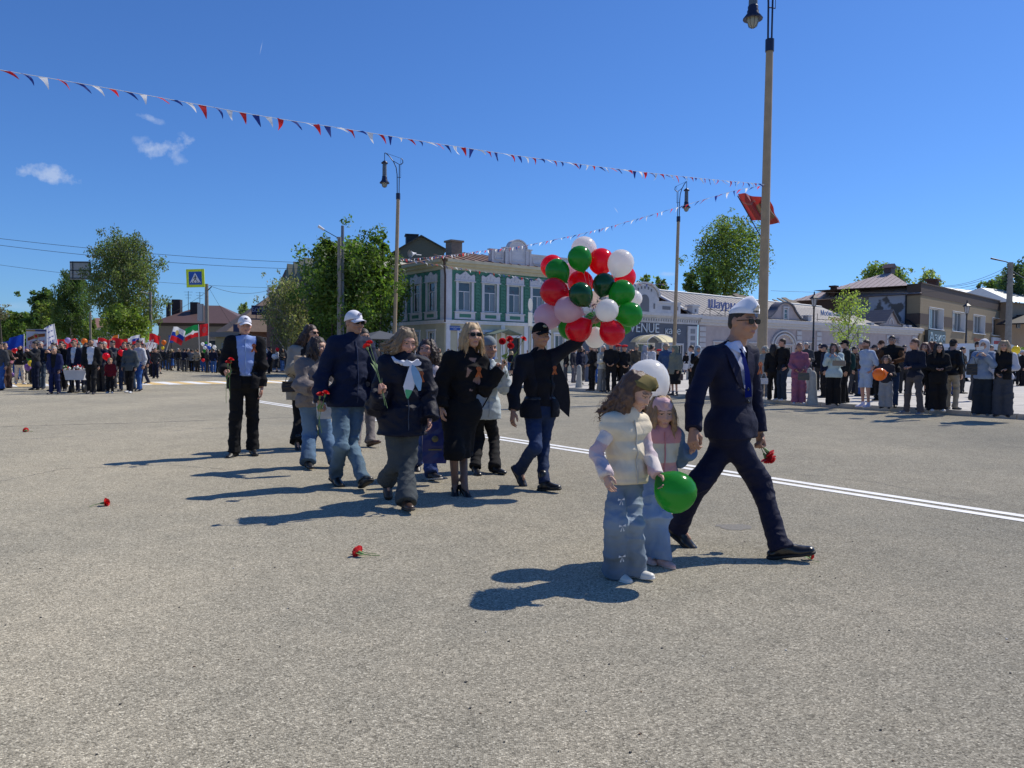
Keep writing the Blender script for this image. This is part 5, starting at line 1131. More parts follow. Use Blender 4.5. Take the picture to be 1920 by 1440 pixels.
# ------------------------------------------------------------------ skeleton
def bone_hit(par, px, py, L, near):
    """point seen at pixel px,py at distance L from par; near: pick the one closer to the camera"""
    d = np.array(ray(px, py), dtype=np.float64); d /= np.linalg.norm(d); o = np.array([0, 0, CAM_H]); q = par-o; b = d@q; c = q@q-L*L; D = b*b-c
    if D <= 0: return o+d*b
    return o+d*(b-math.sqrt(D) if near else b+math.sqrt(D))
def fwdv(deg): a = math.radians(deg); return np.array([math.sin(a), -math.cos(a), 0.0])
def px_pose(spec):
    """builds 3D joints from picture positions. sides: R = person's right (image left when facing us)"""
    s = spec.get('s', 1.0); Y = spec['Y']; at = lambda p, dy=0: np.array(AT(p[0], p[1], Y+dy))
    J = {}; J['P'] = at(spec['P']); J['C'] = at(spec['C'], spec.get('Cd', 0)); J['H'] = at(spec['H'], spec.get('Hd', 0))
    fp, fc, fh = fwdv(spec.get('yawP', spec['yaw'])), fwdv(spec['yaw']), fwdv(spec.get('yawH', spec['yaw']))
    J['fP'], J['fC'] = fp, fc; up = nrm(J['C']-J['P']); J['up'] = up
    J['latC'] = nrm(np.cross(up, fc)); J['latP'] = nrm(np.cross([0, 0, 1], fp)); sw = spec.get('sw', .172)*s
    tl = spec.get('tilt', 0)*s
    J['shL'] = J['C']+J['latC']*sw+np.array([0, 0, -.015*s+tl]); J['shR'] = J['C']-J['latC']*sw+np.array([0, 0, -.015*s-tl])
    if 'shLraise' in spec: J['shL'] += np.array([0, 0, spec['shLraise']*s])
    for k in 'LR':
        J['hip'+k] = J['P']+(J['latP'] if k == 'L' else -J['latP'])*.09*s+np.array([0, 0, -.03*s])
        e = spec['el'+k]; w = spec['wr'+k]; J['el'+k] = bone_hit(J['sh'+k], e[0], e[1], .29*s, e[2] < 0) ; J['wr'+k] = bone_hit(J['el'+k], w[0], w[1], .25*s, w[2] < 0)
        a = spec['an'+k]; J['an'+k] = np.array(G(a[0], a[1], a[2])); kn = spec['kn'+k]
        H_, A_ = J['hip'+k], J['an'+k]; best = None
        d = np.array(ray(*kn[:2])); o = np.array([0, 0, CAM_H])
        for yy in np.linspace(Y-.6, Y+.6, 241):
            p = o+d*(yy/d[1]); e2 = (np.linalg.norm(p-H_)-.43*s)**2+(np.linalg.norm(p-A_)-.42*s)**2-.0004*((p-(H_+A_)/2)@fp)
            if best is None or e2 < best[0]: best = (e2, p)
        J['kn'+k] = best[1]; ty = spec.get('toe'+k, (spec.get('yawP', spec['yaw']), 0)); t = fwdv(ty[0]); p = math.radians(ty[1]); J['toe'+k] = t*math.cos(p)+np.array([0, 0, math.sin(p)])
    hp = math.radians(spec.get('pitchH', 0)); hr = math.radians(spec.get('rollH', 0)); J['fH'] = fh*math.cos(hp)+np.array([0, 0, -math.sin(hp)])
    J['upH'] = nrm(np.array([0, 0, 1.0])*math.cos(hp)+fh*math.sin(hp)+np.cross([0, 0, 1], fh)*math.sin(hr)); J['s'] = s
    J['root'] = np.array([J['P'][0], J['P'][1], spec.get('rz', 0)])
    for k in list(J):
        if k in ('P', 'C', 'H') or k[:2] in ('sh', 'el', 'wr', 'hi', 'kn', 'an'): J[k] = J[k]-J['root']
    return J
def std_pose(s=1.0, arms='down', stance=.1, step=0.0, yawH=0, pitchH=0, rr=random, hipshift=0.0, twist=0):
    """standing or walking figure in its own frame, facing -Y"""
    J = {}; J['P'] = A3((hipshift*s, 0, .93*s)); J['C'] = A3((hipshift*.3*s, .01*s, 1.43*s)); J['H'] = A3((0, -.035*s, 1.645*s)); J['s'] = s
    f = fwdv(0); J['fP'] = f; J['fC'] = fwdv(twist); J['up'] = nrm(J['C']-J['P']); J['latC'] = nrm(np.cross(J['up'], J['fC'])); J['latP'] = A3((1, 0, 0))
    for k, sg in (('L', 1), ('R', -1)):
        J['sh'+k] = J['C']+J['latC']*sg*.17*s-A3((0, 0, .015*s)); J['hip'+k] = J['P']+A3((sg*.09*s, 0, -.03*s))
        st = step*sg; J['an'+k] = A3((sg*stance*s, -st*.5*s, (.09+(max(0, -st)*.12))*s)); J['kn'+k] = (J['hip'+k]+J['an'+k])/2+A3((sg*.01*s, -(.03+abs(step)*.05)*s, .01*s))
        J['toe'+k] = nrm(A3((sg*.25, -1, -max(0, -st)*.4)))
        a = arms if isinstance(arms, str) else arms[0 if k == 'L' else 1]; S = J['sh'+k]
        if a == 'down': el, wr = (sg*.06, .02+st*.12, -.28), (sg*.05, -.05+st*.25, -.52)
        elif a == 'fold': el, wr = (sg*.07, -.02, -.27), (-sg*.10, -.19, -.30)
        elif a == 'front': el, wr = (sg*.06, .0, -.28), (-sg*.06, -.16, -.42)
        elif a == 'phone': el, wr = (sg*.05, -.14, -.22), (-sg*.08, -.27, -.02)
        elif a == 'pocket': el, wr = (sg*.10, .07, -.26), (sg*.02, -.03, -.46)
        elif a == 'up': el, wr = (sg*.06, -.12, .2), (sg*.02, -.18, .44)
        elif a == 'hold': el, wr = (sg*.06, -.04, -.27), (sg*.04, -.26, -.25)
        elif a == 'back': el, wr = (sg*.08, .10, -.26), (-sg*.06, .16, -.44)
        elif a == 'hug': el, wr = (sg*.10, -.14, -.22), (-sg*.06, -.32, -.30)
        else: el, wr = a
        J['el'+k] = S+A3(el)*s; J['wr'+k] = S+A3(wr)*s
    fh = fwdv(yawH); hp = math.radians(pitchH); J['fH'] = fh*math.cos(hp)+np.array([0, 0, -math.sin(hp)]); J['upH'] = nrm(np.array([0, 0, math.cos(hp)])+fh*math.sin(hp)); J['root'] = None
    return J
def bounds(J, m=.28):
    P = np.array([J[k] for k in J if k in ('P', 'C', 'H') or k[:2] in ('sh', 'el', 'wr', 'hi', 'kn', 'an')]); return P.min(0)-m, P.max(0)+m
def torso(F, J, off, k=.05, fem=False, bulk=1.0, belly=0.0):
    s = J['s']; P, C, up, lat, f = J['P'], J['C'], J['up'], J['latC'], J['fC']; lp = J['latP']; o = off
    c = C-up*.13*s; W = P+(C-P)*.42+J['fP']*belly*.04
    F.cap(c-lat*.070*s, c+lat*.070*s, .096*s*bulk+o, k=k, w=f, f=.92); F.cap(C-up*.045*s-lat*.11*s, C-up*.045*s+lat*.11*s, .062*s+o, k=k)
    F.cap(C+up*.015*s, J['shL'], .055*s+o*.8, .062*s+o, k=k); F.cap(C+up*.015*s, J['shR'], .055*s+o*.8, .062*s+o, k=k)
    F.cap(c, W, .105*s*bulk+o, (.098+.03*belly)*s*bulk+o, k=k, w=f, f=.92); F.cap(W-lp*.05*s, W+lp*.05*s, (.088 if fem else .10)*s*bulk+o+belly*.03, k=k)
    F.cap(W, P, .10*s*bulk+o, .115*s*bulk+o, k=k); F.cap(P-lp*.065*s-[0, 0, .02*s], P+lp*.065*s-[0, 0, .02*s], (.118 if fem else .108)*s*bulk+o, k=k)
    if fem:
        for q in (-1, 1): F.ell(c+lat*q*.07*s+f*.075*s-up*.0*s, (.062*s+o, .05*s+o, .062*s+o), k=.04)
    b = P-J['fP']*.05*s-[0, 0, .04*s]; F.cap(b-lp*.06*s, b+lp*.06*s, .09*s*bulk+o, k=k)
def arm(F, J, k_, off, t=1.0, k=.03, puff=0.0):
    s = J['s']; S, E, W = J['sh'+k_], J['el'+k_], J['wr'+k_]; F.cap(S, E, .051*s+off+puff, .041*s+off+puff, k=k)
    if t > .6: F.cap(E, E+(W-E)*min(1, (t-.5)/.5), .041*s+off+puff, .031*s+off+puff*.5+.006, k=k)
def leg(F, J, k_, r, k=.04, t=1.0, drape=0.0):
    """r: radii at hip, knee, ankle"""
    s = J['s']; H, K, A = J['hip'+k_], J['kn'+k_], J['an'+k_]; F.cap(H, K, r[0]*s, r[1]*s, k=k); 
    if t > .5: F.cap(K, K+(A-K)*min(1, (t-.5)*2), r[1]*s, r[1]*s+(r[2]-r[1])*s*min(1, (t-.5)*2), k=k)
# ------------------------------------------------------------------ head
SK = {'fair': (.50, .29, .20), 'tan': (.40, .22, .145), 'pink': (.52, .28, .20), 'child': (.56, .34, .25)}
def head_mesh(h, skin, fem=False, child=False, beard=None, lips=None, brow=(.08, .05, .03), detail=True):
    """head in its own frame: x = person's left, y = forward (face), z = up. origin at skull centre"""
    F = Fld((-.11, -.13, -.20), (.11, .15, .15), h); jw = .85 if fem or child else 1.0
    F.ell((0, -.012, .030), (.076, .094, .090), k=.01); F.ell((0, .018, -.015), (.066, .075, .08), k=.03)
    F.ell((0, .022, -.062), (.052*jw, .058, .045), k=.03); F.ell((0, .062, -.093), (.024*jw, .024, .020), k=.025)
    F.cap((-.045*jw, -.005, -.05), (-.02, .055, -.088), .018, .016, k=.02); F.cap((.045*jw, -.005, -.05), (.02, .055, -.088), .018, .016, k=.02)
    if detail:
        F.cap((-.045, .068, -.028), (-.03, .076, -.03), .020, k=.02); F.cap((.045, .068, -.028), (.03, .076, -.03), .020, k=.02)
        for q in (-1, 1): F.ell((q*.031, .098, .008), (.019, .018, .013), k=.012, op='s'); F.ell((q*.031, .078, .007), (.0165, .0135, .0125), k=.003)
        F.cap((-.04, .080, .027), (.04, .080, .027), .012, k=.014)
        F.cap((0, .088, .012), (0, .107 if not child else .101, -.026), .008, .0115, k=.012); F.ell((0, .106 if not child else .1, -.030), (.015, .012, .010), k=.008)
        F.cap((-.017, .088, -.062), (.017, .088, -.062), .0065, k=.008); F.cap((-.014, .088, -.071), (.014, .088, -.071), .0075, k=.006)
        F.cap((-.017, .1, -.0666), (.017, .1, -.0666), .0020, k=.004, op='s')
    for q in (-1, 1): F.ell((q*.079, -.008, .0), (.010, .021, .031), k=.008, M=[[1, q*.3, 0], [-q*.3, 1, 0], [0, 0, 1]])
    # neck
    F.cap((0, -.022, -.03), (0, -.045, -.19), .050 if (fem or child) else .058, .052 if (fem or child) else .064, k=.03)
    V, Q = F.mesh(); x, y, z = V.T; ax = np.abs(x); base = np.array(skin); col = np.tile(base, (len(V), 1))
    v = 1+.06*wave3(V, (40, 40, 40), 3); col *= v[:, None]
    cheek = np.exp(-((ax-.045)**2+(z+.03)**2)/.0007)*(y > .04); col = col*(1-cheek[:, None]*.25)+np.array([.52, .22, .17])*cheek[:, None]*.25*skin[0]*2
    if detail:
        lp = lips or (.36, .12, .10); m = ((x/(.019 if child else .024))**2+((z+.0665)/(.0085 if child else .0105))**2 < 1) & (y > .08); col[m] = np.array(lp)*.55+base*.4
        for q in (-1, 1):
            m = (np.abs(x-q*.031) < .021) & (np.abs(z-.031-.003*np.cos((x-q*.03)*90)) < .0042) & (y > .05); col[m] = np.array(brow)*.6+base*.3
            e = ((x-q*.031)/.0135)**2+((z-.0065)/.0052)**2 < 1; m = e & (y > .07); col[m] = (.34, .29, .27)
            m = ((x-q*.031)**2+(z-.0065)**2 < .0058**2) & (y > .07); col[m] = (.03, .02, .018)
            m = (np.abs(x-q*.031) < .019) & (np.abs(z-.0140) < .0030) & (y > .06); col[m] = np.array(brow)*.7
    if beard:
        m = np.clip(((.055-z*1.0-np.abs(z+.02)*0) > .075)*1.0, 0, 1)*((z < -.035) & (z > -.125) & (y > -.03) & ~((np.abs(z+.066) < .011) & (ax < .024))); col = col*(1-m[:, None]*.8)+np.array(beard)*m[:, None]*.8
    return V, Q, col
HEADS = {}
def get_head(h, skin, fem, child, beard, lips, brow, detail):
    key = (h, skin, fem, child, beard, lips, brow, detail)
    if key not in HEADS: HEADS[key] = head_mesh(h, SK[skin] if isinstance(skin, str) else skin, fem, child, beard, lips, brow, detail)
    return HEADS[key]
def head_frame(J, hs=1.0):
    f = nrm(J['fH']); u = nrm(J['upH']-f*(J['upH']@f)); l = np.cross(u, f); sc = hs
    return np.stack([l, f, u], 1)*sc, J['H']         # columns: x,y,z axes
def hf_apply(V, fr): return V@fr[0].T+fr[1]
# ------------------------------------------------------------------ hands
def hand_mesh(h, kind='relax', s=1.0):
    """right-handed frame: x = across palm towards the thumb, y = towards finger tips, z = palm normal (palm side = -z). origin at wrist"""
    F = Fld((-.07, -.04, -.10), (.08, .21, .05), h)
    F.cap((0, -.03, 0), (0, .02, 0), .026, .024, k=.01, w=(0, 0, 1), f=.8)
    for x in (-.028, -.010, .010, .027): F.cap((x*.6, .02, 0), (x, .085, 0), .016, .0125, k=.012, w=(0, 0, 1), f=.85)
    L = {-.028: .062, -.010: .078, .010: .083, .027: .072}
    c = {'relax': (18, 25, 18), 'grip': (75, 85, 55), 'fist': (80, 95, 60), 'flat': (4, 6, 5), 'hold': (40, 55, 40)}[kind]
    for x in (-.028, -.010, .010, .027):
        p = np.array([x, .088, 0.0]); a = 0
        for i, (fr, cc) in enumerate(zip((.46, .30, .24), c)):
            a += math.radians(cc*(1+.12*(x < 0))); q = p+np.array([x*.04, math.cos(a), -math.sin(a)])*L[x]*fr; F.cap(p, q, .0088-.0012*i, .0078-.0012*i, k=.003); p = q
    if kind in ('grip', 'fist', 'hold'): t = [(.022, .02, -.004), (.036, .050, -.028), (.022, .078, -.046), (.002, .086, -.050)]
    else: t = [(.022, .02, -.004), (.045, .050, -.016), (.050, .080, -.026), (.047, .102, -.032)]
    for i in range(3): F.cap(t[i], t[i+1], .0145-.002*i, .0125-.0022*i, k=.008)
    V, Q = F.mesh(); return V*s, Q
HANDS = {}
def get_hand(h, kind):
    if (h, kind) not in HANDS: HANDS[(h, kind)] = hand_mesh(h, kind)
    return HANDS[(h, kind)]
def place_hand(J, k_, kind, h, palm=None, direc=None):
    V, Q = get_hand(h, kind); s = J['s']*(.92 if J.get('fem') else 1.0); y = nrm(direc if direc is not None else J['wr'+k_]-J['el'+k_])
    # thumb direction defaults to forward
    x = nrm(palm if palm is not None else J['fC']); x = nrm(x-y*(x@y)); z = np.cross(x, y)
    inw = (J['P']-J['wr'+k_]); flip = 1.0
    # palm side (-z) should face the body
    if (-z)@inw < 0 and palm is None: z = -z; flip = -1
    if palm is not None and k_ == 'L': pass
    M = np.stack([x, y, z], 1); V2 = (V*s)@M.T+J['wr'+k_]
    if np.linalg.det(M) < 0: Q = Q[:, ::-1]
    return V2, Q
def joinm(parts):
    V = []; F = []; C = []; o = 0
    for v, f, c in parts: V.append(v); F.append(f+o); C.append(np.broadcast_to(np.asarray(c, dtype=np.float32), (len(v), 3))); o += len(v)
    return np.concatenate(V), np.concatenate(F), np.concatenate(C)
# ------------------------------------------------------------------ shoes
def shoe(J, k_, h, kind, m, parent, sole=None):
    s = J['s']; A = J['an'+k_]; t = nrm(J['toe'+k_]); side = nrm(np.cross([0, 0, 1], t)); up = np.cross(t, side); dn = -up
    F = Fld(A-.26*s-.05, A+.26*s+.05, h); b = A+dn*.055*s; toe = A+t*.165*s+dn*.062*s; heel = A-t*.055*s+dn*.055*s
    hi = {'boot': .075, 'sneaker': .045, 'shoe': .035, 'heel': .0}[kind]
    F.cap(heel, toe, .034*s, .030*s, k=.02, w=up, f=.8); F.cap(A+t*.03*s+dn*.03*s, A+t*.12*s+dn*.055*s, .040*s, .030*s, k=.02)
    F.cap(toe-t*.05*s, toe, .043*s, .036*s, k=.02, w=up, f=.7)
    if kind != 'heel': F.cap(A+dn*.04*s, A+up*hi*s-t*.005*s, .045*s, .043*s, k=.02); 
    else: F.ell(A+t*.03*s+dn*.0*s, (.035*s, .04*s, .05*s), k=.01, op='s')
    F.cut(A+dn*.085*s, dn)
    V, Q = F.mesh(); o = link('shoe', npmesh('shoe', V, Q, m), parent)
    if sole is not None:
        F = Fld(A-.26*s-.05, A+.26*s+.05, h); F.cap(heel+dn*.022*s, toe+dn*.014*s, .041*s, .041*s, k=.01, w=up, f=.45); F.cap(toe-t*.05*s+dn*.016*s, toe+dn*.014*s, .048*s, .041*s, k=.01, w=up, f=.4)
        F.cut(A+dn*.09*s, dn); V, Q = F.mesh()
        if len(V): link('sole', npmesh('sole', V, Q, sole), o)
    if kind == 'heel': g = MB(); hp = heel+dn*.02*s; g.tube([Vector(hp), Vector((hp[0], hp[1], .0))], [.012*s, .006*s], 6); g.build('heel', m, o)
    return o
# ------------------------------------------------------------------ hair and hats (head frame)
def strands(paths, col, fr, parent, rr, n, m, r=.0016):
    """loose single strands over the hair mass"""
    V = []; Q = []; C = []
    for _ in range(n):
        p = paths[rr.randrange(len(paths))]; o = np.array([rr.gauss(0, .011), rr.gauss(0, .011), rr.gauss(0, .008)]); w = r*rr.uniform(.5, 1.3); b = len(V); k = len(p); c = np.array(col)*rr.uniform(.6, 2.0); fl = np.array([rr.gauss(0, .02), rr.gauss(0, .02), rr.gauss(0, .012)]); sd = nrm([rr.gauss(0, 1), rr.gauss(0, 1), .2])
        for i, q in enumerate(p): t = i/(k-1); z = q*1.02+o*(.4+t)+fl*t*t; V += [z-sd*w*(1-t*.8), z+sd*w*(1-t*.8)]; C += [c, c]
        Q += [(b+2*i, b+2*i+1, b+2*i+3, b+2*i+2) for i in range(k-1)]
    o = link('loose_strands', npmesh('loose_strands', hf_apply(np.array(V), fr), np.array(Q), m, col=np.clip(np.array(C), 0, 1)), parent); tag(o, kind='stuff')
def hair(kind, col, h, fr, parent, seed=1, name='hair', wind=(0, 0, 0), length=.35, fine=True):
    rr = random.Random(seed); PT = []; F = Fld((-.30, -.42, -.62 if kind in ('long', 'wavy', 'bob') else -.16), (.30, .30, .20), h) if kind in ('long', 'wavy', 'bob', 'tied') else Fld((-.12, -.15, -.12), (.12, .14, .16), h)
    if kind == 'short':
        F.ell((0, -.018, .040), (.083, .100, .092), k=.01); F.ell((0, -.05, -.02), (.072, .06, .055), k=.02)
        F.ell((0, .13, -.03), (.078, .085, .098), k=.012, op='s'); F.ell((0, 0, -.13), (.12, .16, .085), k=.01, op='s')
        for q in (-1, 1): F.ell((q*.082, .0, -.005), (.012, .028, .035), k=.004, op='s')
    elif kind == 'crop':
        F.ell((0, -.014, .032), (.0785, .097, .094), k=.01); F.ell((0, -.05, -.02), (.068, .057, .05), k=.02)
        F.ell((0, .14, -.01), (.075, .082, .09), k=.01, op='s'); F.ell((0, 0, -.13), (.12, .16, .09), k=.01, op='s')
        for q in (-1, 1): F.ell((q*.082, .005, -.008), (.014, .034, .038), k=.004, op='s')
    else:
        F.ell((0, -.020, .036), (.085, .102, .096), k=.01); F.ell((0, -.055, -.03), (.080, .062, .07), k=.02)
        F.ell((0, .135, -.035), (.062, .09, .105), k=.02, op='s')
        n = {'long': 60, 'wavy': 120, 'bob': 52, 'tied': 0}[kind] if fine else {'long': 34, 'wavy': 34, 'bob': 26, 'tied': 0}[kind]; W = np.array(wind); dn = fr[0].T@np.array([0, 0, -1.0]); dn = dn/np.linalg.norm(dn)
        for i in range(n):
            a = math.pi*(.12+.76*(i+.5)/n)*1.0; a = math.pi*1.5+(i/(n-1)-.5)*math.pi*(1.22 if kind == 'wavy' else 1.5); rx, ry = .083, .094
            z0 = rr.uniform(-.01, .07); q = math.sqrt(max(.1, 1-(z0-.03)**2/.011)); p = np.array([rx*q*math.cos(a), -.02+ry*q*math.sin(a), z0]); pts = [np.array([p[0]*.7, p[1]*.7-.005, z0+.05]), p]
            Ln = length*rr.uniform(.75, 1.08); sd = rr.uniform(-1, 1); N = 6; ph = rr.uniform(0, 6)
            for j in range(1, N+1):
                t = j/N; out = np.array([p[0], p[1]+.02, 0]); out = out/np.linalg.norm(out)*(.018*math.sin(t*3)+.02*t)
                wav = (.016 if kind == 'wavy' else .007)*np.array([math.sin(t*9+ph), math.cos(t*8+ph), 0]); pts.append(p+out+wav+dn*Ln*t+np.array([.01*sd*t, 0, 0])+W*t*t*rr.uniform(.75, 1.15)+np.array([rr.uniform(-1, 1), rr.uniform(-1, 1), rr.uniform(-1, 1)])*.028*np.linalg.norm(W)*t)
            PT.append(pts); r0 = (.0115 if kind == 'wavy' else .0135) if fine else .022
            for j in range(len(pts)-1): t0, t1 = j/(len(pts)-1), (j+1)/(len(pts)-1); F.cap(pts[j], pts[j+1], r0*(1-.75*t0**2), r0*(1-.75*t1**2)+.001, k=.010)
        if kind == 'tied': F.cap((0, -.11, .02), (0, -.14, -.02), .03, .024, k=.01)
        F.ell((0, .125, -.045), (.058, .075, .085), k=.01, op='s')
    V, Q = F.mesh(); V = wrinkle(V, Q, .0022, (150, 150, 28), seed, ridged=False); v = 1+.35*wave3(V, (230, 230, 24), seed+1, 2)+.15*wave3(V, (30, 30, 20), seed)
    tip = np.clip((-.05-V[:, 2])*2.5, 0, 1)*(.35 if kind in ('long', 'wavy') else 0); c = np.array(col)*(v*(1+tip))[:, None]
    ho = link(name, npmesh(name, hf_apply(V, fr), Q, vmat('hair_strands', .5, .3, .4, bscale=300), col=np.clip(c, .003, 1)), parent)
    if fine and PT: strands(PT, col, fr, ho, rr, 700 if kind == 'wavy' else 380, vmat('hair_strands', .5, .3, .4, bscale=300))
    return ho
def rigid(name, MBobj, m, fr, parent):
    MBobj.v = [tuple(np.array(v)@fr[0].T+fr[1]) for v in MBobj.v]; return MBobj.build(name, m, parent)
def cap_hat(fr, parent, m, brim, h=.006, badge=None):
    F = Fld((-.12, -.14, -.03), (.12, .22, .17), h); F.ell((0, -.010, .044), (.0855, .103, .094), k=.01); F.ell((0, -.03, .02), (.084, .088, .06), k=.01); F.cut((0, 0, .030), (0, .16, -1)); V, Q = F.mesh(); c = link('cap', npmesh('cap', hf_apply(V, fr), Q, m), parent)
    g = MB(); nu, nv = 12, 5; vs = []
    for dz in (0, -.005):
        for i in range(nu+1):
            u = -1+2*i/nu
            for j in range(nv+1):
                v = j/nv; ed = math.sqrt(max(0, 1-.62*u*u)); vs.append((u*(.080-.012*v), .070*math.sqrt(1-.80*u*u)+.012+v*.088*ed, .050+dz-v*.024-.030*u*u*(1-.2*v)))
    n1 = (nu+1)*(nv+1); st = nv+1; fs = []
    for i in range(nu):
        for j in range(nv): a = i*st+j; fs += [(a, a+1, a+st+1, a+st), (a+n1+st, a+n1+st+1, a+n1+1, a+n1)]
        a = i*st+nv; fs.append((a, a+n1, a+n1+st, a+st))
    g.add(vs, fs, 0, True); rigid('cap_brim', g, brim, fr, c)
    if badge is not None:
        g = MB(); M = Matrix.Translation((0, .092, .092)) @ Matrix.Rotation(R_(30), 4, 'X'); g.prism([(-.018, -.010), (.016, -.012), (.022, .006), (.006, .004), (-.004, .014), (-.022, .004)], -.003, .008, M=M); rigid('badge', g, badge, fr, c)
    return c
def side_cap(fr, parent, m, star=None, front=.085, hgt=.12, tilt=0.0, crease=False):
    """folded garrison cap, pointed ridge front to back"""
    n = 26; V = []; L0, L1 = -.098, .108
    for i in range(n+1):
        t = i/n; y = L0+(L1-L0)*t; w = .084*math.sqrt(max(0, 1-((y-.005)/.106)**2))**.75+.001; zb = .052+.004*math.sin(t*3.14)+.008*t
        pr = .34+.66*math.sin(math.pi/2*min(1, t/.74))**1.1 if t < .74 else 1-.50*((t-.74)/.26)**1.3
        zt = zb+hgt*pr; yt = y+.018*(t-.3)
        for sgn in (-1, 1):
            V += [(sgn*w, y, zb), (sgn*w*1.03, y, zb+(zt-zb)*.34), (sgn*w*.98, y, zb+(zt-zb)*.36), (sgn*w*.52, yt, zb+(zt-zb)*.76), (sgn*w*.05, yt, zt-(.012 if crease and .2 < t < .8 else 0))]
    F_ = []
    for i in range(n):
        for q in range(2):
            for k in range(4):
                a = i*10+q*5+k; b = a+1; c = a+11; d = a+10; F_.append((a, b, c, d) if q else (d, c, b, a))
        a = i*10; F_.append((a+4, a+14, a+19, a+9))
    for e, rv in ((0, 0), (n, 1)):
        o = e*10; F_ += [tuple((o, o+1, o+6, o+5)) if rv else tuple((o+5, o+6, o+1, o)), (o+2, o+3, o+8, o+7), (o+1, o+2, o+7, o+6), (o+3, o+4, o+9, o+8)]
    V = np.array(V); V[:, 0] += tilt*(V[:, 2]-.04); c = link('side_cap', npmesh('side_cap', hf_apply(V, fr), np.array(F_), m), parent)
    c.data.polygons.foreach_set('use_smooth', np.ones(len(c.data.polygons), bool))
    if star is not None: g = MB(); P_ = [(.016*math.cos(R_(90+36*k))*(1 if k % 2 == 0 else .45), .016*math.sin(R_(90+36*k))*(1 if k % 2 == 0 else .45)) for k in range(10)]; g.prism(P_, -.003, .006, M=Matrix.Translation((0, .112, .085))); rigid('star_badge', g, star, fr, c)
    return c
def beanie(fr, parent, m, name='knit_hat', big=1.0):
    F = Fld((-.14, -.15, -.06), (.14, .15, .20), .008); F.ell((0, -.012, .05), (.090*big, .105*big, .10*big), k=.01); F.cut((0, 0, .022), (0, .15, -1)); F.cap((-.05, -.012, .045), (.05, -.012, .045), .052, k=.01, w=(0, 0, 1), f=.5); V, Q = F.mesh(); return link(name, npmesh(name, hf_apply(V, fr), Q, m), parent)
def hood(fr, parent, m, name='hood', long=False, h=.009):
    F = Fld((-.18, -.2, -.30), (.18, .2, .2), h); F.ell((0, -.022, .035), (.105, .122, .115), k=.01); F.ell((0, -.03, -.05), (.095, .09, .09), k=.04); F.cap((0, -.02, -.09), (0, -.01, -.24 if long else -.17), .095, .15 if long else .11, k=.05)
    F.ell((0, .14, -.02), (.062, .13, .10), k=.012, op='s'); V, Q = F.mesh(); V = wrinkle(V, Q, .003, (30, 30, 14), 3); return link(name, npmesh(name, hf_apply(V, fr), Q, m), parent)
def glasses(fr, parent, m=None):
    m = m or mat('dark_lens', (.004, .004, .005), .22, spec=.25); g = MB()
    for q in (-1, 1):
        P_ = [(q*.034+.027*math.cos(a)*abs(math.cos(a))**-.35*(.94), .006+.019*math.sin(a)*abs(math.sin(a)+1e-6)**-.3*.95) for a in [2*math.pi*(k+.5)/16 for k in range(16)]]; g.prism(P_, .097, .104)
        g.tube([(q*.060, .098, .014), (q*.074, .06, .012), (q*.079, -.005, .008)], .0028, 5, cap=True)
    g.box(-.008, .008, .098, .104, .010, .014); return rigid('sunglasses', g, m, fr, parent)
def strip_cloth(pts, widths, m, name, parent, lat=None):
    g = MB(); n = len(pts); vs = []
    for i, p in enumerate(pts):
        p = np.array(p, dtype=float); d = nrm(np.array(pts[min(i+1, n-1)], dtype=float)-np.array(pts[max(i-1, 0)], dtype=float)); a = nrm(np.cross(d, lat)) if lat is not None else nrm(np.cross(d, [0, 0, 1])); w = widths[i] if hasattr(widths, '__len__') else widths; vs += [Vector(p-a*w), Vector(p+a*w)]
    g.add(vs, [(2*i, 2*i+1, 2*i+3, 2*i+2) for i in range(n-1)], 0, True); return g.build(name, m, parent)
M_RIBO = mat('ribbon_orange', (.70, .16, .02), .6); M_RIBB = mat('ribbon_black', (.012, .010, .010), .6)
def ribbon_pin(p, f, lat, parent, s=1.0):
    s = s*.78
    """crossed orange and black striped ribbon"""
    p = np.array(p); g = MB(); up = np.array([0, 0, 1.0])
    for sg in (-1, 1):
        for k in range(5):
            o = (k-2)*.0045*s
            pts = [p+lat*(sg*(-.022)*s+o)+up*(-.05*s)+f*.004, p+lat*(sg*.0*s+o)+f*.010, p+lat*(sg*.014*s+o)+up*.028*s+f*.008, p+lat*(o)+up*.045*s+f*.006]
            vs = []
            for q in pts: vs += [Vector(q-lat*.0022*s), Vector(q+lat*.0022*s)]
            g.add(vs, [(2*i, 2*i+1, 2*i+3, 2*i+2) for i in range(3)], k % 2)
    return g.build('striped_ribbon', [M_RIBO, M_RIBB], parent)
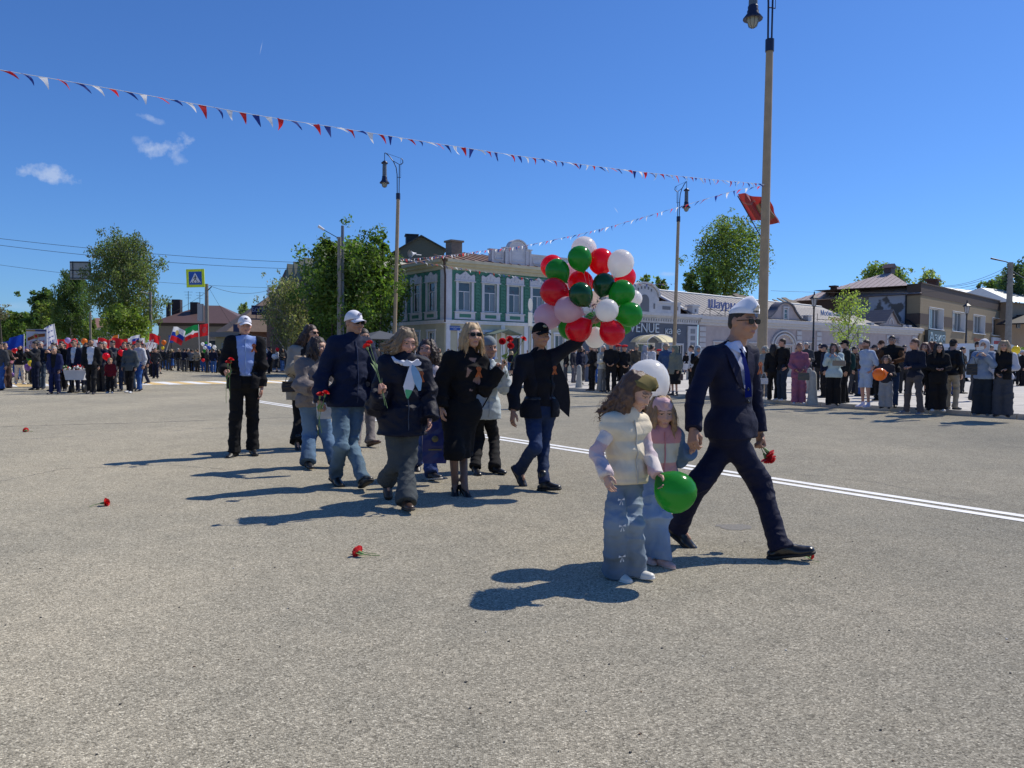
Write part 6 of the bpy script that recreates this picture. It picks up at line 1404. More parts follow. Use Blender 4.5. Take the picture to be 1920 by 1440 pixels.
# ------------------------------------------------------------------ the figure
def figure(J, label, o, loc=None, yaw=0.0, group=None, hero=True, name='person', cat='person'):
    """o: outfit. everything is built in the figure's own frame, root on the ground below the pelvis"""
    s = J['s']; hb = o.get('res', .0085 if hero else .017); r = empty(name, loc if loc is not None else tuple(J['root']), yaw, label, cat, group)
    fem, child = o.get('fem', False), o.get('child', False); J['fem'] = fem; seed = o.get('seed', abs(hash(label)) % 997 if False else sum(map(ord, label)) % 997)
    lo, hi = bounds(J); lo[2] = max(lo[2], -.02); skin = SK[o.get('skin', 'fair')]; bulk = o.get('bulk', 1.0); belly = o.get('belly', 0)
    hs = o.get('hs', 1.0 if not child else .93); fr = head_frame(J, hs)
    # body
    B = Fld(lo, hi, hb*1.7); torso(B, J, -.012, fem=fem, bulk=bulk, belly=belly)
    for k in 'LR': arm(B, J, k, -.010, k=.03); leg(B, J, k, (.078, .050, .036)); B.cap(J['an'+k], J['an'+k]+J['toe'+k]*.09*s-A3((0, 0, .035*s)), .030*s, .018*s, k=.02)
    NB = J['C']+J['up']*.03*s; B.cap(NB, J['H']+(fr[0]@A3((0, -.04, -.10))), .055*s, .05*s*hs, k=.03)
    V, Q = B.mesh(); parts = [(V, Q, np.tile(skin, (len(V), 1))*(1+.05*wave3(V, (20, 20, 20), 2))[:, None] if o.get('legcol') is None else np.where((V[:, 2] < J['P'][2])[:, None], o['legcol'], skin))]
    HV, HQ, HC = get_head(.0048 if hero else .011, o.get('skin', 'fair'), fem, child, o.get('beard'), o.get('lips'), o.get('brow', (.07, .045, .03)), hero or o.get('face', False)); parts.append((hf_apply(HV, fr), HQ, HC))
    for k in 'LR':
        kd = o.get('hand'+k, 'relax'); V2, Q2 = place_hand(J, k, kd, .005 if hero else .009, o.get('palm'+k), o.get('hdir'+k)); parts.append((V2, Q2, np.tile(np.array(skin)*.95, (len(V2), 1))))
    V, Q, C = joinm(parts); body = link('body', npmesh('body', V, Q, vmat('skin', .55, .05, .35, sss=.08 if hero else 0), col=C), r)
    # trousers / skirt
    b = o.get('bottom')
    if b:
        F = Fld(lo, hi, hb); kind, col, rad = b['kind'], b['col'], tuple(q*(.93 if hero else 1) for q in b.get('r', (.098, .076, .062))); P = J['P']; lp = J['latP']
        if kind in ('pants', 'shorts', 'joined'):
            F.cap(P-lp*.058*s+[0, 0, .05*s], P+lp*.058*s+[0, 0, .05*s], (.103 if not fem else .106)*s*bulk, k=.05); F.cap(P-lp*.055*s-[0, 0, .04*s], P+lp*.055*s-[0, 0, .04*s], .122*s*bulk, k=.05)
            bb = P-J['fP']*.05*s-[0, 0, .04*s]; F.cap(bb-lp*.06*s, bb+lp*.06*s, .098*s*bulk, k=.05)
            for k in 'LR': leg(F, J, k, rad, k=.035, t=1.0 if kind == 'pants' else .62)
            if kind == 'pants':
                for k in 'LR':
                    A, K = J['an'+k], J['kn'+k]; d = nrm(A-K); F.cap(A-d*.05*s, A+d*b.get('over', .035)*s, rad[2]*s*1.0, rad[2]*s*1.04, k=.02)
                    if b.get('over', .035) > .0: 
                        t = J['toe'+k]; F.cap(A+d*.02*s, A+d*.03*s+t*.035*s, rad[2]*s*.95, rad[2]*s*.8, k=.02)
                for k in 'LR':
                    A, K = J['an'+k], J['kn'+k]; d = nrm(A-K); e = A+d*b.get('over', .035)*s; bx = F.blk(e-.16, e+.16)
                    if bx: sl_, X, Y, Z = bx; dd = (X-e[0])*d[0]+(Y-e[1])*d[1]+(Z-e[2])*d[2]; q2 = np.sqrt(np.maximum(0, (X-e[0])**2+(Y-e[1])**2+(Z-e[2])**2-dd**2)); F.v[sl_] = np.maximum(F.v[sl_], np.where(q2 < rad[2]*s*1.7, dd+.18*(X-e[0])*J['toe'+k][0]*0, -1))
        elif kind == 'skirt':
            hz = b['hem']*s; F.cap(P-lp*.06*s+[0, 0, .08*s], P+lp*.06*s+[0, 0, .08*s], .105*s*bulk, k=.06); F.cap(P-lp*.07*s, P+lp*.07*s, .125*s*bulk, k=.06); kn = (J['knL']+J['knR'])/2; m_ = A3((kn[0], kn[1], hz)); w_ = b.get('w', .14)*s
            for k in 'LR': q = J['kn'+k]; e = q+(J['an'+k]-q)*max(0, (q[2]-hz)/max(.01, q[2]-J['an'+k][2])); F.cap(J['hip'+k], q, .12*s, w_*.75, k=.09); F.cap(q, e, w_*.75, w_*.75, k=.09)
            F.cap(P, m_, .12*s, w_, k=.08); F.cut((0, 0, hz), (0, 0, -1))
        if kind == 'shorts': F.cut((0, 0, b['hem']*s), (0, 0, -1))
        F.cut(P+[0, 0, .115*s], (0, 0, 1)); V, Q = F.mesh(); z = V[:, 2]
        kz = (J['knL'][2]+J['knR'][2])/2; mk = .45+.9*np.exp(-((z-kz)/.14)**2)+.8*np.exp(-((z-.12*s)/.10)**2)+.5*np.exp(-((z-J['P'][2]+.12)/.1)**2)
        if hero: V = wrinkle(V, Q, b.get('wr', .0052), (11, 11, 24), seed+5, mk); V = wrinkle(V, Q, .0022, (30, 30, 55), seed+6, mk)
        else: V = wrinkle(V, Q, .006, (12, 12, 20), seed+5, mk)
        nm = {'pants': 'trousers', 'shorts': 'shorts', 'skirt': 'skirt'}[kind]
        if b.get('denim'):
            fade = .75+.45*np.exp(-((z-kz*1.15)/.22)**2)+.22*wave3(V, (14, 14, 5), seed)+.10*wave3(V, (60, 60, 30), seed+2)
            cc = np.clip(np.array(col)*fade[:, None], .004, .7); t_ = link(nm, npmesh(nm, V, Q, vmat('denim', .85, .25, .2, bscale=500), col=cc), r)
        else: t_ = link(nm, npmesh(nm, V, Q, b.get('mat') or cloth(col, b.get('rough', .88))), r)
        if b.get('belt'): 
            F = Fld(lo, hi, hb); F.cap(P-lp*.062*s+[0, 0, .05*s], P+lp*.062*s+[0, 0, .05*s], .118*s*bulk, k=.05); F.cut(P+[0, 0, .115*s], (0, 0, 1)); F.cut(P+[0, 0, .08*s], (0, 0, -1)); V, Q = F.mesh(); link('belt', npmesh('belt', V, Q, mat('black_leather', (.015, .014, .014), .4)), t_)
    # inner shirt
    for ly in o.get('layers', []):
        col, off, hem = ly['col'], ly['off']-(.004 if hero and ly['off'] > .014 else 0), ly.get('hem', -.02); F = Fld(lo, hi, hb); P, C, f, up, lat = J['P'], J['C'], J['fC'], J['up'], J['latC']
        torso(F, J, off, fem=fem, bulk=bulk, belly=belly); puff = ly.get('puff', 0.0)
        if hem < -.08:   # skirted coat or long jacket
            fl = ly.get('flare', .119)*s*bulk+off
            for sg in (-1, 1): F.cap(P+J['latP']*sg*.06*s, P+J['latP']*sg*.06*s+A3((0, 0, hem*s)), .114*s*bulk+off, fl, k=.05)
            for k in 'LR': H_, K_ = J['hip'+k], J['kn'+k]; F.cap(H_, H_+(K_-H_)*min(1, abs(hem)/.43*.95), .094*s+off, .092*s+off, k=.05)
        if ly.get('blouson'): F.cap(P-J['latP']*.06*s+[0, 0, .02*s], P+J['latP']*.06*s+[0, 0, .02*s], .122*s*bulk+off, k=.05)
        sl = ly.get('sleeve', 1.0)
        for k in 'LR':
            if sl > 0: arm(F, J, k, off+.004+ly.get('slo', 0), t=sl, k=.03, puff=puff*.5)
            elif sl == 0: F.cap(J['sh'+k], J['sh'+k]+(J['el'+k]-J['sh'+k])*.06, .052*s+off*.7, k=.02)
        if ly.get('collar', True):
            nb = C+up*.03*s; hc = nb+(fr[1]-nb)*ly.get('ch', .12 if ly.get('name') in ('shirt', 'polo_shirt', 'blouse') else .26)+f*.0; F.cap(nb, hc, .067*s+off*.7, (.064*s+off*.6)*hs, k=.03)
            cz = hc; F.cut(cz+up*.012*s, up*.9-f*.45) if ly.get('vneck') is None else F.cut(cz+up*.02*s, up*.85-f*.6)
        else: F.cut(C+up*.065*s, up-f*.25)
        F.cut(P+A3((0, 0, hem*s)), (0, 0, -1)) if hem > -.6 else None
        if sl and sl < 1:
            pass
        # sleeve ends
        for k in 'LR':
            if sl > .6:
                E, W = J['el'+k], J['wr'+k]; d = nrm(W-E); e = E+(W-E)*min(1, (sl-.5)/.5)*1.0
                bx = F.blk(np.minimum(e, e+d*.12)-.07, np.maximum(e, e+d*.12)+.07)
                if bx: sl_, X, Y, Z = bx; dd = (X-e[0])*d[0]+(Y-e[1])*d[1]+(Z-e[2])*d[2]; rad2 = np.sqrt(np.maximum(0, (X-e[0])**2+(Y-e[1])**2+(Z-e[2])**2-dd**2)); cutv = np.where(rad2 < .085*s+off, dd-.012, -1); F.v[sl_] = np.maximum(F.v[sl_], cutv)
        vn = ly.get('vneck')
        if vn:      # open front: wedge removed between two planes below the neck, down to depth vn[0], half width vn[1]
            top = C+up*.10*s; ap = C-up*vn[0]*s+f*.0; X, Y, Z = F.ax; dx = [X[:, None, None]-ap[0], Y[None, :, None]-ap[1], Z[None, None, :]-ap[2]]
            hgt = dx[0]*up[0]+dx[1]*up[1]+dx[2]*up[2]; la = dx[0]*lat[0]+dx[1]*lat[1]+dx[2]*lat[2]-vn[2]*s if len(vn) > 2 else dx[0]*lat[0]+dx[1]*lat[1]+dx[2]*lat[2]; fw = dx[0]*f[0]+dx[1]*f[1]+dx[2]*f[2]
            half = np.clip(hgt/(vn[0]*s+.10*s), 0, 1)**.85*vn[1]*s+(vn[3]*s if len(vn) > 3 else 0)*(hgt > -2); inside = np.minimum(half-np.abs(la), np.minimum(fw-.02, np.minimum(hgt if len(vn) < 4 else hgt+.9, J['H'][2]+1-hgt))); F.v = np.maximum(F.v, inside.astype(np.float32))
        V, Q = F.mesh()
        if ly.get('quilt'):
            q = ly['quilt']; V = V+vnormals(V, Q)*(.012*np.abs(np.sin((V[:, 2]-P[2])*math.pi/q)))[:, None]
        z = V[:, 2]; ez = (J['elL'][2]+J['elR'][2])/2; mk = .5+.5*np.exp(-((z-J['P'][2]-.12*s)/.12)**2)
        for k in 'LR': dE = np.linalg.norm(V-J['el'+k], axis=1); mk = mk+1.0*np.exp(-(dE/.12)**2)
        wr = ly.get('wr', .006)
        if hero: V = wrinkle(V, Q, wr, (9, 9, 17), seed+8, mk); V = wrinkle(V, Q, wr*.45, (28, 28, 40), seed+9, mk)
        else: V = wrinkle(V, Q, wr, (11, 11, 16), seed+8, mk)
        nm = ly.get('name', 'jacket')
        if ly.get('colfn'): t_ = link(nm, npmesh(nm, V, Q, vmat('patterned_cloth', .85, .2, .2, bscale=300), col=np.clip(ly['colfn'](V, J), 0, 1)), r)
        else: t_ = link(nm, npmesh(nm, V, Q, ly.get('mat') or cloth(col, ly.get('rough', .88))), r)
        if ly.get('zip'):
            zc = ly['zip']; g = MB(); pts = []
            for q in np.linspace(0, 1, 9):
                p = (P+A3((0, 0, hem*s)))*(1-q)+(C+up*.03*s)*q; idx = np.argmax(((V-p)@f)-8*np.abs((V-p)@lat)-8*np.abs((V-p)@up)); pts.append(Vector(V[idx]+f*.004))
            g.tube(pts, .005, 5); g.build('zip', mat('zip', zc, .5), t_)
        if ly.get('lapel'):
            c2 = ly['lapel']; 
            for sg in (-1, 1):
                pts = []
                for q in np.linspace(0, 1, 7):
                    tgt = C+up*(.05-(vn[0]+.03)*q)*s+lat*sg*(vn[1]*(1-q)**.85*.98+.006)*s+(lat*vn[2]*s if len(vn) > 2 else 0)
                    # nearest jacket vertex in front
                    sc = ((V-tgt)@f)*.25-np.abs((V-tgt)@lat)-np.abs((V-tgt)@up); pts.append(V[np.argmax(sc)]+f*.007+lat*sg*.018*s)
                strip_cloth(pts, [.016*s, .030*s, .036*s, .036*s, .028*s, .018*s, .006*s], cloth(c2, .8), 'lapel', t_, lat=-f)
    # extras on the head
    hr = o.get('hair')
    if hr: hair(hr['kind'], hr['col'], .0055 if hero else .011, fr, r, seed, wind=hr.get('wind', (0, 0, 0)), length=hr.get('len', .3), fine=hero)
    ht = o.get('hat')
    if ht:
        k = ht['kind']; m = mat('hat_cloth', ht['col'], .9, noise=.05, nscale=20, bump=.15, bscale=260, spec=.2)
        if k == 'cap': cap_hat(fr, r, m, cloth(ht.get('brim', ht['col'])), .006 if hero else .012, mat('badge', ht['badge'], .6) if ht.get('badge') else None)
        elif k == 'side': side_cap(fr, r, m, mat('red_star', (.5, .02, .02), .4) if ht.get('star') else None, hgt=ht.get('h', .12), tilt=ht.get('tilt', 0), crease=ht.get('crease', False))
        elif k == 'beanie': beanie(fr, r, m)
        elif k == 'hood': hood(fr, r, m)
        elif k == 'scarf': hood(fr, r, m, 'headscarf', long=True)
        elif k == 'beret': F = Fld((-.14, -.15, 0), (.14, .15, .18), .01); F.ell((.01, -.012, .085), (.115, .12, .042), k=.01); F.ell((0, -.012, .05), (.088, .10, .05), k=.02); F.cut((0, 0, .04), (0, 0, -1)); V, Q = F.mesh(); link('beret', npmesh('beret', hf_apply(V, fr), Q, m), r)
        elif k == 'band': F = Fld((-.12, -.14, -.02), (.12, .14, .17), .006); F.ell((0, -.010, .038), (.086, .102, .097), k=.01); F.cut((0, 0, .118), (0, -.2, 1)); F.cut((0, 0, .042), (0, -.12, -1)); F.ell((0, .098, .088), (.022, .012, .022), k=.01); V, Q = F.mesh(); V = wrinkle(V, Q, .003, (60, 20, 60), 3); link('headband', npmesh('headband', hf_apply(V, fr), Q, m), r)
    if o.get('glasses'): glasses(fr, r)
    if o.get('shoes'):
        sh = o['shoes']
        for k in 'LR': shoe(J, k, .0065 if hero else .012, sh.get('kind', 'sneaker'), mat('shoe_leather', sh['col'], sh.get('rough', .45)), r, mat('rubber_sole', sh['sole'], .7) if sh.get('sole') else None)
    rb = o.get('ribbon')
    if rb is not None: ribbon_pin(J['C']-J['up']*rb[1]*s+J['latC']*rb[0]*s+J['fC']*rb[2]*s, J['fC'], J['latC'], r, rb[3] if len(rb) > 3 else 1)
    r['_j'] = 0; del r['_j']
    return r
# ================================================================== walkers in the foreground
NAVY = (.012, .016, .045); BLACK = (.010, .010, .012); NEAR = -1; FAR = 1
def hero(spec, label, o): 
    J = px_pose(spec); r = figure(J, label, o, group=None); return J, r
W_ = lambda J, k: np.array(J[k])+J['root']
# man in the navy suit
spec = dict(Y=5.42, s=1.06, P=(1372, 792), C=(1369, 663), H=(1393, 604), yaw=34, yawP=46, yawH=34, pitchH=3, sw=.175, Cd=-.02, Hd=-.03,
    elR=(1303, 742, NEAR), wrR=(1300, 806, NEAR), elL=(1412, 735, FAR), wrL=(1424, 812, NEAR), knR=(1424, 903), anR=(1461, 1020, .11), knL=(1311, 905), anL=(1272, 985, .15), toeR=(72, 12), toeL=(58, -34))
SUIT = (.007, .009, .030)
o = dict(res=.0085, skin='tan', hair=dict(kind='crop', col=(.025, .018, .014)), brow=(.05, .035, .025), glasses=True, hat=dict(kind='side', col=(.80, .80, .84), h=.122), handR='hold', handL='grip',
    bottom=dict(kind='pants', col=SUIT, r=(.102, .076, .062), rough=.75, wr=.004), layers=[dict(name='shirt', col=(.62, .66, .85), off=.004, hem=.1, sleeve=1.0, wr=.002), dict(name='suit_jacket', col=SUIT, off=.018, hem=-.10, sleeve=.97, vneck=(.27, .088, 0), collar=True, lapel=(.009, .011, .036), wr=.0035, rough=.75)],
    shoes=dict(col=(.012, .011, .011), kind='shoe', rough=.28, sole=(.01, .01, .01)), ribbon=(.125, .10, .135, 1.15))
J, r = hero(spec, 'man in a navy suit, white garrison cap and sunglasses striding right', o); JS = J
f, up, lat, C = J['fC'], J['up'], J['latC'], J['C']
strip_cloth([C+up*.035+f*.085, C-up*.03+f*.118, C-up*.12+f*.142, C-up*.22+f*.150, C-up*.30+f*.150], [.014, .020, .026, .033, .036], mat('blue_tie', (.003, .010, .11), .9, spec=.05), 'tie', r, lat=-f)
for sg in (-1, 1): strip_cloth([C+up*.075+f*.02+lat*sg*.062, C+up*.052+f*.07+lat*sg*.045, C+up*.01+f*.115+lat*sg*.028], [.022, .028, .006], cloth((.72, .74, .85)), 'collar', r, lat=-f)
g = MB()
for u in (-.245, -.33): q = Vector(C+up*u+f*.148+lat*.0); g.lathe([(0, .006), (.011, .004), (.012, 0), (0, -.002)], 10, M=Matrix.Translation(q) @ Vector(f).to_track_quat('Z', 'Y').to_matrix().to_4x4())
g.build('buttons', mat('dark_button', (.004, .004, .006), .3), r)
# girl in the padded vest
def plaid(V, J):
    x = V[:, 0]*16; z = V[:, 2]*13; a = (np.floor(z+.4*x) % 3); b = (np.floor(x*1.0+V[:, 1]*14) % 2); c = np.where(a[:, None] == 0, [.68, .46, .44], np.where(a[:, None] == 1, [.74, .66, .62], [.58, .48, .50])); return c*(1-.10*b[:, None])
spec = dict(Y=4.76, s=.70, P=(1171, 893), C=(1173, 792), H=(1193, 735), yaw=32, yawP=30, yawH=52, pitchH=26, sw=.165, elR=(1120, 850, NEAR), wrR=(1136, 893, NEAR), elL=(1217, 852, NEAR), wrL=(1234, 892, NEAR),
    knR=(1155, 985), anR=(1153, 1064, .07), knL=(1187, 983), anL=(1187, 1064, .065), toeR=(40, -8), toeL=(50, 6))
o = dict(res=.0072, child=True, bulk=.92, hs=.95, skin='child', hair=dict(kind='wavy', col=(.105, .058, .036), wind=(.0, -.15, -.02), len=.31), hat=dict(kind='side', col=(.19, .15, .055), h=.092, tilt=.1, crease=True), brow=(.12, .08, .05), lips=(.42, .16, .14),
    bottom=dict(kind='pants', col=(.20, .255, .32), denim=True, r=(.088, .088, .118), over=.045, wr=.006), layers=[dict(name='plaid_shirt', col=(.6, .5, .55), off=.006, hem=-.06, sleeve=.97, slo=.004, colfn=plaid, wr=.005), dict(name='padded_vest', col=(.74, .64, .47), off=.024, hem=-.04, sleeve=0, blouson=True, quilt=.115, zip=(.5, .47, .4), wr=.004, rough=.6)],
    shoes=dict(col=(.68, .66, .60), kind='sneaker', sole=(.7, .69, .66)))
J, r = hero(spec, 'girl with long wavy brown hair, khaki garrison cap, cream padded vest and wide jeans', o); JG = J
g = MB()
for k, (x, z) in enumerate(((-.085, .50), (-.09, .33), (-.085, .15))):
    q = (J['hipR'] if k == 0 else J['knR'])+J['fP']*.10*(1)+J['latP']*(-.01); q = np.array([q[0], q[1], z+.03])
    if k == 0: q = (J['hipR']*.62+J['knR']*.38)+J['fP']*.088-J['latP']*.03
    if k == 1: q = (J['hipR']*.05+J['knR']*.95)+J['fP']*.088-J['latP']*.02
    if k == 2: q = (J['knR']*.35+J['anR']*.65)+J['fP']*.092-J['latP']*.02
    g = MB(); L = J['latP']
    for sg in (-1, 1):
        g.add([Vector(q), Vector(q+L*sg*.024+A3((0, 0, .011))), Vector(q+L*sg*.026-A3((0, 0, .004)))], [(0, 1, 2)]); g.add([Vector(q), Vector(q+L*sg*.016-A3((0, 0, .030))), Vector(q+L*sg*.008-A3((0, 0, .032)))], [(0, 1, 2)])
    g.build('bow', mat('white_bow', (.7, .7, .7), .6), r)
# small girl
def tri(V, J):
    t = (V[:, 2]-J['P'][2])/(J['C'][2]-J['P'][2]); arm = np.abs((V-J['C'])@J['latC']) > .118; c = np.where(t[:, None] > .80, [.56, .27, .29], np.where(t[:, None] > .38, [.58, .56, .47], [.55, .30, .29])); c[arm] = (.11, .18, .28); return c*(1+.04*wave3(V, (60, 60, 60), 1))[:, None]
spec = dict(Y=5.2, s=.62, P=(1231, 896), C=(1239, 813), H=(1240, 774), yaw=12, yawH=10, pitchH=8, sw=.16, elR=(1212, 850, FAR), wrR=(1214, 885, NEAR), elL=(1271, 858, FAR), wrL=(1294, 846, NEAR), knR=(1218, 965), anR=(1214, 1036, .065), knL=(1240, 968), anL=(1238, 1044, .06), toeR=(10, 0), toeL=(35, 0))
o = dict(res=.0075, child=True, hs=.88, skin='child', hair=dict(kind='long', col=(.30, .19, .10), len=.22), hat=dict(kind='band', col=(.60, .40, .42)), brow=(.25, .16, .1), lips=(.45, .18, .17),
    bottom=dict(kind='pants', col=(.26, .33, .44), denim=True, r=(.10, .096, .108), over=.04), layers=[dict(name='jacket', col=(.5, .4, .4), off=.024, hem=-.10, sleeve=.97, slo=.008, blouson=True, colfn=tri, zip=(.5, .2, .22), wr=.005)], shoes=dict(col=(.58, .36, .32), kind='sneaker', sole=(.6, .45, .4)))
J, r = hero(spec, 'small girl in a pink headband and pink and cream jacket beside the suited man', o); JC = J
# man carrying the balloon bunch
JACK = (.009, .010, .016)
spec = dict(Y=8.0, s=1.01, P=(1012, 764), C=(1009, 672), H=(1014, 629), yaw=28, yawH=24, sw=.175, tilt=.02, elL=(1079, 641, FAR), wrL=(1108, 606, FAR), elR=(966, 728, NEAR), wrR=(962, 772, NEAR), knR=(1004, 838), anR=(975, 879, .18), knL=(1017, 836), anL=(1020, 903, .10), toeR=(40, -48), toeL=(48, 8))
o = dict(res=.010, skin='tan', hair=dict(kind='crop', col=(.10, .09, .08)), hat=dict(kind='cap', col=(.008, .008, .009), brim=(.008, .008, .009), badge=(.4, .35, .2)), handL='fist', bottom=dict(kind='pants', col=(.016, .032, .085), denim=True, r=(.098, .071, .060), belt=True), layers=[dict(name='polo_shirt', col=(.008, .008, .011), off=.012, hem=.02, sleeve=.9), dict(name='jacket', col=JACK, off=.024, hem=-.10, sleeve=.95, vneck=(.62, .055, .0, .055), wr=.006, rough=.8)], shoes=dict(col=(.012, .011, .011), kind='boot', rough=.35, sole=(.01, .01, .01)), ribbon=(.10, .12, .15, 1.2))
J, r = hero(spec, 'man in a black cap and dark open jacket holding the balloon bunch above his head', o); JB = J
# blown-back jacket tail on his left side
C, f, lat, P = J['C'], J['fC'], J['latC'], J['P']
a = C+lat*.15-A3((0, 0, .05)); strip_cloth([a+f*.03, C+lat*.20-A3((0, 0, .20)), P+lat*.26+A3((0, 0, .16))-f*.02, P+lat*.34-A3((0, 0, .0))-f*.05, P+lat*.40-A3((0, 0, .13))-f*.06], [.09, .12, .12, .075, .003], cloth(JACK, .8), 'jacket_tail', r, lat=f)
# blonde woman in black
def geom(V, J):
    c = np.tile((.0085, .008, .009), (len(V), 1)); d = (V-J['C']); u = d@J['up']; l = d@J['latC']; f = d@J['fC']; m = (f > .03) & (l > -.02) & (l < .13) & (u < .02) & (u > -.30)
    q = (np.floor(u*11+l*5) % 2 == 0) & (np.floor(l*13-u*6) % 2 == 0); c[m & q] = (.30, .19, .155); return c
spec = dict(Y=7.6, s=.95, P=(864, 768), C=(874, 673), H=(885, 629), yaw=22, yawH=26, sw=.165, elR=(826, 722, FAR), wrR=(828, 765, NEAR), elL=(908, 729, NEAR), wrL=(939, 691, NEAR), knR=(851, 848), anR=(853, 908, .105), knL=(868, 846), anL=(871, 911, .10), toeR=(5, -28), toeL=(35, -28))
o = dict(res=.0095, fem=True, skin='fair', bulk=1.06, hair=dict(kind='long', col=(.40, .27, .14), wind=(.03, -.05, 0), len=.27), glasses=True, lips=(.38, .10, .09), handL='grip', handR='relax', legcol=(.22, .13, .095), bottom=dict(kind='skirt', col=(.008, .008, .009), hem=.385, w=.118, wr=.003), layers=[dict(name='dress_top', col=(.009, .009, .01), off=.014, hem=-.02, sleeve=.96, puff=.014, slo=.008, colfn=geom, wr=.008)], shoes=dict(col=(.01, .009, .009), kind='heel', rough=.35), ribbon=(.10, .12, .145, 1.4))
J, r = hero(spec, 'blonde woman in sunglasses and a black dress holding up three red carnations', o); JD = J
# woman in the grey beanie behind her
spec = dict(Y=9.1, s=.93, P=(905, 766), C=(913, 692), H=(917, 653), yaw=25, yawH=30, sw=.165, elR=(890, 730, FAR), wrR=(893, 765, NEAR), elL=(945, 726, NEAR), wrL=(938, 693, NEAR), knR=(897, 823), anR=(891, 873, .10), knL=(926, 823), anL=(927, 874, .09), toeR=(20, -10), toeL=(45, 0))
o = dict(res=.011, fem=True, skin='tan', hat=dict(kind='beanie', col=(.20, .23, .25)), hair=dict(kind='short', col=(.1, .06, .04)), handL='fist', bottom=dict(kind='pants', col=(.012, .012, .013), r=(.10, .075, .075)), layers=[dict(name='jacket', col=(.40, .45, .46), off=.036, hem=-.13, sleeve=.97, slo=.01, blouson=True, zip=(.3, .33, .34), wr=.008, rough=.65)], shoes=dict(col=(.012, .012, .012), kind='shoe', rough=.3))
J, r = hero(spec, 'woman in a grey knit hat and pale grey green jacket behind the blonde woman', o)
strip_cloth([J['C']-J['latC']*.05+J['fC']*.15, J['C']-J['up']*.25+J['latC']*.02+J['fC']*.17, J['P']-J['latC']*.08+J['fC']*.16], [.008, .008, .008], cloth(BLACK), 'bag_strap', r, lat=-J['fC'])
# woman with the dark blue gift bag
spec = dict(Y=8.55, s=.91, P=(806, 772), C=(810, 697), H=(801, 657), yaw=12, yawH=-12, pitchH=-6, sw=.165, elR=(782, 735, FAR), wrR=(784, 775, NEAR), elL=(832, 738, FAR), wrL=(828, 772, NEAR), knR=(795, 828), anR=(781, 862, .13), knL=(808, 832), anL=(808, 886, .09), toeR=(15, -28), toeL=(40, 10))
o = dict(res=.011, fem=True, skin='pink', hair=dict(kind='long', col=(.035, .02, .014), len=.20), handL='grip', bottom=dict(kind='pants', col=(.03, .06, .19), denim=True, r=(.105, .08, .085)), layers=[dict(name='blouse', col=(.55, .48, .48), off=.012, hem=.0, sleeve=.9), dict(name='jacket', col=(.012, .014, .03), off=.032, hem=-.12, sleeve=.97, vneck=(.5, .06, 0, .03), wr=.008)], shoes=dict(col=(.02, .018, .02), kind='sneaker', sole=(.45, .42, .38)))
J, r = hero(spec, 'dark haired woman in a dark jacket half hidden behind the navy jacketed woman', o); JBAG = J
# woman in the navy parka
spec = dict(Y=6.95, s=.94, P=(755, 778), C=(757, 681), H=(761, 641), yaw=26, yawH=32, pitchH=16, sw=.175, elR=(707, 764, NEAR), wrR=(712, 735, NEAR), elL=(806, 744, FAR), wrL=(806, 786, NEAR), knR=(742, 868), anR=(727, 897, .20), knL=(764, 868), anL=(762, 938, .10), toeR=(20, -55), toeL=(20, 8))
o = dict(res=.0095, fem=True, bulk=1.08, skin='pink', hair=dict(kind='bob', col=(.18, .125, .075), wind=(-.09, -.10, .02), len=.17), handR='grip', bottom=dict(kind='pants', col=(.055, .065, .072), r=(.10, .084, .098), over=.035), layers=[dict(name='parka', col=(.006, .008, .020), off=.030, hem=-.19, sleeve=.97, slo=.008, flare=.15, zip=(.02, .03, .06), wr=.010, rough=.6)], shoes=dict(col=(.05, .028, .018), kind='shoe', rough=.4, sole=(.02, .02, .02)), ribbon=(.115, .12, .175, 1.3))
J, r = hero(spec, 'woman in a navy parka and flared grey trousers with a white and blue neckerchief', o); JN = J
C, f, up, lat = J['C'], J['fC'], J['up'], J['latC']; KW = cloth((.66, .68, .76)); KB = cloth((.25, .42, .60)); KG = cloth((.10, .40, .20))
F = Fld(C-.24, C+.24, .008)
for k in range(14):
    a0 = 2*math.pi*k/14; a1 = a0+2*math.pi/14; q = lambda a: C+up*(.045-.045*max(0, math.cos(a)))+lat*math.sin(a)*.12+f*(math.cos(a)*.115+.02); F.cap(q(a0), q(a1), .018, k=.01, w=up, f=.9)
V, Q = F.mesh(); nk = link('neckerchief', npmesh('neckerchief', wrinkle(V, Q, .005, (30, 30, 20), 3), Q, KW), r)
k0 = C+f*.16-up*.01+lat*.02
for e, w, m, nm in (([(0, 0, 0), (-.01, .02, -.10), (-.03, .01, -.20), (-.035, 0, -.29)], [.016, .045, .050, .012], KW, 'scarf_end'), ([(0, 0, 0), (.03, .02, -.08), (.055, .02, -.15), (.075, .01, -.23)], [.016, .035, .038, .010], KB, 'scarf_end'), ([(-.012, .006, -.17), (-.03, .008, -.24), (-.035, .0, -.30)], [.03, .032, .008], KG, 'scarf_hem'), ([(0, 0, 0), (-.05, .01, .015), (-.085, 0, .0)], [.012, .03, .012], KW, 'scarf_knot'), ([(0, 0, 0), (.05, .01, .02), (.085, 0, .01)], [.012, .03, .012], KW, 'scarf_knot')):
    strip_cloth([k0+lat*a+f*(b+.012)+up*c for a, b, c in e], w, m, nm, nk, lat=-f)
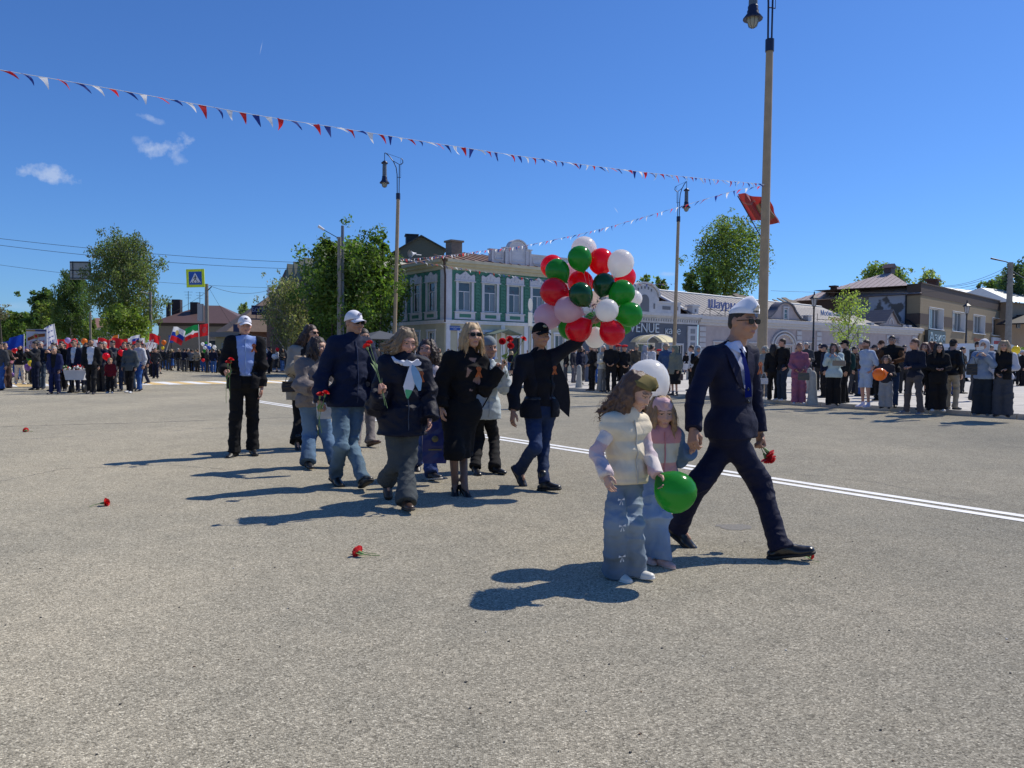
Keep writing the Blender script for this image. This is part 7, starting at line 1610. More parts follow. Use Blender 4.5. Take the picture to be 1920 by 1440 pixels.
# man in white cap and navy jacket
spec = dict(Y=8.05, s=1.05, P=(654, 745), C=(658, 644), H=(664, 606), yaw=42, yawP=38, yawH=50, sw=.165, elR=(601, 707, NEAR), wrR=(600, 752, NEAR), elL=(702, 703, FAR), wrL=(708, 748, NEAR), knR=(640, 832), anR=(628, 888, .12), knL=(657, 830), anL=(680, 895, .13), toeR=(35, -12), toeL=(32, 22))
def twotone(V, J):
    d = V-J['C']; u = d@J['up']; l = d@J['latC']; f = d@J['fC']; c = np.tile((.007,.013,.04), (len(V), 1)); m = (l > -.055+.35*np.minimum(0, -u-.0)) & (u > -.15+.8*np.maximum(0, .05-l)) & (u < .10); return c
o = dict(res=.0095, skin='tan', bulk=1.02, belly=.4, hair=dict(kind='crop', col=(.02, .015, .012)), glasses=True, hat=dict(kind='cap', col=(.70, .70, .76), badge=(.03, .05, .2)), handR='grip', handL='relax', bottom=dict(kind='pants', col=(.10, .16, .22), denim=True, r=(.102, .074, .066), wr=.007), layers=[dict(name='shirt', col=(.30, .27, .20), off=.012, hem=.1, sleeve=.9), dict(name='jacket', col=(.007, .013, .040), off=.028, hem=-.09, sleeve=.97, blouson=True, slo=.006, zip=(.02, .03, .08), wr=.008, rough=.8)], shoes=dict(col=(.012, .012, .012), kind='shoe', rough=.4, sole=(.01, .01, .01)))
J, r = hero(spec, 'broad man in a white baseball cap, sunglasses, navy zip jacket and washed jeans', o); JM = J
# girl in taupe jacket
spec = dict(Y=9.3, s=.93, P=(588, 752), C=(590, 684), H=(597, 651), yaw=40, yawH=60, sw=.16, elR=(564, 724, NEAR), wrR=(586, 730, NEAR), elL=(616, 722, FAR), wrL=(607, 735, NEAR), knR=(581, 812), anR=(577, 864, .10), knL=(612, 812), anL=(628, 862, .10), toeR=(30, 0), toeL=(45, 5))
o = dict(res=.0105, fem=True, skin='fair', hair=dict(kind='long', col=(.03, .018, .014), len=.18), bottom=dict(kind='pants', col=(.10, .17, .27), denim=True, r=(.102, .092, .10), over=.03), layers=[dict(name='jacket', col=(.17, .145, .135), off=.028, hem=-.07, sleeve=.97, slo=.012, blouson=True, quilt=.16, wr=.008, rough=.6)], shoes=dict(col=(.015, .015, .016), kind='shoe'))
J, r = hero(spec, 'dark haired girl in a taupe padded jacket and wide jeans behind the broad man', o); JT = J
F = Fld(J['C']-.2, J['C']+.2, .01); F.cap(J['C']+J['up']*.03-J['fC']*.06, J['C']+J['up']*.06-J['fC']*.12, .085, .06, k=.02); V, Q = F.mesh(); link('hood', npmesh('hood', V, Q, cloth((.06, .045, .045))), r)
# woman in the beige coat
spec = dict(Y=11.2, s=.98, P=(566, 724), C=(571, 660), H=(584, 625), yaw=42, yawH=60, sw=.165, elR=(548, 694, NEAR), wrR=(562, 686, NEAR), elL=(592, 694, FAR), wrL=(580, 690, NEAR), knR=(562, 782), anR=(557, 826, .14), knL=(575, 780), anL=(578, 828, .10), toeR=(30, -40), toeL=(40, 0))
o = dict(res=.012, fem=True, skin='fair', glasses=True, hair=dict(kind='wavy', col=(.05, .028, .02), wind=(-.05, -.12, 0), len=.26), bottom=dict(kind='pants', col=(.010, .010, .011), r=(.10, .08, .10)), layers=[dict(name='scarf_top', col=(.012, .012, .014), off=.034, hem=.30, sleeve=0), dict(name='coat', col=(.30, .27, .225), off=.034, hem=-.20, sleeve=.97, slo=.01, flare=.14, vneck=(.1, .06, 0), wr=.008)], shoes=dict(col=(.01, .01, .01), kind='boot'))
J, r = hero(spec, 'woman in a beige coat and sunglasses with wind blown dark hair, at the back', o); JW = J
# man on the left with the open jacket
spec = dict(Y=10.25, s=1.03, P=(458, 713), C=(459, 640), H=(459, 611), yaw=24, yawP=20, yawH=28, sw=.175, elR=(420, 683, FAR), wrR=(423, 697, NEAR), elL=(492, 688, FAR), wrL=(491, 726, NEAR), knR=(442, 780), anR=(438, 843, .095), knL=(474, 776), anL=(474, 838, .11), toeR=(-5, -6), toeL=(30, -4))
o = dict(res=.0105, skin='pink', hair=dict(kind='crop', col=(.12, .09, .06)), hat=dict(kind='cap', col=(.70, .70, .76), badge=(.03, .04, .12)), handR='grip', bottom=dict(kind='pants', col=(.009, .009, .010), r=(.105, .082, .078), belt=True, wr=.006), layers=[dict(name='shirt', col=(.27, .37, .66), off=.014, hem=.06, sleeve=.9, zip=(.2, .3, .5), wr=.006), dict(name='jacket', col=(.009, .009, .011), off=.026, hem=-.11, sleeve=.96, vneck=(.62, .085, .01, .045), wr=.007)], shoes=dict(col=(.01, .01, .01), kind='shoe', sole=(.01, .01, .01)), ribbon=(.10, .08, .13, 1.5))
J, r = hero(spec, 'lean man in a white cap and open black jacket over a light blue shirt', o); JL = J
# man almost hidden behind the broad man
spec = dict(Y=11.35, s=1.0, P=(682, 726), C=(680, 664), H=(682, 632), yaw=30, sw=.17, elR=(662, 694, FAR), wrR=(664, 722, NEAR), elL=(700, 694, FAR), wrL=(698, 722, NEAR), knR=(672, 782), anR=(666, 834, .10), knL=(694, 778), anL=(694, 826, .10), toeR=(30, 0), toeL=(55, 18))
o = dict(res=.013, skin='tan', hair=dict(kind='short', col=(.05, .04, .03)), bottom=dict(kind='pants', col=(.17, .15, .145), r=(.10, .08, .072)), layers=[dict(name='jacket', col=(.03, .03, .035), off=.03, hem=-.08, sleeve=.97, blouson=True)], shoes=dict(col=(.09, .05, .03), kind='boot', rough=.4))
hero(spec, 'man in grey trousers and brown shoes almost hidden behind the broad man', o)

# ================================================================== carnations, bags, balloons held by the walkers
M_CARN = mat('carnation_petal', (.62, .012, .018), .6, trans=.25, noise=.3, nscale=60); M_STEM = mat('flower_stem', (.10, .20, .06), .6, trans=.1); M_CAL = mat('flower_calyx', (.16, .26, .09), .6)
def carnation_meshes():
    rr = random.Random(8); out = []
    for v in range(3):
        g = MB()
        for ring, (n, rad, hh, tilt) in enumerate(((11, .036, .006, .35), (10, .032, .016, .65), (8, .024, .024, .95), (6, .014, .029, 1.25))):
            for k in range(n):
                a = 2*math.pi*(k+rr.uniform(-.3, .3))/n; d = Vector((math.cos(a), math.sin(a), 0)); t = Vector((-d.y, d.x, 0)); b = Vector((0, 0, 0)); w = rad*.5; tip = d*rad*math.cos(tilt)+Vector((0, 0, hh+rad*math.sin(tilt)*.5)); z = Vector((0, 0, rr.uniform(-.004, .005)))
                g.add([b, b.lerp(tip, .6)-t*w*.8, tip-t*w+z, tip-t*w*.33-z+d*.003, tip+t*w*.33+z+d*.003, tip+t*w-z, b.lerp(tip, .6)+t*w*.8], [(0, 1, 2, 3, 4, 5, 6)], 0, False)
        g.lathe([(.004, -.032), (.008, -.028), (.0095, -.012), (.013, .0), (.006, .004)], 8, 1); out.append(g.mesh('bloom', [M_CARN, M_CAL]))
    return out
CARN = carnation_meshes()
def carnation(head, tail, label, group, lie=False, bend=.03, seed=1, sc=1.0):
    """head, tail: world points of the bloom and of the stem end"""
    h, t = Vector(head), Vector(tail); r = empty('carnation', t, 0, label, 'carnation', group); d = (h-t); n = 7; side = d.cross(Vector((0, 0, 1))).normalized() if not lie else Vector((-d.y, d.x, 0)).normalized()
    g = MB(); pts = [d*k/n+side*bend*math.sin(math.pi*k/n) for k in range(n+1)]; g.tube(pts, .0026*sc, 5)
    for k in (2, 4): 
        q = pts[k]; g.add([q, q+d.normalized()*.05+side*.018, q+d.normalized()*.10+side*.03*(1 if k == 2 else -1)], [(0, 1, 2)])
    g.build('stem', M_STEM, r); o = link('bloom', CARN[seed % 3], r, d); o.rotation_euler = (pts[-1]-pts[-2]).to_track_quat('Z', 'Y').to_euler(); o.scale = (sc, sc, sc); return r
GH = 'red carnations held by the walkers'
def held(px, py, Y, J, k, tail, label, seed=1, sc=1.25):
    h = AT(px, py, Y); w = W_(J, 'wr'+k)+nrm(J['wr'+k]-J['el'+k])*.07*J['s']; 
    d = (Vector(w)-h); carnation(h, Vector(w)+d.normalized()*tail, label, GH, seed=seed, bend=.012, sc=sc)
held(688, 651, 6.75, JN, 'R', .20, 'red carnation held upright by the woman in the navy parka, lower bloom', 1, .95); held(693, 645, 6.78, JN, 'R', .17, 'red carnation held upright by the woman in the navy parka, upper bloom', 2, .9)
held(942, 641, 7.2, JD, 'L', .34, 'left one of the three carnations raised by the blonde woman', 1, .95); held(955, 637, 7.3, JD, 'L', .32, 'top one of the three carnations raised by the blonde woman', 2, .95); held(957, 649, 7.2, JD, 'L', .36, 'lowest bloom of the three carnations raised by the blonde woman', 0, .9)
h = AT(981, 637, 8.6); carnation(h, AT(948, 716, 8.9), 'single carnation held up by the woman in the grey knit hat', GH, seed=1, sc=1.0)
for k, (x, y, tx, ty) in enumerate(((428, 681, 424, 756), (433, 676, 431, 748))):
    carnation(AT(x, y, 9.78), AT(tx, ty, 9.85), ['lower', 'upper'][k]+' carnation bloom in the hand of the lean man on the left', GH, seed=k, bend=.01, sc=1.1)
for k, (x, y, tx, ty) in enumerate(((600, 742, 603, 812), (610, 739, 596, 815))): carnation(AT(x, y, 7.55), AT(tx, ty, 7.6), ['left', 'right'][k]+' carnation hanging from the right hand of the broad man', GH, seed=k, bend=.02, sc=1.05)
for k, (x, y) in enumerate(((1440, 848), (1443, 858), (1436, 858))): carnation(AT(x, y, 5.62), AT(1415, 818-3*k, 5.66), ['upper', 'right', 'left'][k]+' bloom of the red carnations carried behind the suited man', GH, seed=k, sc=1.15, bend=.01)
GG = 'carnations dropped on the asphalt'
def dropped(hx, hy, tx, ty, label, seed=1, sc=1.0): a = G(hx, hy, .03); b = G(tx, ty, .012); carnation(a, b, label, GG, lie=True, seed=seed, sc=sc)
dropped(196, 943, 168, 950, 'carnation lying alone on the asphalt at the far left', 1, 1.15); dropped(673, 1036, 712, 1041, 'carnation lying on the asphalt in the centre foreground', 2, 1.15); dropped(674, 1031, 706, 1038, 'second bloom lying against the carnation in the centre foreground', 0, .8)
dropped(1519, 1043, 1537, 1054, 'crushed carnation at the toe of the suited man', 1, .7); dropped(49, 807, 62, 809, 'wilted carnation lying beyond the tar seam', 2, 1.3)
# bags
def bag(name, label, c, w, h, d, m, yaw, handle=None, cat='bag', emblem=None):
    r = empty(name, c, yaw, label, cat); n = 8; V = []; rr = random.Random(5)
    for j in range(n+1):
        t = j/n; q = 1+.05*math.sin(t*3)
        for (x, y) in ((-1, -1), (-.3, -1.08), (.3, -1.05), (1, -1), (1, 1), (.3, 1.05), (-.3, 1.05), (-1, 1)): V.append((x*w/2*q+rr.uniform(-1, 1)*.004, y*d/2*(1-.25*t)+rr.uniform(-1, 1)*.005, t*h))
    g = MB(); g.add(V, [(j*8+k, j*8+(k+1) % 8, (j+1)*8+(k+1) % 8, (j+1)*8+k) for j in range(n) for k in range(8)]+[tuple(range(7, -1, -1)), tuple(n*8+k for k in range(8))]); g.build('bag_body', m, r)
    if handle: g = MB(); g.tube([(-w*.3*math.cos(math.pi*k/8), 0, h-.01+handle*math.sin(math.pi*k/8)) for k in range(9)], .006, 5); g.build('handle', m, r)
    if emblem: g = MB(); g.lathe([(0, 0), (.035, 0), (.035, .004), (0, .004)], 12, M=Matrix.Translation((0, -d/2-.006, h*.52)) @ Matrix.Rotation(R_(90), 4, 'X')); g.box(-.07, .07, -d/2-.012, -d/2-.006, h*.28, h*.31); g.build('emblem', emblem, r)
    return r
c = AT(815, 868, 8.1); bag('gift_bag', 'dark blue gift bag with a faint gold emblem hanging beside the navy parka', Vector((c.x, 8.1, c.z)), .245, .50, .09, mat('glossy_blue_paper', (.012, .022, .14), .3), R_(8), .1, emblem=mat('dull_gold', (.14, .12, .05), .4))
c = AT(614, 785, 8.85); bag('tote_bag', 'white tote bag hanging in front of the girl in the taupe jacket', c, .23, .30, .07, cloth((.55, .55, .53)), R_(15), .14)
c = AT(545, 735, 10.9); bag('handbag', 'dark brown shoulder bag at the hip of the woman in the beige coat', c, .23, .15, .09, mat('dark_leather', (.02, .015, .015), .4), R_(20), .12)
c = AT(567, 692, 10.75); r = empty('paper_box', c, R_(-20), 'small cardboard box carried by the woman in the beige coat', 'box'); g = MB(); g.box(-.09, .09, -.07, .07, 0, .15); g.build('box_body', mat('cardboard', (.42, .33, .24), .8), r); g = MB(); g.prism([(-.095, .15), (.095, .15), (.08, .19), (.02, .175), (-.08, .185)], -.072, .072); g.build('box_lid', mat('cardboard', (.42, .33, .24), .8), r)
c = AT(567, 703, 10.8); g = MB()
for k in range(5): g.tube([c+Vector((.1*k*.4, 0, -.02)), c+Vector((-.12+.03*k, -.05, -.14+.02*k))], .004, 4)
tag(g.build('flower_bunch', M_STEM), 'green flower stalks held under the cardboard box', 'flowers')
# ------------------------------------------------------------------ balloons
def balloon_mat(name, c, tr=.35):
    m = mat(name, c, .16, trans=tr, spec=.6); return m
BM = {'red': balloon_mat('red_latex', (.78, .015, .04), .5), 'green': balloon_mat('green_latex', (.05, .34, .06), .6), 'dgreen': balloon_mat('dark_green_latex', (.012, .10, .028), .35), 'white': balloon_mat('white_latex', (.80, .79, .78), .5), 'pink': balloon_mat('pale_pink_latex', (.74, .56, .62), .5), 'orange': balloon_mat('orange_latex', (.70, .22, .02)), 'yellow': balloon_mat('yellow_latex', (.75, .62, .04)), 'purple': balloon_mat('purple_latex', (.30, .16, .45)), 'lilac': balloon_mat('lilac_latex', (.42, .34, .62)), 'blue': balloon_mat('blue_latex', (.05, .16, .55))}
BPROF = [(0, 1.0), (.30, .97), (.58, .85), (.80, .64), (.94, .38), (1.0, .06), (.97, -.25), (.86, -.55), (.68, -.80), (.44, -1.02), (.20, -1.20), (.07, -1.30), (.05, -1.33), (.09, -1.38), (.07, -1.40), (0, -1.38)]
BME = {}
def balloon(c, R, colr, down, label, group=None, squash=1.0):
    if colr not in BME: g = MB(); g.lathe(BPROF[::-1], 28); BME[colr] = g.mesh('balloon', BM[colr])
    o = link('balloon', BME[colr], None, c); q = (-Vector(down)).to_track_quat('Z', 'Y'); o.rotation_euler = q.to_euler(); o.scale = (R, R, R*squash); tag(o, label, 'balloon', group); return o
GB = 'balloons in the bunch held by the man in the black cap'; hand = Vector(W_(JB, 'wrL')+nrm(JB['wrL']-JB['elL'])*.08)
BL = [(1095, 468, 24, 8.55, 'white', 'white balloon at the very top of the bunch, half hidden'), (1087, 484, 22.5, 8.3, 'green', 'green balloon at the top of the bunch'), (1127, 490, 24, 8.45, 'red', 'bright red balloon at the top between green and white'), (1164, 493, 24.5, 8.3, 'white', 'big white balloon at the upper right of the bunch'), (1036, 500, 22, 8.6, 'red', 'red balloon peeking out behind the upper left green one'), (1045, 508, 22.5, 8.3, 'green', 'green balloon at the upper left of the bunch'), (1070, 515, 22, 8.75, 'pink', 'pale pink balloon barely visible behind the upper left ones'), (1089, 531, 24, 8.5, 'red', 'dark shaded red balloon in the middle of the bunch'), (1169, 520, 23, 8.75, 'red', 'red balloon behind the big white one on the right'), (1039, 547, 26, 8.15, 'red', 'large red balloon at the left edge of the bunch'), (1132, 533, 21, 8.2, 'dgreen', 'very dark green balloon in the middle of the bunch'), (1089, 552, 22.5, 7.95, 'dgreen', 'dark green balloon just above the raised hand'), (1166, 549, 24, 8.15, 'green', 'green balloon on the right side of the bunch, upper one'), (1064, 581, 25, 8.05, 'pink', 'pale pink balloon left of the raised hand'), (1026, 594, 25, 8.3, 'pink', 'pale pink balloon at the lower left edge of the bunch'), (1138, 582, 21.5, 7.9, 'white', 'greyish white balloon right beside the raised hand'), (1181, 590, 23.5, 8.05, 'green', 'green balloon on the right side of the bunch, lower one'), (1188, 560, 16, 8.7, 'white', 'sliver of a white balloon between the right hand green ones'), (1070, 614, 23, 8.35, 'green', 'green balloon half hidden at the lower left of the bunch'), (1084, 619, 24, 8.1, 'red', 'red balloon behind the raised forearm'), (1113, 603, 19, 8.4, 'green', 'green balloon under the greyish white one'), (1116, 633, 19.5, 8.3, 'white', 'cream white balloon at the bottom of the bunch'), (1148, 624, 23.5, 7.95, 'red', 'red balloon at the bottom right of the bunch'), (1170, 613, 14, 8.5, 'green', 'green balloon peeking out at the right of the bottom red one')]
sb = MB()
for (x, y, rp, Y, c, lb) in BL:
    p = AT(x, y, Y); R = rp/ppm(Y); d = (hand-p).normalized(); balloon(p, R, c, d, lb, GB, squash=1.0)
    k = p+d*R*1.38; sb.tube([k, k.lerp(hand, .5)+Vector((0, 0, -.01)), hand], .0016, 3)
st = sb.build('balloon_strings', mat('white_ribbon_string', (.6, .6, .6), .6)); tag(st, 'white strings tying the balloon bunch to the raised hand', 'balloon strings', kind='stuff')
rr = random.Random(2); kn = MB()
for k in range(26):
    p = hand+Vector((rr.gauss(0, .035), rr.gauss(0, .03), .06+rr.random()*.10)); q = p+Vector((rr.gauss(0, .03), rr.gauss(0, .02), rr.gauss(.02, .03))); kn.tube([p, (p+q)/2+Vector((.01, 0, .01)), q], .0035, 4, mi=k % 3)
tag(kn.build('knot_ribbons', [mat('silver_ribbon', (.55, .5, .52), .3), mat('pink_ribbon', (.5, .15, .22), .4), M_STEM]), 'tangle of ribbons and knots above the fist holding the balloons', 'ribbons', kind='stuff')
c = AT(1267, 923, 4.62); wl = Vector(W_(JG, 'wrL')); balloon(c, 40/ppm(4.62), 'green', (wl-c).normalized()*1.0, 'big green balloon hanging low from the hand of the older girl', squash=.93)
c = AT(1216, 715, 5.32); balloon(c, 39.5/ppm(5.32), 'white', Vector((.18, 0, -1)), 'big white balloon behind the head of the older girl', squash=1.05)
g = MB(); k = c+Vector((.025, 0, -1.38*39.5/ppm(5.32))); g.tube([k, k+Vector((.02, -.03, -.2)), Vector(W_(JC, 'wrR'))], .0015, 3); tag(g.build('balloon_string', mat('white_ribbon_string', (.6, .6, .6), .6)), 'string of the big white balloon', 'string')
# ================================================================== spectators and marching crowd
B_, NV, GY, LG, BR, BE, WH, DN, TL = (.011, .011, .013), (.010, .014, .035), (.06, .062, .07), (.20, .21, .22), (.055, .03, .022), (.30, .26, .20), (.55, .56, .58), (.05, .085, .15), (.02, .05, .055)
HD, HB, HG, HBL, HR = (.018, .013, .011), (.06, .035, .02), (.30, .29, .28), (.33, .24, .13), (.16, .05, .02)
def by(px, fy, s, rz, lab, top, bot, shoe=B_, hair=('short', HD), hat=None, arms='down', z=.12, fem=False, child=False, hem=-.07, off=.016, layers=None, glasses=False, skin='fair', yawH=0, pitchH=0, stance=.1, step=0.0, group=None, kind='pants', r=(.094, .072, .064), bk=None, res=.019, beard=None, sleeve=.97, bulk=1.0, over=.035, loc=None, face=True, kh=None, sk='sneaker', **kw):
    J = std_pose(s, arms, stance, step, yawH, pitchH); q = loc or G(px, fy, z); b = dict(kind=kind, col=bot, r=r, over=over); b.update(bk or {})
    hh = None if hair is None else dict(kind=hair[0], col=hair[1], len=hair[2] if len(hair) > 2 else .24)
    o = dict(res=res, fem=fem, child=child, skin=skin, hair=hh, hat=None if hat is None else dict(kind=hat[0], col=hat[1]), glasses=glasses, beard=beard, bulk=bulk, bottom=b, layers=layers or [dict(name='jacket', col=top, off=off, hem=hem, sleeve=sleeve, slo=.004, wr=.006, **kw)], shoes=dict(col=shoe, kind=sk), face=face, hs=.92 if child else 1.0)
    o['layers'] = layers or o['layers']; return J, figure(J, lab, o, loc=q, yaw=R_(rz), group=group, hero=False)
GR = 'spectators standing on the kerb'
PINK = (.26, .095, .15); PB = (.36, .43, .55)
by(1433, 747, .93, -50, 'fair haired elderly woman with a small white handbag right of the big lamp post', (.27, .27, .26), (.10, .11, .13), (.4, .4, .4), ('bob', (.42, .38, .30), .1), fem=True, group=GR)
by(1449, 751, .95, 160, 'woman seen from behind with long black hair, all in black, next to the elderly woman', B_, B_, B_, ('long', HD, .3), fem=True, group=GR)
by(1466, 752, 1.05, -75, 'tall young man in a black jacket and dark jeans with white shoes looking left', B_, (.02, .03, .05), (.5, .5, .5), ('short', HB), yawH=-20, arms='pocket', group=GR, skin='pink')
by(1497, 758, .955, -15, 'woman in a mauve blouse and matching wide trousers with a grey handbag', PINK, PINK, (.5, .48, .48), ('short', (.20, .10, .07)), fem=True, group=GR, arms='front', r=(.105, .10, .095), hem=-.17, skin='tan', bulk=1.06, bk=dict(over=.03))
by(1545, 746, .98, -95, 'man in a navy cap and navy jacket half hidden by the woman in pale blue', NV, B_, B_, ('short', HB), ('cap', (.02, .025, .05)), group=GR)
by(1562, 760, .95, -30, 'woman in a pale blue jacket and black wide trousers filming with her phone', (.42, .52, .54), B_, B_, ('long', HB, .18), fem=True, group=GR, arms='phone', r=(.105, .10, .10), hem=-.13, skin='pink', bulk=1.05, off=.024)
by(1584, 757, 1.02, -105, 'man with a dark teal backpack behind the woman in pale blue', (.015, .018, .02), B_, B_, ('short', HD), ('cap', B_), group=GR, step=.12)
by(1604, 738, .98, -70, 'man in a grey cap standing behind the bearded man', (.05, .055, .075), (.02, .025, .04), B_, ('short', HB), ('cap', (.10, .10, .12)), group=GR)
by(1623, 764, 1.0, -75, 'bearded man in a pale blue short sleeved shirt and matching shorts', PB, PB, (.62, .60, .75), ('short', HB), group=GR, arms='pocket', kind='shorts', r=(.105, .095, .06), bk=dict(hem=.53), hem=-.07, sleeve=.5, beard=(.10, .05, .03), skin='pink', off=.018, bulk=1.02)
by(1651, 752, 1.04, -60, 'man in a brown brimmed hat behind the tall man with the child', BR, B_, B_, ('short', HB), ('cap', BR), group=GR)
by(1639, 742, 1.0, -80, 'man in a dark cap and pale shirt behind the bearded man', (.25, .26, .28), B_, B_, ('short', HB), ('cap', (.05, .05, .06)), group=GR)
by(1670, 764, 1.07, -40, 'tall man in a black padded vest with brown sleeves hugging a child', B_, (.02, .04, .09), B_, ('short', HD), group=GR, arms='hug', skin='tan', layers=[dict(name='sweater', col=(.10, .045, .02), off=.016, hem=-.02, sleeve=.97), dict(name='padded_vest', col=B_, off=.03, hem=-.06, sleeve=0, quilt=.1)])
by(1660, 766, .76, -35, 'child in a dark sweater and ripped grey jeans in front of the tall man', (.035, .035, .045), (.28, .28, .29), B_, ('long', (.10, .06, .04), .1), child=True, group=GR, arms='hold', r=(.11, .11, .11))
by(1713, 777, .98, -70, 'teenage boy in a navy jacket and grey trousers with folded arms, feet apart', (.010, .014, .03), (.065, .06, .065), (.10, .12, .16), ('short', (.10, .05, .03)), group=GR, arms='fold', yawH=-15, stance=.20, skin='pink')
by(1732, 769, .95, -40, 'girl with loose auburn hair in dark clothes behind the teenage boy', B_, B_, B_, ('long', (.12, .045, .03), .26), fem=True, group=GR)
by(1744, 764, .98, 100, 'person with ginger hair glimpsed behind the girl with auburn hair', (.03, .02, .02), B_, B_, ('bob', HR, .1), fem=True, group=GR)
by(1757, 771, .94, -20, 'girl with long black hair in a loose black outfit and white sneakers', B_, B_, (.6, .6, .6), ('long', HD, .34), fem=True, group=GR, arms='fold', r=(.105, .11, .115), hem=-.2, off=.022)
by(1783, 768, 1.01, 120, 'man in a black baseball cap and black leather jacket with beige trousers', B_, (.30, .26, .20), B_, ('short', HD), ('cap', B_), group=GR, rough=.35)
by(1799, 727, 1.0, -30, 'man in a dark jacket and jeans standing further back by the lantern lamp', (.015, .015, .018), (.07, .06, .055), B_, ('short', HB), group=GR, arms='hold')
by(1842, 780, .97, -45, 'girl with a white hood and denim jacket holding up a white phone', (.19, .25, .36), (.016, .022, .032), (.15, .14, .13), None, ('hood', (.55, .56, .60)), fem=True, group=GR, arms='phone', r=(.105, .11, .12), off=.024)
by(1879, 782, .955, -38, 'blonde girl in a black varsity jacket with white sleeves and grey wide jeans', B_, (.05, .055, .07), B_, ('long', (.34, .24, .14), .2), fem=True, group=GR, arms=('fold', 'front'), r=(.10, .105, .112), off=.024, layers=[dict(name='jacket', col=B_, off=.022, hem=-.05, sleeve=.97, slo=.006, blouson=True, colfn=lambda V, J: np.where((np.abs((V-J['C'])@J['latC']) > .165)[:, None], [.5, .5, .56], [.011, .011, .013]))])
by(1903, 722, .96, -30, 'girl in black holding the yellow balloon near the right edge', B_, B_, B_, ('long', HD, .25), fem=True, group=GR)
by(1916, 724, 1.02, -90, 'person in black with a white cap cut by the right edge', B_, B_, B_, ('short', HD), ('cap', WH), group=GR)
by(1865, 735, .95, -60, 'dark haired person between the hooded girl and the blonde girl, further back', B_, B_, B_, ('long', HD, .2), fem=True, group=GR); by(1690, 715, .98, -60, 'man in dark green far behind the teenage boy', (.02, .028, .02), B_, B_, ('short', HD), group=GR)
def small_bag(px, py, Y, w, h, m, lb): bag('handbag', lb, AT(px, py, Y), w, h, .07, m, R_(-30), .16)
small_bag(1432, 720, 22.2, .22, .17, mat('white_leather', (.5, .5, .52), .4), 'small white handbag of the fair haired elderly woman'); small_bag(1507, 713, 20.2, .27, .2, mat('grey_leather', (.05, .052, .05), .35), 'grey shiny handbag of the woman in mauve'); small_bag(1573, 686, 20.0, .30, .14, mat('tan_leather', (.22, .18, .14), .5), 'beige shoulder bag of the woman in pale blue'); small_bag(1822, 703, 16.6, .2, .24, mat('black_bag', (.012, .012, .014), .5), 'black shoulder bag of the girl with the white hood')
for px, py, Y, lb, m in ((1561, 659, 19.2, 'phone held up by the woman in pale blue', mat('phone_dark', (.1, .06, .07), .3)), (1838, 653, 16.5, 'white phone held up by the girl with the hood', mat('phone_white', (.6, .6, .6), .3))): g = MB(); g.box(-.036, .036, -.006, .006, -.07, .07); q = tag(g.build('phone', m, None, AT(px, py, Y)), lb, 'phone'); q.rotation_euler = (0, R_(80) if Y < 17 else 0, R_(-30))
balloon(AT(1649, 702, 18.2), 12/ppm(18.2), 'orange', Vector((.9, 0, .2)), 'orange balloon held by the child in the dark sweater'); balloon(AT(1905, 656, 37), 7.5/ppm(37), 'yellow', Vector((0, 0, -1)), 'yellow balloon at the right edge')
F = Fld((-.25, -.2, -.3), (.25, .2, .3), .015); F.cap((0, 0, -.12), (0, 0, .12), .14, .12, k=.02, w=(0, 1, 0), f=.6); V, Q = F.mesh(); q = G(1592, 757, .12); bp = tag(link('backpack', npmesh('backpack', V, Q, cloth((.012, .045, .045))), None, q+Vector((0, -.05, 1.2))), 'dark teal backpack on the back of the man behind the woman in pale blue', 'backpack')
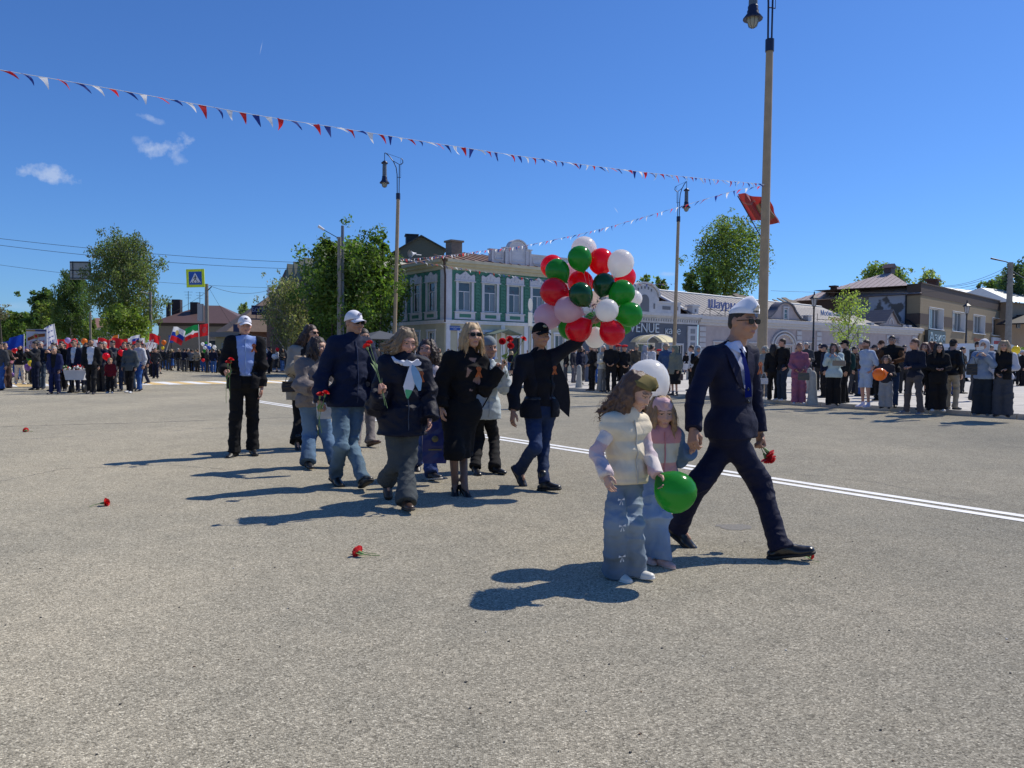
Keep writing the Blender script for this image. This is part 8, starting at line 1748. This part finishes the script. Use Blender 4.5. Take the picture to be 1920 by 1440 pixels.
# middle group by the balloons and the cafe
GM = 'spectators in front of the cafe'
mid = [(1061, 715, .98, -80, 'dark clothed man at the left end of the group under the balloons', B_, GY, ('short', HB), None, {}), (1075, 718, .97, 60, 'grey haired man in a dark jacket beside the left bollard', (.03, .03, .04), (.10, .10, .12), ('short', HG), None, {}), (1098, 712, .95, 20, 'woman in a dark red jacket and blue jeans behind the bollards', (.16, .015, .02), (.02, .04, .12), ('long', HB, .2), None, dict(fem=True)), (1110, 733, .99, -70, 'man all in black leaning to one side between the bollards', B_, B_, ('short', HB), None, dict(arms='front')), (1129, 735, .95, 40, 'white haired person in a cream jacket holding a paper', (.50, .48, .42), (.2, .2, .2), ('short', (.45, .43, .40)), None, dict(arms='hold')), (1145, 736, 1.02, -15, 'taller cadet in a black uniform with white gloves, bareheaded', B_, B_, ('short', HD), None, dict(arms='front')), (1157, 735, .97, 10, 'cadet in black uniform and red beret, left of the pair', B_, B_, ('short', HD), ('beret', (.5, .012, .02)), dict(arms='front')), (1169, 736, .96, 15, 'cadet in black uniform with white cord and red beret, right of the pair', B_, B_, ('short', HD), ('beret', (.5, .012, .02)), dict(arms='front')), (1184, 722, .90, 0, 'ginger haired woman in a slate blue jacket left of the canopy', (.07, .09, .15), GY, ('bob', (.28, .09, .03), .08), None, dict(fem=True)), (1192, 724, 1.03, 20, 'man in a beige cap and brown camouflage jacket under the canopy', (.07, .06, .045), GY, ('short', HB), ('cap', (.3, .27, .2)), {}), (1208, 726, 1.0, 60, 'person in a light grey hooded top under the canopy', (.27, .28, .33), GY, None, ('hood', (.27, .28, .33)), {}), (1221, 724, 1.02, 120, 'black haired person in a white top turned away', (.6, .6, .62), B_, ('short', HD), None, {}), (1234, 724, .92, 0, 'person in a red beret and dark jacket behind the white balloon', B_, B_, ('short', HD), ('beret', (.45, .012, .02)), {}), (1248, 738, 1.0, -20, 'blonde woman in a blue jacket right of the white balloon', (.05, .09, .19), (.10, .025, .03), ('bob', (.38, .30, .20), .07), None, dict(fem=True)), (1265, 742, .93, -60, 'elderly woman in an olive headscarf, grey green coat and black skirt', (.16, .17, .145), B_, None, ('scarf', (.19, .20, .15)), dict(fem=True, kind='skirt', bk=dict(hem=.42, w=.17), hem=-.16, off=.04, bulk=1.15)), (1286, 702, .97, 180, 'distant person in a black top and white skirt', B_, (.6, .6, .62), ('short', HD), None, dict(kind='skirt', bk=dict(hem=.35, w=.16), fem=True)), (1296, 733, .98, -90, 'dark haired person in white beside the woman in a pale blue headscarf', (.5, .5, .5), B_, ('short', HB), None, {}), (1307, 740, .94, 0, 'woman in a pale blue headscarf and long black coat', B_, B_, None, ('scarf', (.26, .32, .38)), dict(fem=True, hem=-.3, arms='phone'))]
for px, fy, s, rz, lb, t, b, hr, ht, kw in mid: by(px, fy, s, rz, lb, t, b, (.02, .02, .03), hr, ht, group=GM, res=.022, **kw)
small_bag(1272, 713, 29.5, .34, .26, mat('brown_leather', (.07, .035, .03), .4), 'brown handbag of the elderly woman in the olive headscarf')
# front row of the marching column, left
GF = 'front row of the marching column'
fr_ = [(10, 728, .97, 60, 'woman in a dark olive jacket and brown wide trousers at the left edge, side on', (.035, .03, .025), (.06, .035, .03), ('short', (.10, .07, .05)), None, dict(fem=True, arms='hold', r=(.11, .11, .13))), (37, 721, .96, 50, 'woman in a black jacket and cream trousers walking behind the left edge woman', B_, (.50, .44, .36), ('long', HD, .2), None, dict(fem=True, step=.3, arms='hold', shoe=WH)), (78, 730, 1.0, 8, 'man in a dark navy top and blue jeans under the placard', (.014, .02, .035), (.05, .07, .10), ('crop', HG), None, dict(step=.2)), (103, 739, .88, 5, 'short grey haired elderly man in an open navy suit', (.014, .02, .07), (.014, .02, .07), ('crop', HG), None, dict(layers=[dict(name='shirt', col=B_, off=.01, hem=.05, sleeve=.9), dict(name='jacket', col=(.014, .02, .07), off=.03, hem=-.14, sleeve=.97, vneck=(.5, .07, 0, .04))], step=-.15)), (117, 733, 1.0, 0, 'person in a black sweatshirt behind the elderly man', B_, B_, ('short', HD), None, {}), (141, 736, 1.03, -5, 'man in a navy suit, white shirt and sunglasses behind the flower pram', NV, NV, ('crop', HB), None, dict(glasses=True, layers=[dict(name='shirt', col=(.5, .54, .6), off=.01, hem=.05, sleeve=.9), dict(name='jacket', col=NV, off=.028, hem=-.12, sleeve=.97, vneck=(.5, .07, 0, .03))])), (172, 739, 1.04, 10, 'bearded man in a black suit with an open collared white shirt', B_, B_, ('crop', HD), None, dict(beard=(.03, .02, .015), glasses=True, step=.25, layers=[dict(name='shirt', col=(.58, .60, .66), off=.01, hem=.02, sleeve=.9), dict(name='jacket', col=B_, off=.028, hem=-.12, sleeve=.97, vneck=(.55, .07, 0, .05))])), (207, 737, .66, 5, 'child in a dark red jacket in the front row', (.13, .01, .02), B_, ('short', (.2, .14, .07)), None, dict(child=True, shoe=WH)), (197, 734, 1.0, 0, 'grey haired man in a dark coat behind the child in red', (.03, .03, .035), NV, ('short', HG), None, {}), (244, 737, .98, -5, 'woman in sunglasses, a grey blazer and black trousers', (.07, .085, .095), B_, ('tied', HD), None, dict(fem=True, glasses=True, hem=-.15, step=.2, shoe=WH)), (234, 733, 1.0, 10, 'man in a dark sweater walking beside the woman in the grey blazer', (.03, .03, .03), (.03, .045, .08), ('short', HB), None, dict(step=-.2)), (256, 730, .98, -10, 'man in a beige jacket behind the woman in the grey blazer', (.32, .28, .22), DN, ('short', HB), None, {}), (271, 721, 1.02, -40, 'man in a dark navy suit striding at the right end of the front row', NV, NV, ('crop', HB), None, dict(step=.4)), (294, 701, .90, 60, 'girl in a white blouse and dark pleated skirt running across the road', (.5, .5, .52), (.02, .02, .03), ('long', HB, .15), None, dict(fem=True, kind='skirt', step=.55, bk=dict(hem=.55, w=.19)))]
for px, fy, s, rz, lb, t, b, hr, ht, kw in fr_: by(px, fy, s, rz, lb, t, b, kw.pop('shoe', (.02, .02, .03)), hr, ht, group=GF, res=.022, z=0, **kw)
# flower decked pram
q = G(146, 737); r = empty('flower_pram', q, 0, 'white handcart heaped with red and white flowers pushed in the front row', 'handcart'); g = MB(); g.prism([(-.30, .45), (.30, .45), (.38, .78), (-.38, .78)], -.2, .2); g.build('tub', M_WHITE, r)
for x in (-.22, .22): g = MB(); g.lathe([(.0, -.02), (.14, -.02), (.14, .02), (0, .02)], 14, M=Matrix.Translation((x, 0, .15)) @ Matrix.Rotation(R_(90), 4, 'Y')); g.build('wheel', M_DARK, r); g = MB(); g.tube([(x, 0, .15), (x*.9, 0, .5)], .02, 5); g.build('leg', M_DARK, r)
rr = random.Random(3); g = MB()
for k in range(60): a, b = rr.uniform(-.5, .5), rr.uniform(-.25, .25); R = rr.uniform(.03, .07); g.lathe([(0, -R), (R, 0), (0, R)], 6, mi=rr.choice((0, 0, 1, 1, 2)), M=Matrix.Translation((a, b, .80+.16*(1-abs(a)*1.6)*rr.random())))
tag(g.build('flowers', [M_CARN, M_WHITE, M_STEM], r), kind='stuff')
# archetypes for the packed crowd, copied with their own clothes colours
AR = []
for k, (s, arms, hk, hc, fem, kind, step) in enumerate([(1.0, 'down', 'short', HD, 0, 'pants', .2), (.95, 'down', 'long', HB, 1, 'pants', -.2), (1.04, 'hold', 'crop', HG, 0, 'pants', .1), (.93, 'front', 'bob', HBL, 1, 'skirt', .1), (.98, 'pocket', 'short', HB, 0, 'pants', .0), (.96, 'fold', 'long', HD, 1, 'pants', .0), (1.0, 'phone', 'short', HD, 0, 'pants', 0), (.72, 'down', 'short', HB, 0, 'pants', .1)]):
    J, r = by(0, 0, s, 0, 'x', B_, B_, B_, (hk, hc, .18), fem=bool(fem), child=s < .8, arms=arms, kind=kind, step=step, bk=dict(hem=.4, w=.16) if kind == 'skirt' else None, res=.024, loc=Vector((0, 0, 0)), face=False); AR.append(r)
CN = {'black': B_, 'navy': NV, 'charcoal': (.035, .036, .04), 'grey': GY, 'brown': (.06, .04, .03), 'beige': (.28, .24, .18), 'white': (.5, .5, .52), 'red': (.30, .02, .02), 'blue': (.03, .09, .28), 'olive': (.07, .07, .035), 'pale grey': LG, 'pink': (.38, .16, .2)}
used = set()
def recolor(o, c, b):
    for ch in o.children:
        if ch.name.split('.')[0] in ('jacket', 'trousers', 'skirt'): ch.material_slots[0].link = 'OBJECT'; ch.material_slots[0].material = cloth(c if ch.name.startswith('jacket') else b)
def member(x, y, z, rz, rr, where, grp, dark=.7, k=None):
    k = rr.randrange(len(AR)-(1 if rr.random() < .85 else 0)) if k is None else k; cn = rr.choice(['black', 'navy', 'charcoal', 'black', 'grey', 'brown']) if rr.random() < dark else rr.choice(list(CN)); bn = rr.choice(['black', 'navy', 'charcoal', 'grey', 'blue'])
    o = AR[k] if k not in used else copy_tree(AR[k]); used.add(k); o.location = (x, y, z); o.rotation_euler = (0, 0, R_(rz)); s = rr.uniform(.95, 1.05); o.scale = (s, s, s); recolor(o, CN[cn], CN[bn]); nm = ['dark haired man', 'brown haired woman', 'grey haired man', 'fair haired woman', 'brown haired man', 'black haired woman', 'slim man', 'child'][k]
    if where == 'crowd':
        px = 960+FPX*x/y; lm = [b for a, b in ((18, 'by the left edge'), (45, 'left of the placard'), (92, 'under the placard'), (125, 'below the white flag'), (158, 'behind the flower cart'), (190, 'behind the black suit'), (222, 'behind the red jacket'), (999, 'behind the grey blazer')) if px < a][0]; where = f'{"just" if y < 36 else "further" if y < 46 else "far" if y < 56 else "farthest"} back {lm}'
    elif where == 'kerb': px = 960+FPX*x/y; where = 'facing away '+[b for a, b in ((300, 'below the brown house'), (335, 'under the emblem flag'), (372, 'under the green flag'), (999, 'by the far balloons')) if px < a][0]
    o['label'] = f'{nm} in {cn} top and {bn} {"skirt" if k == 3 else "trousers"} {where}'; o['group'] = grp; return o
rr = random.Random(77); cnt = 0
for row in range(16):
    d = 27.6+row*2.4; x0 = (0-990)*d/FPX; x1 = min(((262 if d < 42 else 292)-960)*d/FPX, -12.5); x = x0+rr.random()
    while x < x1:
        member(x, d+rr.uniform(-.7, .7), 0, rr.uniform(-35, 30), rr, 'crowd', 'packed marching crowd behind the front row', .5); x += rr.uniform(.62, 1.15)*(1+row*.13); cnt += 1
for i in range(34):
    t = i/33; px = 277+138*t+rr.uniform(-3, 3); fy = 692.5+7*t+rr.uniform(-1.6, 1.4)-(4 if i % 3 == 0 else 0); q = G(px, fy); member(q.x, q.y, 0, 180+rr.uniform(-50, 50), rr, 'kerb', 'spectators seen from behind at the far kerb', .92)
for i in range(18):
    px = rr.uniform(466, 560); q = G(px, rr.uniform(697, 705)); member(q.x, q.y, .12, rr.uniform(-80, 80), rr, 'by the brick shop', 'people in front of the brick shop', .5)
for i in range(22):
    px = rr.uniform(690, 1010); q = G(px, rr.uniform(702, 709)); member(q.x, q.y, .12, rr.uniform(-80, 80), rr, 'by the green corner house', 'people at the foot of the green corner house', .75)
for i in range(12):
    px = rr.choice((rr.uniform(1330, 1420), rr.uniform(1640, 1900), rr.uniform(1060, 1300))); q = G(px, rr.uniform(700, 712), .12); member(q.x, q.y, .12, rr.uniform(-90, 90), rr, 'on the far pavement', 'people on the far pavement', .8)
for i in range(30):
    px = 1436+474*(i % 18)/18+rr.uniform(-9, 9) if i < 18 else rr.uniform(1065, 1325); q = G(px, rr.uniform(727, 742)+(px-1436)*.03 if i < 18 else rr.uniform(712, 724), .12); member(q.x, q.y, .12, rr.uniform(-110, 60), rr, 'behind the kerbside spectators' if i < 18 else 'in the group by the cafe', 'second row of spectators on the pavement', .9)
for i in range(8):
    if i not in used: member(-40, 60+i, 0, 0, rr, 'crowd', 'packed marching crowd behind the front row', k=i)
# ------------------------------------------------------------------ flags, placards and balloons over the column
def pole_flag(px, py, pxb, pyb, Y, w, h, colfn, mats, label, rz=0, side=1, amp=.05, phase=0, emblem=None, droop=.0):
    a = AT(px, py, Y); b = AT(pxb, pyb, Y); r = empty('flag', b, 0, label, 'flag'); g = MB(); g.tube([(0, 0, 0), a-b], .016, 5); g.build('flagstaff', M_WHITE, r); o = link('flag_cloth', flag_mesh(w, h, 22, 14, amp, 1, colfn, mats=mats, phase=phase, droop=droop), r, (a-b)-(a-b).normalized()*(h/2+.03), (0, 0, R_(rz) if side > 0 else R_(180+rz)))
    sh = (a-b).normalized(); kk = sh.x/max(.2, sh.z)*(side)
    for v in o.data.vertices: v.co.x += v.co.z*kk
    return r
q = AT(69, 636, 31); r = empty('placard', Vector((q.x, q.y, 0)), R_(4), 'square white placard with a ribbon star and Victory Day greeting', 'placard'); z = q.z; w = .40; g = MB(); g.box(-w, w, -.02, .02, z-w, z+w); g.build('board', mat('placard_white', (.50, .50, .54), .6), r); g = MB(); g.tube([(0, .03, .9), (0, .03, z-w)], .02, 6); g.build('stick', M_WHITE, r)
g = MB(); g.box(-w, -w*.1, -.026, -.02, z+w*.78, z+w*.96); g.build('stripe', mat('ochre', (.35, .22, .06)), r); g = MB(); g.box(-w*.1, w, -.026, -.02, z+w*.78, z+w*.96); g.build('stripe', mat('navy_strip', (.03, .04, .12)), r)
g = MB(); ob = [mat('rib_orange', (.5, .14, .02)), mat('rib_black', (.02, .015, .01))]
for k in range(5): dz = (k-2)*.026; g.prism([(-.34, z-.02+dz), (-.30, z-.01+dz), (.0, z+.12+dz), (.33, z+.16+dz), (.33, z+.185+dz), (0, z+.145+dz), (-.34, z+.005+dz)], -.03-.002*(k % 2), -.02, k % 2)
g.build('ribbon', ob, r); g = MB(); g.prism([(.13*math.cos(R_(90+18*k))*(1 if k % 2 == 0 else .62)-.01, z+.12+.13*math.sin(R_(90+18*k))*(1 if k % 2 == 0 else .62)) for k in range(20)], -.045, -.036); g.lathe([(0, 0), (.06, 0), (.06, .006), (0, .006)], 14, 1, M=Matrix.Translation((-.01, -.046, z+.12)) @ Matrix.Rotation(R_(90), 4, 'X')); g.build('star', [mat('star_gold', (.45, .3, .1)), mat('star_red', (.5, .02, .02))], r)
MRD = mat('red_script', (.45, .03, .06)); lettering('С Днём', .15, MRD, r, (.03, -.03, z-.12), (R_(90), R_(-8), 0), .003); lettering('Победы!', .17, MRD, r, (.06, -.03, z-.27), (R_(90), R_(-8), 0), .003)
white = lambda u, v: 1 if (.2 < u < .8 and int(v*11) % 3 == 1 and int(u*17) % 4) else 0
pole_flag(101, 607, 109, 655, 33, .50, .80, white, [FW, mat('lilac_print', (.25, .28, .55))], 'white flag with lilac writing right of the placard', side=-1, amp=.03, droop=.2)
rus = lambda u, v: 3 if (math.hypot(u-.45, v-.62) < .17) else (0 if v > .66 else (1 if v > .33 else 2))
pole_flag(326, 612, 311, 660, 52, .95, .95, lambda u, v: rus(u, v), [FW, FB, FR, FGold], 'white, blue and red flag with a golden emblem above the backs of the spectators', side=1, droop=.35, amp=.12)
pole_flag(372, 608, 374, 665, 54, 1.05, .85, lambda u, v: 3 if math.hypot((u-.45)*1.2, v-.45) < .16 else (0 if v > .48 else (1 if v > .38 else 2)), [FG, FW, FR, FW], 'green, white and red flag with a round white emblem', side=-1, droop=.35)
pole_flag(391, 606, 390, 665, 54.5, .66, .85, lambda u, v: 1 if .13 < math.hypot((u-.5), v-.5) < .22 or math.hypot((u-.5), v-.5) < .07 else 0, [FR, mat('flag_grey', (.3, .22, .22))], 'red flag with a grey ring emblem next to the crossing sign pole', side=-1, droop=.1)
rr = random.Random(9); flags = [(45, 626, 30, 'blue'), (31, 634, 31, 'blue'), (210, 632, 40, 'red'), (222, 627, 41, 'orange'), (184, 632, 38, 'red'), (176, 636, 38, 'white'), (247, 633, 44, 'white'), (262, 627, 45, 'tri'), (271, 633, 46, 'white'), (240, 634, 42, 'red'), (281, 624, 47, 'red'), (288, 636, 47, 'white'), (295, 641, 48, 'white'), (120, 640, 36, 'red'), (255, 636, 43, 'red'), (229, 638, 41, 'orange')]
FC = {'blue': FB, 'red': FR, 'orange': FO, 'white': FW, 'tri': FW}
for i, (x, y, Y, c) in enumerate(flags):
    nm = ['at the far left of the column', 'left of the placard', 'raised over the left half of the column', 'waving next to a red one', 'above the bearded man in the black suit', 'just right of the dark pole', 'in the cluster right of the birch trunk', 'highest in the cluster near the birch', 'right beside the highest one', 'left in the cluster near the birch', 'next to the blue stop plate', 'below the blue stop plate', 'lowest at the right end of the cluster', 'behind the white flag with lilac writing', 'in the middle of the cluster', 'lower down beside the left one of the cluster'][i]
    pole_flag(x, y, x+rr.uniform(-4, 4), 662, Y, rr.uniform(.5, .75), rr.uniform(.42, .6), (lambda u, v: 0 if v > .66 else (1 if v > .33 else 2)) if c == 'tri' else ((lambda u, v: 1 if (int(u*9+v*3) % 4 == 0 and .2 < v < .8) else 0) if c == 'white' else (lambda u, v: 0)), [FC[c], FB, FR] if c == 'tri' else ([FW, mat('print_red', (.45, .08, .12), .7)] if c == 'white' else [FC[c]]), f'{"tricolour" if c == "tri" else c} flag {nm}', side=rr.choice((-1, 1)), amp=.08, phase=i, droop=rr.uniform(.1, .3))
for a, b, Y, m, lb in (((-4, 641), (44, 652), 36, FB, 'long dark blue banner at the far left of the column'), ((102, 636), (122, 647), 35, FR, 'red banner behind the white flag'), ((-4, 650), (18, 656), 33, FR, 'strip of red banner at the left edge')):
    p, q = AT(*a, Y), AT(*b, Y); g = MB(); n = 10
    for k in range(n): x0, x1 = p.x+(q.x-p.x)*k/n, p.x+(q.x-p.x)*(k+1)/n; g.quad((x0, Y+.05*math.sin(k), q.z), (x1, Y+.05*math.sin(k+1), q.z), (x1, Y+.05*math.sin(k+1), p.z), (x0, Y+.05*math.sin(k), p.z))
    tag(g.build('banner', m), lb, 'banner')
GBL = 'balloons carried in the marching column'
for x, y, R, Y, c, lb in ((127, 638, 5, 34, 'lilac', 'lilac balloon highest over the column'), (139, 641, 6, 33, 'red', 'red balloon right of the lilac one'), (158, 640, 5.5, 34, 'orange', 'orange balloon above the bearded man'), (168, 647, 4.5, 38, 'orange', 'smaller orange balloon below the first orange one'), (27, 656, 5, 31, 'red', 'red balloon at the far left'), (40, 657, 4, 33, 'red', 'red balloon beside a purple one at the left'), (48, 655, 4.5, 31, 'purple', 'purple balloon left of the placard stick'), (56, 672, 5.5, 30, 'green', 'green balloon held low at the left'), (58, 681, 5.5, 29.5, 'yellow', 'yellow balloon held low at the left'), (52, 688, 6, 29.6, 'purple', 'purple balloon below the yellow one'), (23, 702, 3.5, 29.6, 'purple', 'purple balloon near the ground at the left edge'), (149, 684, 6, 26.5, 'red', 'red balloon beside the black suited man'), (199, 668, 6.5, 26.5, 'red', 'red balloon above the child in red'), (227, 661, 5.5, 27.5, 'red', 'left one of two red balloons by the grey blazer'), (237, 658, 5.5, 27.8, 'red', 'right one of two red balloons by the grey blazer'), (307, 642, 4.5, 52, 'orange', 'orange balloon beside the flag with the golden emblem'), (305, 652, 3, 52, 'yellow', 'yellow balloon under the orange one'), (380, 645, 3.2, 53, 'white', 'white balloon at the left of the far bunch'), (386, 643, 2.6, 53.5, 'green', 'green balloon on top of the far bunch'), (386, 648, 2.8, 52.8, 'blue', 'light blue balloon inside the far bunch'), (393, 647, 3.5, 53, 'white', 'white balloon on the right of the far bunch'), (392, 652, 3.6, 52.6, 'blue', 'blue balloon low in the far bunch'), (384, 652, 3.2, 52.7, 'white', 'white balloon low in the far bunch'), (383, 658, 3, 52.6, 'green', 'green balloon lowest in the far bunch'), (402, 651, 3.6, 52.5, 'white', 'white balloon at the right end of the far bunch'), (381, 675, 3, 52, 'red', 'red balloon below the far bunch'), (498, 658, 4.5, 50, 'white', 'white balloon in front of the brick shop, upper'), (514, 668, 4.5, 49, 'white', 'white balloon in front of the brick shop, lower'), (520, 655, 3.6, 49.5, 'red', 'red balloon in front of the brick shop')): balloon(AT(x, y, Y), R/ppm(Y), c, Vector((.1, 0, -1)), lb, GBL)
# ------------------------------------------------------------------ van, tent, far tree belt
q = AT(1846, 676, 48); r = empty('van', Vector((q.x, 48, .0)), R_(14), 'white minibus parked behind the spectators on the right', 'van'); MV = mat('white_car_paint', (.55, .57, .60), .25, coat=.6)
g = MB(); g.prism([(-2.4, .35), (2.3, .35), (2.45, 1.0), (2.0, 1.25), (1.45, 2.2), (1.1, 2.38), (-2.2, 2.42), (-2.45, 2.2)], -.95, .95); g.build('body', MV, r)
for xa, xb in ((-2.1, -1.0), (-.85, .2), (.35, 1.25)): g = MB(); g.box(xa, xb, -.965, -.94, 1.3, 2.05); g.build('side_window', M_GLASS, r)
g = MB(); M = Matrix.Translation((1.78, 0, 1.74)) @ Matrix.Rotation(R_(-30), 4, 'Y'); g.box(-.02, .02, -.82, .82, -.42, .42, M=M); g.build('windscreen', M_GLASS, r)
for x in (-1.5, 1.5):
    for y in (-.9, .9): g = MB(); g.lathe([(0, -.1), (.34, -.1), (.34, .1), (0, .1)], 16, M=Matrix.Translation((x, y, .34)) @ Matrix.Rotation(R_(90), 4, 'X')); w_ = g.build('wheel', mat('rubber', (.02, .02, .02), .8), r); g = MB(); g.lathe([(0, -.12), (.18, -.12), (.18, .12), (0, .12)], 12, M=Matrix.Translation((x, y, .34)) @ Matrix.Rotation(R_(90), 4, 'X')); g.build('rim', mat('rim_grey', (.3, .3, .32), .4, metal=.6), w_)
q = AT(712, 640, 46); r = empty('tent', Vector((q.x, 46, .12)), R_(36), 'slate blue pyramid roofed tent under the lime tree', 'tent'); g = MB(); h = AT(712, 620, 46).z-.12; e = 2.2; g.add([(-1.6, -1.6, e), (1.6, -1.6, e), (1.6, 1.6, e), (-1.6, 1.6, e), (0, 0, h)], [(0, 1, 4), (1, 2, 4), (2, 3, 4), (3, 0, 4)]); g.build('roof', mat('slate_canvas', (.05, .06, .08), .8), r)
for x in (-1.55, 1.55):
    for y in (-1.55, 1.55): g = MB(); g.tube([(x, y, 0), (x, y, e)], .03, 5); g.build('leg', M_WHITE, r)
rg = np.random.default_rng(5); cs = []
for k in range(420):
    x = rg.uniform(-330, 330); cs.append((x, 235+rg.uniform(-10, 12)+abs(x)*.1, rg.uniform(0, 5.5)+2.5*math.sin(x*.05), rg.uniform(2.5, 4.5)))
V, Q, c = leaves(np.array(cs), .9, 26000, rg, 1.0); V[:, 2] = np.maximum(V[:, 2], 0); tag(link('far_woods', npmesh('far_woods', V, Q, leafmat('leaf_green', (.06, .08, .035)), col=c, smooth=False)), 'far belt of woods on the horizon', 'woods', kind='stuff')
